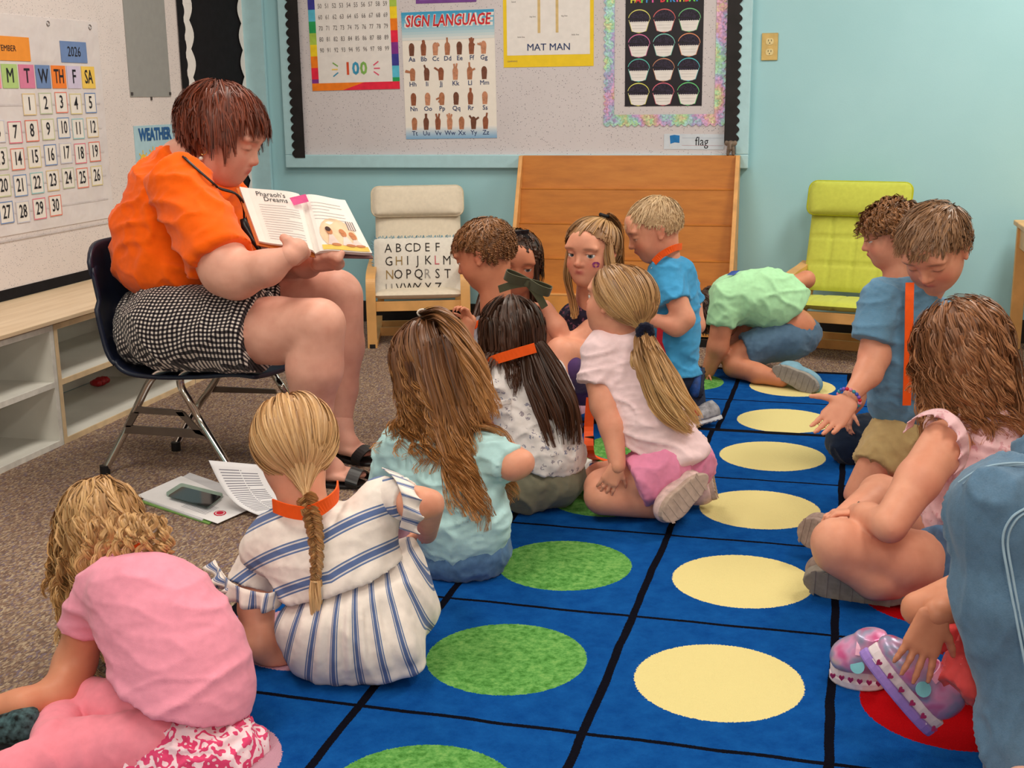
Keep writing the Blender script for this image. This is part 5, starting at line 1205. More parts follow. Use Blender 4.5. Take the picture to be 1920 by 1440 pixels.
rng = np.random.default_rng(9); S4, g4 = pulled(H, (.12, -.35, .93), 90, 9, rng, (.05, .10), lambda d: (d[:, 1] > -.1) & (d[:, 2] > .35), 12)
S5, g5 = tail([at(795, 590, 2.70), at(830, 592, 2.62), at(868, 640, 2.58), at(905, 720, 2.57), at(925, 790, 2.58)], [.010, .016, .022, .024, .018], 330, rng, 20, .010, 2.0)
long_hair(t, H, H_BROWNGOLD, .37, shirt, 300, 12, .0013, .011, .018, 2.4, 1.9, hairline(.5, -.55, -.85), (.05, .05, 1), (.04, .18), .30, 24, seed=2, g=unit(-HU+HR*.22-HA*.15), Lf=lambda d: np.where(d[:, 0] < -.05, .64, 1.0)*np.where(d[:, 1] > .3, .7, 1), sets=[(S4, .0012, g4), (S5, .0013, g5)])
eyes(H, t); m = MB(); cc = at(793, 585, 2.70); m.tube([cc+HR*.012*math.cos(a)+HU*.008*math.sin(a)-HA*.01 for a in np.linspace(0, 2*math.pi, 12, endpoint=False)], .0025, 6, closed=True); m.build('hair_tie', plain('white_elastic', (226, 214, 200), .5), t)
lanyard_collar(t, [(765, 790, 2.66), (782, 780, 2.63), (800, 782, 2.625)], .016)

# ---------- girl in the flowered blouse
t = person('child with long dark hair and olive bow in flowered white blouse', atz(1010, 940, 0))
def floral(q, b):
    vo = q.n('ShaderNodeTexVoronoi'); vo.inputs['Scale'].default_value = 46; q.l(q.coord(), vo.inputs['Vector']); s = q.n('ShaderNodeSeparateColor'); q.l(vo.outputs['Color'], s.inputs[0])
    n = q.noise(q.coord(), 150, 2); m = q.math('MULTIPLY', q.math('LESS_THAN', q.math('ADD', vo.outputs['Distance'], q.math('MULTIPLY', n, .5)), .60), q.math('GREATER_THAN', n, .50))
    return q.mix(q.math('MULTIPLY', m, .85), b, q.mix(s.outputs[0], lin((112, 124, 160)), lin((148, 132, 140))))
M_FLOR = cloth('flowered_cotton', (238, 230, 228), .5, .9, extra=floral)
shirt = [EL(1015, 820, 3.10, 78, 78, 58, roll=-12), EL(1012, 858, 3.10, 84, 44, 68, k=.04), EL(982, 740, 3.13, 74, 66, 50, k=.06), EL(960, 688, 3.16, 58, 34, 42, roll=-8, k=.05), C((940, 696, 3.12, 36), (926, 740, 3.08, 40), .03, clip=True), C((1030, 700, 3.16, 30), (1052, 745, 3.18, 28), .03, clip=True)]
soft('blouse', shirt, .006, M_FLOR, t, FL+[(unit(V(-.16, 0, -1)), at(1015, 888, 3.03))], fold=(.005, (12, 12, 16), 12))
ruffle('sleeve_frill', [(892, 738, 3.10), (912, 748, 3.03), (944, 750, 3.02), (962, 744, 3.06)], .014, .005, 4, M_FLOR, t, V(-.3, -.9, 0))
soft('shorts', [EL(1015, 890, 3.12, 78, 60, 62, roll=-6), C((985, 912, 3.06, 50), (950, 925, 3.28, 42), .03), C((1045, 900, 3.1, 46), (1050, 915, 3.4, 40), .03)], .006, cloth('olive_cotton', (132, 128, 108), .5), t, FL, fold=(.005, (10, 10, 10), 7))
H = Head(958, 632, 3.18, (-.40, .86, -.30), (-.12, .30, .95), 134)
skin(t, SK_TAN, CH([(930, 720, 3.15, 25), (932, 790, 3.14, 22), (930, 880, 3.16, 19), (935, 925, 3.18, 17)], .02)+CH([(1045, 740, 3.18, 22), (1050, 800, 3.3, 19)], .02)+[EL(985, 760, 3.13, 45, 50, 35)]+CH([(950, 915, 3.25, 34), (900, 905, 3.32, 26)], .02), hand(at(935, 925, 3.18), V(-.2, .5, -.7), V(0, -1, 0), .09), (H, head_prims(H, (962, 690, 3.16, 28))))
rng = np.random.default_rng(19); S4, g4 = tail([at(1000, 650, 3.10), at(1022, 705, 3.06), at(1048, 765, 3.045), at(1062, 838, 3.04)], [.030, .055, .062, .045], 560, rng, 20, .004, 1.2, .008, flat=.45)
S5, g5 = tail([at(912, 640, 3.13), at(912, 670, 3.12), at(918, 700, 3.11)], [.013, .014, .005], 110, rng, 12, .003, 1)
long_hair(t, H, H_DARK, .135, shirt, 260, 12, .0012, .010, .003, 2, 1.5, hairline(.5, -.5, -.85), (.1, -.05, 1), (.04, .15), .30, 20, seed=3, sets=[(S4, .0013, g4), (S5, .0012, g5)])
bw_ = cloth('olive_ribbon', (88, 86, 66), .2, .6); bc0 = at(990, 530, 3.10)
def bow(t, c, e1, e2, s, mat, n_=None):
    n_ = unit(np.cross(e1, e2)) if n_ is None else n_
    for sg in (-1, 1):
        m = MB(); strap(m, curve([c, c+e1*sg*s*.5+n_*s*.20, c+e1*sg*s*.95+n_*s*.16, c+e1*sg*s*.98-n_*s*.10, c+e1*sg*s*.5-n_*s*.12, c]), s*.50, .002, e2+n_*.35); m.build('bow_loop', mat, t)
        m = MB(); strap(m, curve([c, c+e1*sg*s*.55-e2*s*.35, c+e1*sg*s*1.05-e2*s*.80]), s*.36, .002, e2*.8+e1*sg*.5); m.build('bow_tail', mat, t)
    m = MB(); m.tube([c-e2*s*.14, c+e2*s*.14], s*.13, 8); m.build('bow_knot', mat, t)
bow(t, bc0, unit(HR*.9-HU*.35+HA*-.15), unit(HU*.8+HR*.3-HA*.3), .062, bw_)
eyes(H, t); lanyard_collar(t, [(905, 690, 3.11), (925, 676, 3.075), (962, 664, 3.06), (1004, 652, 3.07)], .026)

# ---------- kneeling girl with the ponytail
t = person('child kneeling in pale pink T-shirt with long fair ponytail and navy scrunchie', atz(1200, 950, 0))
M_PPINK = cloth('pale_pink_jersey', (244, 214, 218), .5, .9, fold_scale=(8, 8, 13)); M_PSH = cloth('pink_shorts_jersey', (232, 142, 178), .4, .9)
shirt = [EL(1232, 812, 3.10, 78, 70, 62, roll=28), EL(1200, 745, 3.13, 72, 66, 56, roll=20, k=.06), EL(1166, 672, 3.16, 68, 52, 50, roll=12, k=.05), EL(1158, 632, 3.17, 46, 18, 32, k=.03), EL(1265, 850, 3.09, 66, 30, 60, roll=-14, k=.03), C((1128, 668, 3.13, 36), (1117, 722, 3.10, 36), .025, clip=True), C((1205, 690, 3.22, 30), (1235, 730, 3.28, 28), .03, clip=True)]
soft('shirt', shirt, .0055, M_PPINK, t, FL+[(unit(V(-.33, 0, -1)), at(1250, 875, 3.0))], fold=(.005, (9, 9, 15), 14))
soft('shorts', [EL(1262, 872, 3.12, 80, 60, 66, roll=-10), C((1240, 880, 3.06, 54), (1190, 905, 3.03, 50), .03, clip=True), C((1250, 880, 3.2, 48), (1190, 895, 3.28, 44), .03)], .0055, M_PSH, t, FL, fold=(.005, (12, 12, 9), 17))
H = Head(1158, 568, 3.17, (-.80, .58, .18), (.05, .1, 1), 138)
skin(t, SK_FAIR, CH([(1120, 690, 3.12, 29), (1135, 760, 3.08, 27), (1148, 800, 3.05, 23), (1158, 874, 3.00, 16)], .02)+CH([(1240, 890, 3.08, 46), (1130, 914, 3.06, 36)], .03)+CH([(1130, 930, 3.03, 36), (1260, 945, 3.10, 30)], .03)+CH([(1240, 895, 3.2, 46), (1130, 905, 3.26, 40)], .03)+[EL(1190, 720, 3.14, 45, 60, 38)],
     hand(at(1158, 872, 2.995), V(-.42, -.05, -.85), V(.1, .95, .1), .098, 1, .30, .10, .5), (H, head_prims(H, (1165, 640, 3.17, 32), smile=.4)))
for k, (x, y) in enumerate(((1124, 927), (1131, 931), (1141, 920))): pass
rng = np.random.default_rng(29); tpp = at(1206, 622, 3.12); S1, g1 = pulled(H, unit(H.loc(tpp)/H.R), 300, 9, rng, (.04, .10), hairline(.48, -.2, -.6), 16, .006, tpp)
S2, g2 = tail([at(1208, 628, 3.11), at(1216, 660, 3.06), at(1240, 720, 3.03), at(1276, 775, 3.02), at(1305, 805, 3.03)], [.016, .034, .048, .048, .020], 640, rng, 22, .005, 2.0, .008, flat=.6)
S3, g3 = tail([at(1200, 640, 3.10), at(1186, 665, 3.06), at(1190, 690, 3.05), at(1205, 672, 3.06)], [.004, .007, .007, .003], 36, rng, 14, .002, 1)
S6, g6 = tail([at(1206, 640, 3.09), at(1205, 700, 3.04), at(1222, 745, 3.03)], [.008, .014, .006], 70, rng, 14, .004, 1.5)
hair_object(t, H_LIGHTBR, [(S1, .0011, g1), (S2, .0012, g2), (S3, .0011, g3), (S6, .0011, g6)], cap_mesh(H, hairline(.48, -.2, -.6), .045), rng=rng)
pr = []
for k in range(9): a = k*2*math.pi/9; c_ = at(1209, 621, 3.10)+unit(at(1216, 660, 3.06)-at(1208, 628, 3.11))*.004; pr.append(ellip(c_+HR*.014*math.cos(a)+HU*.019*math.sin(a)*.9-HA*.004, (.011, .011, .010), None, .004))
soft('scrunchie', pr, .0025, cloth('navy_velvet', (22, 24, 44), .5), t, fold=(.002, (90, 90, 90), 1)); eyes(H, t)
M_PSHOE = plain('pinkish_trainer', (206, 176, 172), .7, .3, .1, 60)
fx = unit(at(1330, 905, 3.02)-at(1262, 980, 2.98))
shoe(t, at(1322, 892, 3.02), at(1243, 972, 2.93), V(.50, .66, .45)*1.0, .078, M_PSHOE, M_SOLE); shoe(t, at(1340, 935, 3.16), at(1330, 885, 3.22), V(-.7, .6, .2), .058, M_PSHOE, M_SOLE)
# ---------- girl looking back over her shoulder
t = person('child with fair high ponytail and purple butterfly on her cheek', at(1075, 700, 3.98)*[1, 1, 0])
M_NAVYT = cloth('dark_navy_print', (40, 34, 52), .4, extra=lambda q, b: q.mix(q.math('MULTIPLY', q.math('GREATER_THAN', q.noise(q.coord(), 70, 2), .60), .5), b, lin((150, 90, 110))))
shirt = [EL(1098, 660, 3.98, 52, 66, 46), EL(1106, 590, 3.98, 56, 30, 38, k=.05)]
soft('shirt', shirt, .007, M_NAVYT, t, FL, fold=(.004, (12, 12, 12), 2))
soft('shorts', [EL(1095, 720, 4.0, 58, 40, 54)]+CH([(1095, 705, 3.95, 36), (1060, 690, 3.78, 34)], .03), .007, cloth('purple_cotton', (86, 60, 110), .3), t, FL)
H = Head(1108, 476, 3.90, (-.50, -.86, .02), (.03, .02, 1), 124, 1.04)
skin(t, SK_FAIR, CH([(1140, 600, 3.96, 22), (1110, 622, 3.90, 22), (1062, 652, 3.84, 21)], .02)+CH([(1062, 652, 3.84, 20), (1044, 612, 3.84, 17), (1022, 575, 3.84, 13)], .02)+CH([(1120, 668, 3.90, 30), (1052, 662, 3.78, 28), (1040, 720, 3.72, 24)], .03)+[EL(1100, 600, 3.98, 40, 26, 28)],
     hand(at(1022, 577, 3.84), V(-.9, .2, .3), V(0, -.3, -1), .085, 1, .6), (H, head_prims(H, (1106, 575, 3.97, 26), lids=.2)))
eyes(H, t, (-.35, .95, -.05))
rng = np.random.default_rng(41); tpp = at(1138, 405, 3.94); S1, g1 = pulled(H, unit(H.loc(tpp)/H.R), 240, 9, rng, (.04, .09), hairline(.40, -.05, -.6), 14, .006, tpp)
S2, g2 = tail([at(1140, 404, 3.93), at(1156, 425, 3.95), at(1158, 480, 3.97), at(1156, 560, 3.98), at(1145, 610, 3.98)], [.010, .018, .022, .022, .010], 330, rng, 20, .010, 2.2)
S3, g3 = tail([at(1140, 450, 3.86), at(1144, 500, 3.84), at(1150, 545, 3.86)], [.010, .014, .010], 130, rng, 12, .006, 1.5)
S4, g4 = tail([at(1068, 470, 3.86), at(1064, 520, 3.86), at(1078, 575, 3.90), at(1076, 600, 3.90)], [.006, .012, .012, .004], 130, rng, 14, .005, 1.6)
hair_object(t, H_LIGHTBR, [(S, .0012, g) for S, g in ((S1, g1), (S2, g2), (S3, g3), (S4, g4))], cap_mesh(H, hairline(.40, -.05, -.6), .04), rng=rng)
m = MB(); c_ = at(1133, 404, 3.92); m.tube([c_-HR*.014+HU*.004, c_-HA*.012, c_+HR*.014-HU*.004], .006, 8); m.build('hair_tie', plain('black_elastic', (26, 24, 28), .6), t, smooth=True)
# painted butterfly on the cheek
bc = H.pt(-.215, .285, -.115); bn = unit(H.f*.78-H.x*.62); be = unit(np.cross(H.u, bn)); bu = unit(np.cross(bn, be)); m = MB()
for sx_, sy_, rx_, ry_ in ((-1, 1, .0085, .007), (1, 1, .0085, .007), (-1, -1, .0065, .0055), (1, -1, .0065, .0055)):
    m.add([bc+bn*.0125+be*(sx_*.0062+rx_*.75*math.cos(a+sx_*sy_*.6))+bu*(sy_*.0048+ry_*.7*math.sin(a)) for a in np.linspace(0, 2*math.pi, 12, endpoint=False)], [tuple(range(12))])
m.build('butterfly_mark', plain('violet_face_paint', (130, 50, 110), .6), t)
m = MB(); strap(m, [at(1068, 596, 3.925), at(1082, 600, 3.915), at(1096, 598, 3.925)], .008, .002, HU); m.build('collar_stripe', M_WHITEP, t)

# ---------- blond boy in bright blue
t = person('child kneeling upright in bright blue T-shirt with short pale blond hair', at(1280, 775, 4.12)*[1, 1, 0])
M_BLUE = cloth('bright_blue_jersey', (72, 162, 216), .5, .9, fold_scale=(7, 7, 13)); FLR = [(np.array([0, 0, -1.]), np.array([0, 0, .009]))]
shirt = [EL(1262, 650, 4.12, 50, 66, 44), EL(1262, 575, 4.12, 50, 62, 42, k=.06), EL(1258, 512, 4.12, 46, 34, 38, k=.05), EL(1266, 700, 4.12, 50, 26, 46, k=.03), C((1244, 508, 4.06, 28), (1262, 566, 4.03, 33), .03, clip=True), C((1278, 520, 4.19, 26), (1298, 570, 4.22, 24), .03, clip=True)]
soft('shirt', shirt, .006, M_BLUE, t, [(V(0, 0, -1), at(1262, 704, 4.1))], fold=(.004, (9, 9, 14), 22))
soft('jeans', [EL(1272, 705, 4.14, 42, 34, 42)]+CH([(1258, 700, 4.10, 32), (1250, 765, 4.06, 27)], .02)+CH([(1290, 705, 4.16, 28), (1300, 760, 4.14, 24)], .02), .006, plain('dark_denim', (38, 46, 70), .8), t, FLR)
H = Head(1226, 432, 4.10, (-.93, -.10, -.34), (-.35, 0, .94), 118)
skin(t, SK_FAIR, CH([(1262, 545, 4.04, 23), (1282, 598, 4.02, 20), (1268, 612, 4.01, 18), (1225, 600, 4.0, 13)], .02)+CH([(1298, 560, 4.22, 18), (1306, 610, 4.2, 15), (1270, 620, 4.1, 12)], .02)+[EL(1260, 530, 4.12, 34, 34, 26)]+CH([(1255, 770, 4.08, 18), (1310, 778, 4.04, 16)], .02), hand(at(1226, 600, 4.0), V(-1, 0, -.1), V(0, .6, .5), .085), (H, head_prims(H, (1250, 495, 4.12, 24), lids=.6)))
eyes(H, t, (0, .9, -.4)); short_hair(t, H, H_BLOND2, .020, 4200, .0008, (0, -.55, .8), .30, hairline(.40, -.02, -.55), 51, (.02, .05), Lf=lambda d: np.where((d[:, 2] > .5) | (d[:, 1] > .5), 1.5, .45), capoff=.03, groups=1400, clump=.004, swirl=.2)
lanyard_collar(t, [(1226, 492, 4.02), (1240, 478, 4.015), (1262, 466, 4.03), (1278, 462, 4.12)], .022)
m = MB(); strap(m, [at(1222, 503, 4.03), at(1232, 492, 4.025), at(1240, 484, 4.02)], .006, .0015, HR); m.build('shoulder_stripe', M_WHITEP, t)
m = MB(); strap(m, [at(1238, 615, 3.985), at(1236, 640, 4.0), at(1244, 665, 4.02)], .020, .003, HR); m.build('red_print', plain('red_print', (206, 40, 56), .7), t)
M_GSH = plain('grey_trainer', (150, 148, 154), .7, .3, .2, 60); shoe(t, atz(1352, 782, .035), atz(1290, 800, .02), V(.25, .55, .8), .055, M_GSH, plain('white_sole', (206, 206, 212), .6)); shoe(t, at(1318, 690, 4.14), at(1312, 745, 4.10), V(-1, 0, .1), .050, plain('blue_trainer', (28, 70, 140), .5, .4, .2, 60), plain('navy_sole', (34, 40, 60), .6))
m = MB(); q = at(1306, 772, 3.985); m.prism([(-.010, -.013), (.010, -.013), (.010, .013), (-.010, .013)], q, HR, HU, -HA, .006); m.build('red_badge', plain('red_print', (206, 40, 56), .7), t, bevel=.003)

# ---------- boy with curly crop, front row
t = person('child with short curly brown hair, hand at mouth, in front of ivory armchair', at(930, 760, 3.62)*[1, 1, 0])
soft('shirt', [EL(935, 690, 3.64, 62, 84, 48), EL(930, 625, 3.64, 58, 36, 42, k=.05), C((902, 625, 3.58, 26), (885, 668, 3.52, 27), .03, clip=True)], .007, cloth('grey_jersey', (150, 150, 160), .3), t, FLC, fold=(.004, (9, 9, 9), 4))
soft('shorts', [EL(935, 760, 3.64, 64, 40, 54)]+CH([(930, 760, 3.6, 36), (860, 740, 3.5, 30)], .03), .007, cloth('navy_cotton', (50, 56, 84), .3), t, FLC)
H = Head(908, 478, 3.64, (-.90, .28, -.34), (-.22, .10, .96), 128)
skin(t, SK_TAN, CH([(898, 630, 3.58, 21), (868, 668, 3.50, 19), (868, 630, 3.50, 17), (880, 602, 3.50, 14)], .02)+CH([(860, 740, 3.5, 26), (842, 700, 3.42, 22), (850, 760, 3.3, 20)], .02)+[EL(930, 640, 3.64, 40, 50, 30)], hand(at(884, 606, 3.50), V(-.45, 0, .9), V(-.7, -.5, -.1), .090, -1, 1.0, .08, .3), (H, head_prims(H, (930, 590, 3.64, 27), lids=.5)))
eyes(H, t); short_hair(t, H, H_CURLB, .040, 4200, .0010, (0, -.5, .85), .40, hairline(.40, .06, -.62), 61, (.02, .06), curl=.004, Lf=lambda d: np.where(d[:, 2] > .45, 1.2, .38), capoff=.04, groups=900, clump=.004)
lanyard_collar(t, [(884, 622, 3.56), (890, 612, 3.54), (900, 604, 3.55), (920, 600, 3.58)], .016)

# ---------- girl whose eye peeps out behind him
t = person('child with dark hair and black clip peeping from behind the curly-haired boy', at(1000, 740, 3.95)*[1, 1, 0])
soft('shirt', [EL(1002, 660, 3.96, 42, 80, 44), EL(998, 590, 3.95, 44, 34, 36, k=.05)], .007, cloth('lavender_jersey', (206, 150, 196), .3), t, FLR, fold=(.004, (9, 9, 9), 6))
soft('skirt', [EL(1005, 720, 3.98, 52, 44, 54)], .007, cloth('purple_cotton', (86, 60, 110), .3), t, FLR)
H = Head(968, 495, 3.93, (.05, -.97, -.12), (.10, 0, 1), 118)
skin(t, SK_TAN, CH([(1000, 590, 3.95, 20), (1030, 600, 3.92, 18), (1042, 660, 3.84, 16), (1030, 700, 3.8, 13)], .02)+[EL(1000, 620, 3.95, 34, 40, 26)], hand(at(1030, 700, 3.8), V(-.4, -.4, -.6), V(0, -1, 0), .08), (H, head_prims(H, (985, 580, 3.95, 22), lids=.25)))
eyes(H, t, (-.2, 1, -.1)); rng = np.random.default_rng(71)
S4, g4 = tail([at(1000, 470, 3.92), at(1004, 540, 3.90), at(1008, 600, 3.90), at(1020, 650, 3.88)], [.012, .014, .016, .006], 160, rng, 16, .004, 1.2)
S5, g5 = tail([at(925, 500, 3.92), at(900, 560, 3.80), at(878, 620, 3.66)], [.014, .012, .006], 110, rng, 14, .004, 1.2)
long_hair(t, H, H_DARK, .12, (), 150, 11, .0013, .009, .003, 2, 1, hairline(.5, -.1, -.7), (.1, -.05, 1), (.03, .10), .3, 14, seed=7, sets=[(S4, .0012, g4), (S5, .0012, g5)], Lf=lambda d: np.where(d[:, 1] > .1, .25, 1.0))
bow(t, at(976, 436, 3.88), unit(HR+HU*.1), HU, .026, plain('black_satin', (22, 20, 26), .35, .5))

# ---------- boy crouching in pale green
t = person('child crouching face down in pale green T-shirt beside the lime armchair', atz(1430, 700, 0))
M_GRN = cloth('pale_green_jersey', (176, 230, 180), .6, .9, fold_scale=(7, 12, 7))
shirt = [EL(1458, 566, 4.84, 66, 56, 54, roll=22), EL(1405, 556, 4.83, 66, 50, 50, roll=-8, k=.06), EL(1368, 562, 4.82, 36, 42, 40, k=.05), C((1362, 560, 4.76, 30), (1352, 612, 4.74, 27), .025, clip=True)]
soft('shirt', shirt, .007, M_GRN, t, FLC+[(unit(V(.70, 0, -.72)), at(1475, 600, 4.8))], fold=(.005, (12, 9, 9), 26))
M_SLATE = cloth('slate_blue_jersey', (84, 112, 138), .4, .9)
soft('shorts', [EL(1478, 632, 4.88, 62, 42, 56, roll=-12), C((1470, 632, 4.82, 40), (1398, 660, 4.78, 34), .03, clip=True), C((1480, 620, 4.94, 38), (1410, 650, 5.0, 34), .03)], .007, M_SLATE, t, FLC+[(unit(V(.1, 0, 1)), at(1500, 596, 4.86))], fold=(.004, (14, 14, 10), 9))
H = Head(1342, 590, 4.84, (-.35, .25, -.90), (-.9, .1, .1), 96)
skin(t, SK_TAN, CH([(1355, 600, 4.74, 22), (1346, 650, 4.74, 19), (1328, 696, 4.76, 13)], .02)+[EL(1480, 606, 4.86, 52, 34, 44, roll=18), EL(1420, 575, 4.84, 50, 34, 40)]+CH([(1440, 640, 4.80, 30), (1378, 672, 4.78, 26)], .02)+CH([(1378, 685, 4.76, 24), (1420, 700, 4.70, 18), (1466, 712, 4.66, 14)], .02)+CH([(1460, 545, 4.95, 20), (1512, 524, 5.0, 15), (1490, 548, 5.1, 13)], .02)+CH([(1400, 610, 4.9, 22), (1380, 640, 4.95, 16)], .02),
     hand(at(1328, 694, 4.76), V(-.15, -.1, -1), V(1, 0, .1), .075, 1, .25, .12)+hand(at(1490, 548, 5.1), V(-.4, .3, .2), V(0, -1, 0), .075), (H, head_prims(H, (1378, 580, 4.83, 26), ears=False)), h=.007, planes=FLC)
eyes(H, t); short_hair(t, H, H_DARK, .040, 2000, .0013, (0, -.5, .85), .2, hairline(.3, -.4, -.7), 81, (.02, .08), capoff=.05)
pr = shoe(t, at(1452, 690, 4.66), at(1532, 728, 4.58), V(.45, .75, .1)*[1, 1, .2], .085, plain('pale_blue_trainer', (120, 160, 180), .7), plain('grey_flat_sole', (150, 142, 134), .8, .2, .06, 60))
m = MB(); m.add([at(1362, 516, 4.775), at(1372, 508, 4.78), at(1388, 507, 4.785), at(1376, 516, 4.775)], [(0, 1, 2, 3)]); m.build('back_print', plain('blue_shirt_print', (70, 100, 180), .7), t)

# ---------- boy with tight curls in the back, right
t = person('child with tight brown curls and dark jeans mostly hidden by the heather blue boy', atz(1660, 860, 0))
soft('shirt', [EL(1690, 640, 3.86, 54, 110, 44), EL(1680, 560, 3.84, 52, 44, 40, k=.05), C((1655, 560, 3.80, 26), (1640, 630, 3.74, 25), .03, clip=True)], .007, cloth('rust_jersey', (170, 60, 50), .3), t, FL, fold=(.004, (9, 9, 9), 4))
M_DKDEN = cloth('dark_denim', (30, 42, 62), .35, var=.15)
soft('jeans', [EL(1690, 790, 3.88, 60, 60, 56)]+CH([(1680, 810, 3.80, 46), (1592, 826, 3.70, 42)], .03)+CH([(1592, 838, 3.70, 34), (1680, 862, 3.74, 28)], .02), .007, M_DKDEN, t, FL, fold=(.004, (16, 16, 10), 6))
H = Head(1672, 442, 3.84, (-.96, .15, -.20), (-.1, 0, 1), 122)
skin(t, SK_FAIR, CH([(1648, 620, 3.74, 20), (1632, 690, 3.70, 18), (1604, 752, 3.66, 15), (1594, 770, 3.65, 13)], .02)+[EL(1685, 580, 3.85, 34, 60, 28)], hand(at(1596, 766, 3.65), V(-.25, -.1, -1), V(.8, .2, 0), .085, 1, .5), (H, head_prims(H, (1682, 540, 3.84, 24), lids=.5)))
eyes(H, t); short_hair(t, H, H_CURLB, .048, 3600, .0011, (0, -.5, .85), .7, hairline(.40, .02, -.6), 91, (.03, .10), curl=.009, capoff=.06, groups=420, Lf=lambda d: np.where(d[:, 2] > .3, 1.1, .6))

# ---------- heather blue boy holding out his hand
t = person('child in heather blue T-shirt and khaki shorts holding out an open palm', atz(1650, 960, 0))
M_HEA = cloth('heather_blue_jersey', (84, 134, 172), .5, .9, extra=lambda q, b: q.mix(q.math('MULTIPLY', q.noise(q.coord(scale=(1, 1, 7)), 120, 3), .5), b, lin((140, 170, 190))))
shirt = [EL(1700, 730, 3.42, 74, 92, 56, roll=-3), EL(1698, 640, 3.41, 72, 80, 52, k=.06), EL(1692, 560, 3.42, 70, 40, 46, roll=-4, k=.06), C((1650, 560, 3.375, 38), (1632, 638, 3.335, 38), .025, clip=True), C((1760, 590, 3.48, 34), (1790, 660, 3.52, 32), .03, clip=True)]
soft('shirt', shirt, .006, M_HEA, t, FL+[(V(-.15, 0, -1), at(1690, 810, 3.38))], fold=(.004, (8, 8, 14), 32))
M_KHA = cloth('khaki_cotton', (186, 160, 112), .5, .9)
soft('shorts', [EL(1700, 815, 3.44, 72, 50, 56), C((1680, 815, 3.40, 50), (1640, 880, 3.34, 46), .03, clip=True), C((1740, 830, 3.46, 46), (1740, 880, 3.42, 44), .03, clip=True)], .006, M_KHA, t, FL, fold=(.005, (12, 12, 12), 13))
H = Head(1754, 468, 3.38, (-.52, -.62, -.58), (-.30, -.28, .90), 156)
skin(t, SK_FAIR, CH([(1646, 590, 3.37, 28), (1640, 668, 3.34, 28), (1628, 700, 3.30, 25), (1588, 752, 3.212, 14)], .02)+CH([(1650, 860, 3.35, 36), (1620, 930, 3.34, 38)], .03)+CH([(1622, 955, 3.36, 28), (1720, 960, 3.5, 24)], .02)+CH([(1740, 870, 3.42, 34), (1740, 930, 3.40, 34)], .02)+CH([(1790, 640, 3.52, 24), (1800, 720, 3.46, 20)], .02)+[EL(1700, 600, 3.42, 50, 60, 36)],
     hand(at(1592, 750, 3.205), V(-.66, -.25, -.70), V(-.10, -.75, .62), .138, 1, .30, .03, .75, thumb_curl=.0, curls=(.35, .38, .42, .5))+hand(at(1800, 720, 3.46), V(0, -.2, -1), V(-1, 0, 0), .1), (H, head_prims(H, (1732, 545, 3.43, 32), lids=.72, smile=1.0)), planes=FL)
eyes(H, t, (0, .8, -.5)); short_hair(t, H, H_BOYBR, .052, 6500, .0010, (-.45, -.60, .70), .10, hairline(.44, .04, -.55), 101, (.03, .10), capoff=.05, amp=.002, groups=1000, n=8, grav=.06, Lf=lambda d: np.where(d[:, 2] > .45, 1.0, .36)*np.where(d[:, 1] > .6, .7, 1), clump=.006, swirl=.22)
m = MB(); strap(m, curve([at(1706, 530, 3.335), at(1705, 570, 3.315), at(1704, 640, 3.312), at(1702, 700, 3.315), at(1700, 760, 3.322)], 6), .022, .003, HR)
m.build('neck_lanyard', M_OR, t)
M_BEAD = [plain('bead_'+n_, c, .3, .5) for n_, c in (('red', (206, 30, 50)), ('teal', (60, 150, 170)), ('violet', (130, 90, 190)), ('pink', (226, 140, 170)), ('blue', (60, 90, 190)))]
wr = at(1588, 752, 3.20); wd_ = unit(at(1628, 700, 3.30)-wr); b1 = unit(np.cross(wd_, HU)); b2 = np.cross(wd_, b1); br = None
for k in range(20):
    a = 2*math.pi*k/20; c_ = wr+wd_*.012+(b1*math.cos(a)+b2*math.sin(a))*.0300; m = MB(); m.tube([c_-wd_*.004, c_-wd_*.002, c_+wd_*.002, c_+wd_*.004], [.003, .005, .005, .003], 8); m.build('bracelet_bead', M_BEAD[(k*3) % 5], t, smooth=True)

# ---------- girl with wavy hair, right
t = person('child with long wavy brown hair in pink frilled sleeveless top', atz(1780, 1130, 0))
M_PTOP = cloth('pink_flowered_voile', (240, 196, 202), .7, .9, extra=lambda q, b: q.mix(q.math('MULTIPLY', q.math('GREATER_THAN', q.noise(q.coord(), 85, 2), .62), .40), b, lin((206, 110, 130))), fold_scale=(10, 10, 14))
top = [EL(1830, 960, 2.78, 98, 110, 72, roll=6), EL(1835, 860, 2.80, 98, 92, 66, k=.06), EL(1828, 792, 2.82, 86, 40, 52, k=.05)]
soft('top', top, .006, M_PTOP, t, FL+[(unit(V(-.35, 0, -1)), at(1820, 1046, 2.7))], fold=(.006, (10, 10, 15), 41))
soft('shorts', [EL(1825, 1050, 2.80, 92, 66, 72), C((1815, 1050, 2.74, 62), (1745, 1045, 2.66, 60), .03, clip=True)], .006, M_DEN, t, FL, fold=(.003, (14, 14, 14), 6))
H = Head(1800, 655, 2.84, (-.62, .62, -.48), (-.30, .28, .92), 166)
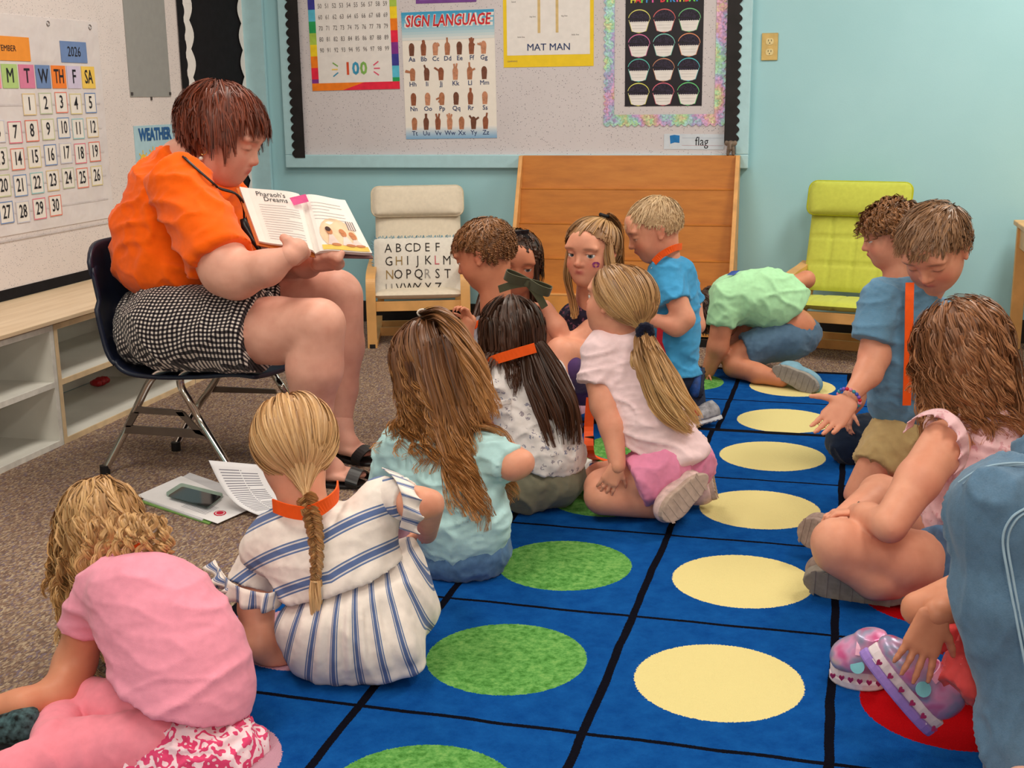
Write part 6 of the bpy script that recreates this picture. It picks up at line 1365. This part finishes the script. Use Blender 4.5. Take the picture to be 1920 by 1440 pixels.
skin(t, SK_FAIR, CH([(1772, 832, 2.72, 46), (1722, 900, 2.62, 40), (1668, 984, 2.54, 34)], .02)+CH([(1668, 984, 2.54, 33), (1626, 968, 2.62, 25), (1606, 962, 2.66, 19)], .02)+CH([(1800, 1062, 2.74, 62), (1680, 1050, 2.64, 60), (1568, 1018, 2.58, 48)], .03)+CH([(1566, 1034, 2.58, 42), (1640, 1086, 2.60, 36), (1720, 1100, 2.64, 28)], .03)
     +CH([(1800, 1000, 2.92, 50), (1650, 930, 3.04, 42)], .03)+CH([(1645, 935, 3.02, 38), (1570, 990, 2.88, 28)], .03)+[EL(1830, 850, 2.80, 70, 80, 48)], hand(at(1608, 960, 2.66), V(-.9, .1, -.05), V(.1, -.2, -1), .098, -1, .8, .1, .5), (H, head_prims(H, (1812, 770, 2.82, 32))), planes=FL)
eyes(H, t)
long_hair(t, H, H_CHEST, .38, top+CH([(1772, 832, 2.72, 46), (1722, 900, 2.62, 40)]), 400, 12, .0012, .010, .017, 2.2, 1.0, hairline(.48, -.45, -.85), (.1, .0, 1), (.04, .20), .30, 20, seed=11, Lf=lambda d: np.where(d[:, 0] < .1, .52, 1.0)*np.where(d[:, 1] > .3, .8, 1), g=unit(-HU+HR*.12))
V1 = V(-.5, -.8, .1)
ruffle('shoulder_frill', [(1712, 800, 2.76), (1726, 776, 2.74), (1770, 768, 2.70), (1808, 800, 2.67), (1816, 850, 2.68), (1800, 890, 2.70)], .026, .010, 8, M_PTOP, t, V1, hang=V(-.7, -.3, -.35))
m = MB(); c_ = at(1604, 960, 2.69); m.tube([c_+HU*.022*math.cos(a)+HA*.020*math.sin(a)+HR*.008 for a in np.linspace(0, 2*math.pi, 18, endpoint=False)], .0018, 6, closed=True); m.build('bracelet', M_CHR, t, smooth=True)
M_TAUPE = plain('taupe_canvas_shoe', (150, 128, 120), .8, .2, .1, 80)
shoe(t, atz(1695, 1118, .040), atz(1512, 1082, .055), V(-.1, .9, .30), .100, M_TAUPE, M_GREYSOLE); shoe(t, at(1585, 1020, 2.82), at(1500, 990, 2.86), V(.3, .8, -.1), .088, M_TAUPE, M_TAUPE)

# ---------- girl in coral leggings, bottom right
t = person('child in coral leggings and pink and purple heart trainers', atz(1880, 1370, 0))
M_COR = cloth('coral_jersey', (232, 84, 84), .5, .9, extra=lambda q, b: q.mix(q.math('GREATER_THAN', q.noise(q.coord(), 110, 1), .78), b, lin((246, 200, 200))))
FX = lambda L: [(a, b, c, d) for a, b, c, d in L]
soft('leggings', CH([(2000, 1280, 2.10, 90), (1880, 1160, 2.10, 62)], .03)+[C((1880, 1175, 2.06, 56), (1792, 1296, 1.985, 44), .03, clip=True)]+CH([(2000, 1300, 2.3, 80), (1850, 1150, 2.32, 56)], .03)+[C((1840, 1160, 2.30, 48), (1735, 1190, 2.24, 34), .03, clip=True)], .006, M_COR, t, FL, fold=(.006, (30, 30, 6), 51))
soft('shirt', [EL(2040, 1130, 2.44, 84, 140, 76), EL(2040, 1020, 2.44, 82, 66, 58, k=.06)], .008, cloth('coral_top', (226, 100, 110), .3), t, FL)
H = Head(2050, 900, 2.46, (-.8, .4, -.3), (0, 0, 1), 178)
skin(t, SK_TAN, CH([(1980, 1040, 2.34, 42), (1860, 1080, 2.06, 36), (1722, 1142, 2.02, 32)], .02)+CH([(1722, 1142, 2.02, 31), (1820, 1135, 1.98, 30), (1900, 1160, 1.98, 26)], .02)+CH([(1980, 1060, 2.30, 40), (1830, 1110, 2.06, 36), (1756, 1150, 1.97, 26)], .02),
     hand(at(1752, 1150, 1.965), V(-.34, -.12, -.92), V(.1, .9, -.1), .122, 1, .10, .16, .5)+hand(at(1722, 1142, 2.02), V(.5, 0, .1), V(0, 0, -1), .09), (H, head_prims(H, (2045, 980, 2.45, 38))), h=.006)
long_hair(t, H, H_CHEST, .2, (), 100, 10, .0014, .010, .006, 2, 1, seed=13); eyes(H, t)
FOIL = NT('iridescent_pink', .3, .6); n_ = FOIL.noise(FOIL.coord(), 22, 2); FOIL.color(FOIL.ramp(n_, [(.3, lin((206, 84, 140))), (.45, lin((214, 150, 190))), (.58, lin((150, 150, 180))), (.7, lin((184, 80, 130)))])); FOIL.b.inputs['Metallic'].default_value = .25
WH_S = plain('white_pink_sole', (222, 206, 212), .5); PU_S = plain('purple_sole', (150, 120, 196), .5)
def trainer(heel, toe, up, w, solemat):
    A = shoe(t, heel, toe, up, w, FOIL.m, WH_S); sd, d, u = A; L = np.linalg.norm(toe-heel)
    m = MB(); pts = []
    for i in range(24):
        a = 2*math.pi*i/24; pts.append((math.cos(a)*w*.50, L*.5+math.sin(a)*L*.55))
    m.prism(pts, heel-u*w*.36, sd, d, u, w*.24); m.build('outsole', solemat, t, bevel=.004)
    for k, f_ in enumerate((.46, .66)):
        c_ = heel+d*L*f_+u*w*(.86-.22*k); m = MB(); strap(m, curve([c_-sd*w*.46-u*w*.22, c_-sd*w*.25+u*w*.06, c_+sd*w*.25+u*w*.06, c_+sd*w*.46-u*w*.22], 4), L*.085, .004, d); m.build('shoe_strap', plain('pink_patent', (240, 176, 204), .3, .6), t)
    m = MB()
    heart = [(0, -.9), (.8, .1), (.75, .6), (.4, .8), (0, .45), (-.4, .8), (-.75, .6), (-.8, .1)]
    for k in range(6):
        sgn = -1 if np.dot(sd, CAM-heel) < 0 else 1; y = L*(.06+.17*k); c_ = heel+d*y+sd*sgn*w*.52*(1-.12*abs(k-2.5)/2.5); m.prism([(a*w*.085, b*w*.085) for a, b in heart], c_-u*w*.05, d, u, sd*sgn, .003)
    m.build('heart_cutouts', plain('magenta_gel', (150, 40, 90), .3, .6), t)
    c_ = heel+d*L*.45+sd*(w*.50)*(1 if np.dot(sd, CAM-heel) > 0 else -1)+u*w*.35; nrm = unit(sd*(1 if np.dot(sd, CAM-heel) > 0 else -1)+u*.4); m = MB(); m.prism([(.013*math.cos(a), .013*math.sin(a)) for a in np.linspace(0, 2*math.pi, 16, endpoint=False)], c_, d, np.cross(nrm, d), nrm, .003); m.build('round_badge', plain('teal_badge', (130, 200, 210), .3, .5), t)
trainer(at(1758, 1358, 2.01), at(1638, 1214, 2.02), V(.75, -.12, .62), .072, PU_S)
trainer(at(1660, 1262, 2.22), at(1560, 1245, 2.24), V(.20, -.20, 1), .074, WH_S)

# ---------- adult in jeans
t = person('seated adult in blue jeans, only one knee and lower leg showing, right edge', atz(1890, 1500, 0))
M_JEAN = cloth('washed_denim', (72, 104, 132), .5, .85, var=.16, fold_scale=(6, 6, 6), extra=lambda q, b: q.mix(q.math('MULTIPLY', q.noise(q.coord(scale=(1, 1, 3)), 300, 2), .4), b, lin((130, 154, 176))))
leg = [C((2090, 935, 2.0, 116), (1884, 962, 1.86, 92), .05), C((1884, 968, 1.86, 92), (1900, 1150, 1.84, 92), .05), C((1900, 1150, 1.84, 92), (1936, 1400, 1.80, 86), .05), C((1936, 1400, 1.80, 86), (1942, 1520, 1.79, 84), .03), C((2080, 850, 2.16, 80), (1965, 872, 2.10, 66), .01)]
soft('jeans', leg, .007, M_JEAN, t, FL+[(V(0, 0, -1), atz(1900, 1436, .04))], fold=(.008, (8, 8, 5), 61))
skin(t, SK_ADULT, CH([(1950, 1400, 1.80, 50), (1955, 1470, 1.80, 46)], .02)+CH([(1955, 1460, 1.78, 44), (1880, 1500, 1.66, 40)], .02), planes=FL)
for pts in ([(1796, 905, 1.80), (1840, 878, 1.78), (1900, 868, 1.79), (1960, 872, 1.83)], [(1925, 950, 1.75), (1896, 970, 1.745), (1880, 1010, 1.74), (1890, 1080, 1.735), (1905, 1160, 1.73), (1925, 1260, 1.71)]):
    c_ = np.array(curve([J(p)[0] for p in pts], 8)); toward = unit(CAM-c_.mean(0)); d = sdf_eval(leg, c_); 
    for _ in range(14): dd = sdf_eval(leg, c_); c_ = c_-toward*(dd-.0135)[:, None]*.9
    for off in (0, .007):
        m = MB(); m.tube(list(c_+HR*off-HU*off*.4), .0019, 6); m.build('seam', plain('denim_seam', (150, 176, 194), .8), t)
# ---------- the woman reading aloud
t = person('woman with short red brown hair in orange T-shirt and gingham skort reading aloud', atz(560, 880, 0))
M_ORT = cloth('orange_jersey', (252, 100, 10), .55, .9, fold_scale=(6, 6, 9))
shirt = [EL(335, 500, 3.38, 112, 64, 128), EL(322, 425, 3.40, 108, 84, 122, k=.08), EL(334, 350, 3.42, 84, 54, 104, roll=12, k=.08), EL(405, 440, 3.44, 76, 70, 100, k=.06), EL(452, 478, 3.45, 52, 50, 90, k=.05), EL(326, 298, 3.42, 34, 18, 52, roll=36, k=.05), EL(410, 372, 3.46, 42, 50, 84, k=.05)]
shirt += [C((338, 352, 3.22, 60), (414, 486, 3.115, 64), .04, clip=True), C((400, 360, 3.64, 50), (480, 440, 3.72, 48), .04, clip=True)]
soft('shirt', shirt, .008, M_ORT, t, [(unit(V(0, 0, -1)), at(330, 556, 3.3))], fold=(.009, (6, 6, 10), 71))
def gx(q, b):
    a = q.attr('pat'); s = q.n('ShaderNodeSeparateXYZ'); q.l(a.outputs['Vector'], s.inputs[0]); p = .0135
    f1 = q.math('GREATER_THAN', q.math('FRACT', q.math('DIVIDE', s.outputs[0], p)), .5); f2 = q.math('GREATER_THAN', q.math('FRACT', q.math('DIVIDE', s.outputs[1], p)), .5)
    sm = q.math('MULTIPLY', q.math('ADD', f1, f2), .5); return q.ramp(sm, [(0, lin((228, 218, 210))), (.3, lin((70, 62, 66))), (.8, lin((18, 16, 20)))], 'CONSTANT')
M_GING = cloth('gingham_cotton', (120, 110, 112), .5, .9, extra=gx)
go = at(300, 600, 3.38); ga = unit(at(520, 650, 3.25)-at(300, 590, 3.25))
def gpat(v):
    q = v-go; a = q@ga; r = np.cross(ga, np.array([0, 1., 0])); r = unit(r); y = q[:, 1]; z = q@r; ang = np.arctan2(y, z+.0); w = np.array([mnoise.noise(Vector(p*6)) for p in v])*.02; return np.stack([a+w+z*.15, q[:, 2]*1.05+y*.9+w, a*0], 1)
skort = [EL(325, 592, 3.38, 96, 68, 138, k=.05), C((320, 612, 3.22, 82), (492, 622, 3.19, 80), .05, clip=True), C((340, 590, 3.56, 76), (545, 552, 3.58, 64), .05, clip=True), EL(278, 618, 3.38, 52, 62, 120, k=.05)]
soft('skort', skort, .007, M_GING, t, [], fold=(.006, (8, 8, 10), 73), attrs={'pat': gpat})
H = Head(418, 255, 3.42, (.90, -.14, -.40), (.34, -.05, .94), 172)
arms = [group([C((404, 468, 3.125, 50), (425, 506, 3.11, 48), .02), C((425, 506, 3.11, 50), (444, 516, 3.10, 45), .02), C((444, 516, 3.10, 44), (500, 502, 3.08, 33), .02), C((500, 502, 3.08, 33), (543, 480, 3.09, 20), .02)])]+CH([(470, 430, 3.72, 44), (500, 490, 3.66, 38)], .03)+CH([(500, 490, 3.66, 36), (575, 494, 3.44, 26), (596, 490, 3.38, 19)], .03)
legs = CH([(400, 622, 3.22, 66), (520, 620, 3.18, 62), (598, 608, 3.14, 50)], .05)+CH([(600, 612, 3.14, 48), (590, 690, 3.14, 52), (584, 770, 3.16, 38), (596, 862, 3.18, 24)], .04)
legs += CH([(450, 566, 3.60, 58), (560, 556, 3.58, 54), (630, 552, 3.56, 48)], .05)+CH([(634, 556, 3.56, 47), (640, 650, 3.55, 42), (640, 730, 3.53, 30), (638, 800, 3.50, 21)], .04)
def foot(ankle, heel, toe, w):
    d = unit(toe-heel); sd = unit(np.cross(d, HU)); pr = [capsule(ankle, heel+HU*.035+d*.02, .034, .032, .03), capsule(heel+HU*.03, heel*.45+toe*.55+HU*.022, .030, .036, .03, flat=(HU, .8)), capsule(ankle, heel*.5+toe*.5+HU*.03, .030, .026, .04)]
    for k in range(5):
        b = heel*.25+toe*.75+sd*(k-2)*w*.20+HU*.016; pr.append(capsule(b-d*.03, b+d*(.060-.007*k if w > 0 else .06)-HU*.003, .014 if k else .017, .0095 if k else .013, .006))
    return pr
hl1, to1 = atz(618, 838, .02), atz(682, 858, .015); hl2, to2 = atz(588, 892, .02), atz(652, 900, .015)
feet = foot(at(638, 795, 3.50), hl1, to1, .075)+foot(at(598, 860, 3.18), hl2, to2, .075)
hR = [group([C((543, 480, 3.09, 21), (556, 468, 3.12, 22), .01), C((552, 464, 3.10, 13), (540, 452, 3.10, 10), .008), C((540, 452, 3.10, 10), (532, 446, 3.11, 8.5), .006)]+[x for k in range(4) for x in (C((566-k*5, 462+k*6, 3.13, 10), (574-k*6, 474+k*5, 3.19, 9), .005), C((574-k*6, 474+k*5, 3.19, 9), (560-k*7, 486+k*3, 3.22, 8), .005))])]
hL = CH([(596, 492, 3.38, 19), (620, 486, 3.36, 22)], .02)
for k, (x, y) in enumerate(((598, 478), (611, 474), (625, 474), (637, 480))):
    hL += [C((x-6, y+18, 3.31, 8.5), (x-3, y+4, 3.262, 8.5), .006), C((x-3, y+4, 3.262, 8.5), (x+3, y-6, 3.270, 7.5), .005)]
hL += [C((600, 494, 3.33, 13), (636, 494, 3.33, 11), .02)]
skin(t, SK_ADULT, arms+legs+[EL(330, 450, 3.42, 60, 90, 70)], hR+hL+feet, (H, head_prims(H, (342, 305, 3.42, 40), .27, .62, smile=.2)+[H.e(0, .02, -.36, .24, .28, .16, .14), H.e(0, .10, -.20, .31, .26, .26, .12)]), h=.008, hf=.0048, hh=.0052, planes=FLC)
eyes(H, t, (0, .85, -.5))
rng = np.random.default_rng(3)
short_hair(t, H, H_RED, .085, 9000, .0012, (0, -.35, .94), .12, hairline(.48, -.10, -.70), 111, (.06, .18), capoff=.10, amp=.002, groups=1200, n=10, grav=.16, Lf=lambda d: np.where(d[:, 1] > .35, .80, np.where(d[:, 2] < .15, .45, 1.0))*np.where((d[:, 1] > .1) & (d[:, 2] < .35), 1.25, 1), swirl=.3, clump=.008)
m = MB(); ec = H.pt(.36, -.02, -.165); m.tube([ec+H.u*.012*math.cos(a)+H.f*.010*math.sin(a) for a in np.linspace(0, 2*math.pi*.85, 14)], .0018, 6); m.build('earring', plain('gold_hoop', (222, 180, 110), .25, .5, metal=.9), t, smooth=True)
m = MB(); ec2 = ec-H.u*.024; m.tube([ec2+H.u*.006, ec2+H.u*.003, ec2-H.u*.003, ec2-H.u*.006], [.002, .006, .006, .002], 10); m.build('pearl_drop', plain('pearl', (240, 232, 222), .2, .6), t, smooth=True)
# sandals
M_BLK = plain('black_leather', (26, 24, 26), .4, .45, .1, 40)
for hl, to in ((hl1, to1), (hl2, to2)):
    d = unit(to-hl); sd = unit(np.cross(d, HU)); L = np.linalg.norm(to-hl)+.085; m = MB(); pts = []
    for i in range(26):
        a = 2*math.pi*i/26; pts.append((math.cos(a)*.046*(1+.12*math.sin(a)), L*.5-.03+math.sin(a)*L*.52))
    m.prism(pts, np.array([hl[0], hl[1], .001]), sd, d, HU, .016); m.build('sandal_sole', M_BLK, t, bevel=.004)
    for f_, h_, w_ in ((.20, .085, .034), (.72, .050, .036)):
        c_ = np.array([hl[0], hl[1], 0])+d*L*f_; m = MB(); strap(m, curve([c_-sd*.048+HU*.015, c_-sd*.044+HU*h_*.7, c_+HU*(h_+.006), c_+sd*.044+HU*h_*.7, c_+sd*.048+HU*.015], 5), w_, .004, d+HU*(-.45 if f_ < .5 else -.2)); m.build('sandal_strap', M_BLK, t)
m = MB(); rc = at(612, 488, 3.335); m.tube([rc+HR*.012*math.cos(a)+HU*.006*math.sin(a)-HA*.002 for a in np.linspace(0, 2*math.pi, 14, endpoint=False)], .0015, 6, closed=True); m.build('ring', plain('gold_hoop', (222, 180, 110), .25, .5, metal=.9), t, smooth=True)
# black cord with a microphone-like pendant resting on her chest
cord = [(322, 272, 3.30), (350, 300, 3.24), (395, 340, 3.22), (410, 352, 3.22), (440, 362, 3.26), (455, 385, 3.30), (458, 415, 3.33)]
for o_ in (0, 5):
    c_ = np.array(curve([at(x+o_, y+o_*.6, Y) for x, y, Y in cord], 6)); tw = unit(CAM-c_.mean(0))
    for _ in range(12): dd = sdf_eval(shirt, c_[:14]); c_[:14] -= tw*(dd-.006)[:, None]*.8
    m = MB(); m.tube(list(c_), .0030, 6); m.build('black_cord', M_BLK, t, smooth=True)
m = MB(); m.tube([at(455, 410, 3.30), at(460, 425, 3.30), at(475, 450, 3.28), at(498, 482, 3.27)], [.009, .013, .010, .007], 10); m.build('pendant_holder', M_BLK, t, smooth=True)
m = MB(); q = [at(488, 460, 3.25), at(504, 466, 3.25), at(514, 482, 3.25), at(498, 486, 3.25)]; m.add([p-HA*.003 for p in q]+[p+HA*.003 for p in q], [(0, 1, 2, 3), (7, 6, 5, 4), (0, 4, 5, 1), (1, 5, 6, 2), (2, 6, 7, 3), (3, 7, 4, 0)]); m.build('badge_case', plain('clear_vinyl', (150, 148, 146), .2, .6), t)

# ---------- the open picture book
bk = thing('picture_book', 'large open picture book with pink sticky note, held up by the woman', 'book', at(580, 480, 3.3))
# corners: spine top / bottom, left page outer, right page outer
ST, SB = at(566, 368, 3.33), at(592, 474, 3.24); LT, LB = at(449, 350, 3.30), at(486, 452, 3.21); RT, RB = at(647, 375, 3.40), at(698, 474, 3.31)
pn_ = unit(np.cross(RT-ST, SB-ST)); pn_ = pn_ if np.dot(pn_, CAM-ST) > 0 else -pn_
def page(u, v, side):     # u 0 spine .. 1 outer
    a, b = (LT, LB) if side < 0 else (RT, RB); p = (ST*(1-u)+a*u)*(1-v)+(SB*(1-u)+b*u)*v; return p+pn_*(.016*math.sin(math.pi*min(1, u*1.15)**.6)*(1-u*.6) if u > 0 else -.004)
M_PAGE = plain('book_page', (240, 234, 228), .6, .3, .01)
for side, nm in ((-1, 'left'), (1, 'right')):
    nU, nV = 16, 4; m = MB(); g = [page(i/nU, j/nV, side) for j in range(nV+1) for i in range(nU+1)]; N = len(g); lo = [p-pn_*(.014 if side > 0 else .008)*(1 if k % (nU+1) > 0 else .4)-pn_*.0 for k, p in enumerate(g)]
    f = [(j*(nU+1)+i, j*(nU+1)+i+1, (j+1)*(nU+1)+i+1, (j+1)*(nU+1)+i) for j in range(nV) for i in range(nU)]; f2 = [tuple(N+k for k in q[::-1]) for q in f]
    rim = [(nV*(nU+1)+i, nV*(nU+1)+i+1) for i in range(nU)]+[(i+1, i) for i in range(nU)]+[((j+1)*(nU+1)+nU, j*(nU+1)+nU) for j in range(nV)][::1]+[(j*(nU+1), (j+1)*(nU+1)) for j in range(nV)]
    m.add(g+lo, f+f2+[(a, b, b+N, a+N) for a, b in rim]); m.build('page_block', M_PAGE, bk, smooth=False)
    m = MB(); a, b = (LT, LB) if side < 0 else (RT, RB); th = .022 if side > 0 else .014; e1 = unit(a-ST)*.006; e2 = unit(b-a)*.005
    q = [ST-pn_*.016-e2, a+e1-pn_*th-e2, b+e1-pn_*th+e2, SB-pn_*.016+e2]; m.add(q+[p-pn_*.004 for p in q], [(0, 1, 2, 3), (7, 6, 5, 4), (0, 4, 5, 1), (1, 5, 6, 2), (2, 6, 7, 3), (3, 7, 4, 0)]); m.build('cover_board', plain('orange_cover', (214, 120, 50), .5) if side < 0 else plain('maroon_cover', (120, 84, 84), .5), bk)
class Page:
    def __init__(s, side): s.side = side; s.L = {}
    def P(s, u, v, lift): 
        uu = (1-u) if s.side < 0 else u; return page(min(max(uu, .002), 1), v, s.side)+pn_*(.0012+.0006*lift)
    def poly(s, key, pts, lift=0): s.L.setdefault(key, MB()).add([s.P(u, v, lift) for u, v in pts], [tuple(range(len(pts)))])
    def rect(s, key, u0, v0, u1, v1, lift=0, n=6):
        for i in range(n): a, b = u0+(u1-u0)*i/n, u0+(u1-u0)*(i+1)/n; s.poly(key, [(a, v0), (a, v1), (b, v1), (b, v0)], lift)
    def ell(s, key, u, v, ru, rv, lift=0, n=18): s.poly(key, [(u+ru*math.cos(2*math.pi*i/n), v+rv*math.sin(2*math.pi*i/n)) for i in range(n)], lift)
    def text(s, key, txt, u, v, h, lift=0, bold=0, sx=1):
        vs, fs = glyphs(txt, bold); s.L.setdefault(key, MB()).add([s.P(u+x*h*sx, v-y*h, lift) for x, y, _ in vs], fs)
    def build(s, mats):
        for k, mb in s.L.items(): mb.build(k.split('#')[0], mats[k.split('#')[1]], bk)
bm = {'k': INK, 'g': plain('text_grey', (176, 170, 172), .7), 'p': plain('peach_print', (240, 202, 168), .7), 'y': plain('yellow_print', (240, 196, 96), .7), 's': plain('skin_print', (196, 126, 84), .7), 'b': plain('brown_print', (70, 44, 40), .7), 'w': plain('robe_print', (232, 208, 200), .7), 'c': plain('bar_print', (84, 84, 92), .7)}
Pg = Page(-1); Pg.text('printed_title#k', "Pharaoh's", .46, .10, .115, 1, .0, 1.05); Pg.text('printed_title#k', 'Dreams', .52, .19, .115, 1, .0, 1.05)
for k in range(15): Pg.rect('printed_lines#g', .22, .29+k*.044, .86-.2*((k*3) % 5 == 0), .297+k*.044)
Pg.build(bm); Pg = Page(1)
for k in range(6): Pg.rect('printed_lines#g', .12, .14+k*.058, .80-.3*(k == 2), .147+k*.058)
Pg.ell('printed_picture#p', .50, .70, .36, .29, 0); Pg.rect('printed_picture#y', .12, .90, .97, .985, 1)
Pg.rect('printed_window#w', .74, .44, .90, .60, 1, 1)
for k in range(4): Pg.rect('printed_window#c', .745+k*.045, .44, .76+k*.045, .60, 2, 1)
for u_, hc, v_ in ((.33, 'b', .66), (.60, 's', .68), (.78, 's', .72)):
    Pg.poly('printed_figure#w', [(u_-.02, v_+.05), (u_-.09, .90), (u_+.14, .91), (u_+.05, v_+.06)], 2); Pg.ell('printed_figure#s', u_, v_, .058, .062, 3); Pg.ell('printed_figure#'+hc, u_-.02, v_-.035, .055, .042, 4); Pg.ell('printed_figure#s', u_+.06, .895, .09, .024, 3)
Pg.build(bm)
m = MB(); m.add([at(543, 371, 3.295), at(573, 364, 3.30), at(579, 378, 3.298), at(551, 385, 3.29)], [(0, 1, 2, 3)]); q = unit(CAM-at(560, 375, 3.29)); m.v = [tuple(np.array(v)+q*.012) for v in m.v]
o = m.build('sticky_note', plain('hot_pink_note', (244, 104, 168), .6), bk); md = o.modifiers.new('t', 'SOLIDIFY'); md.thickness = .001
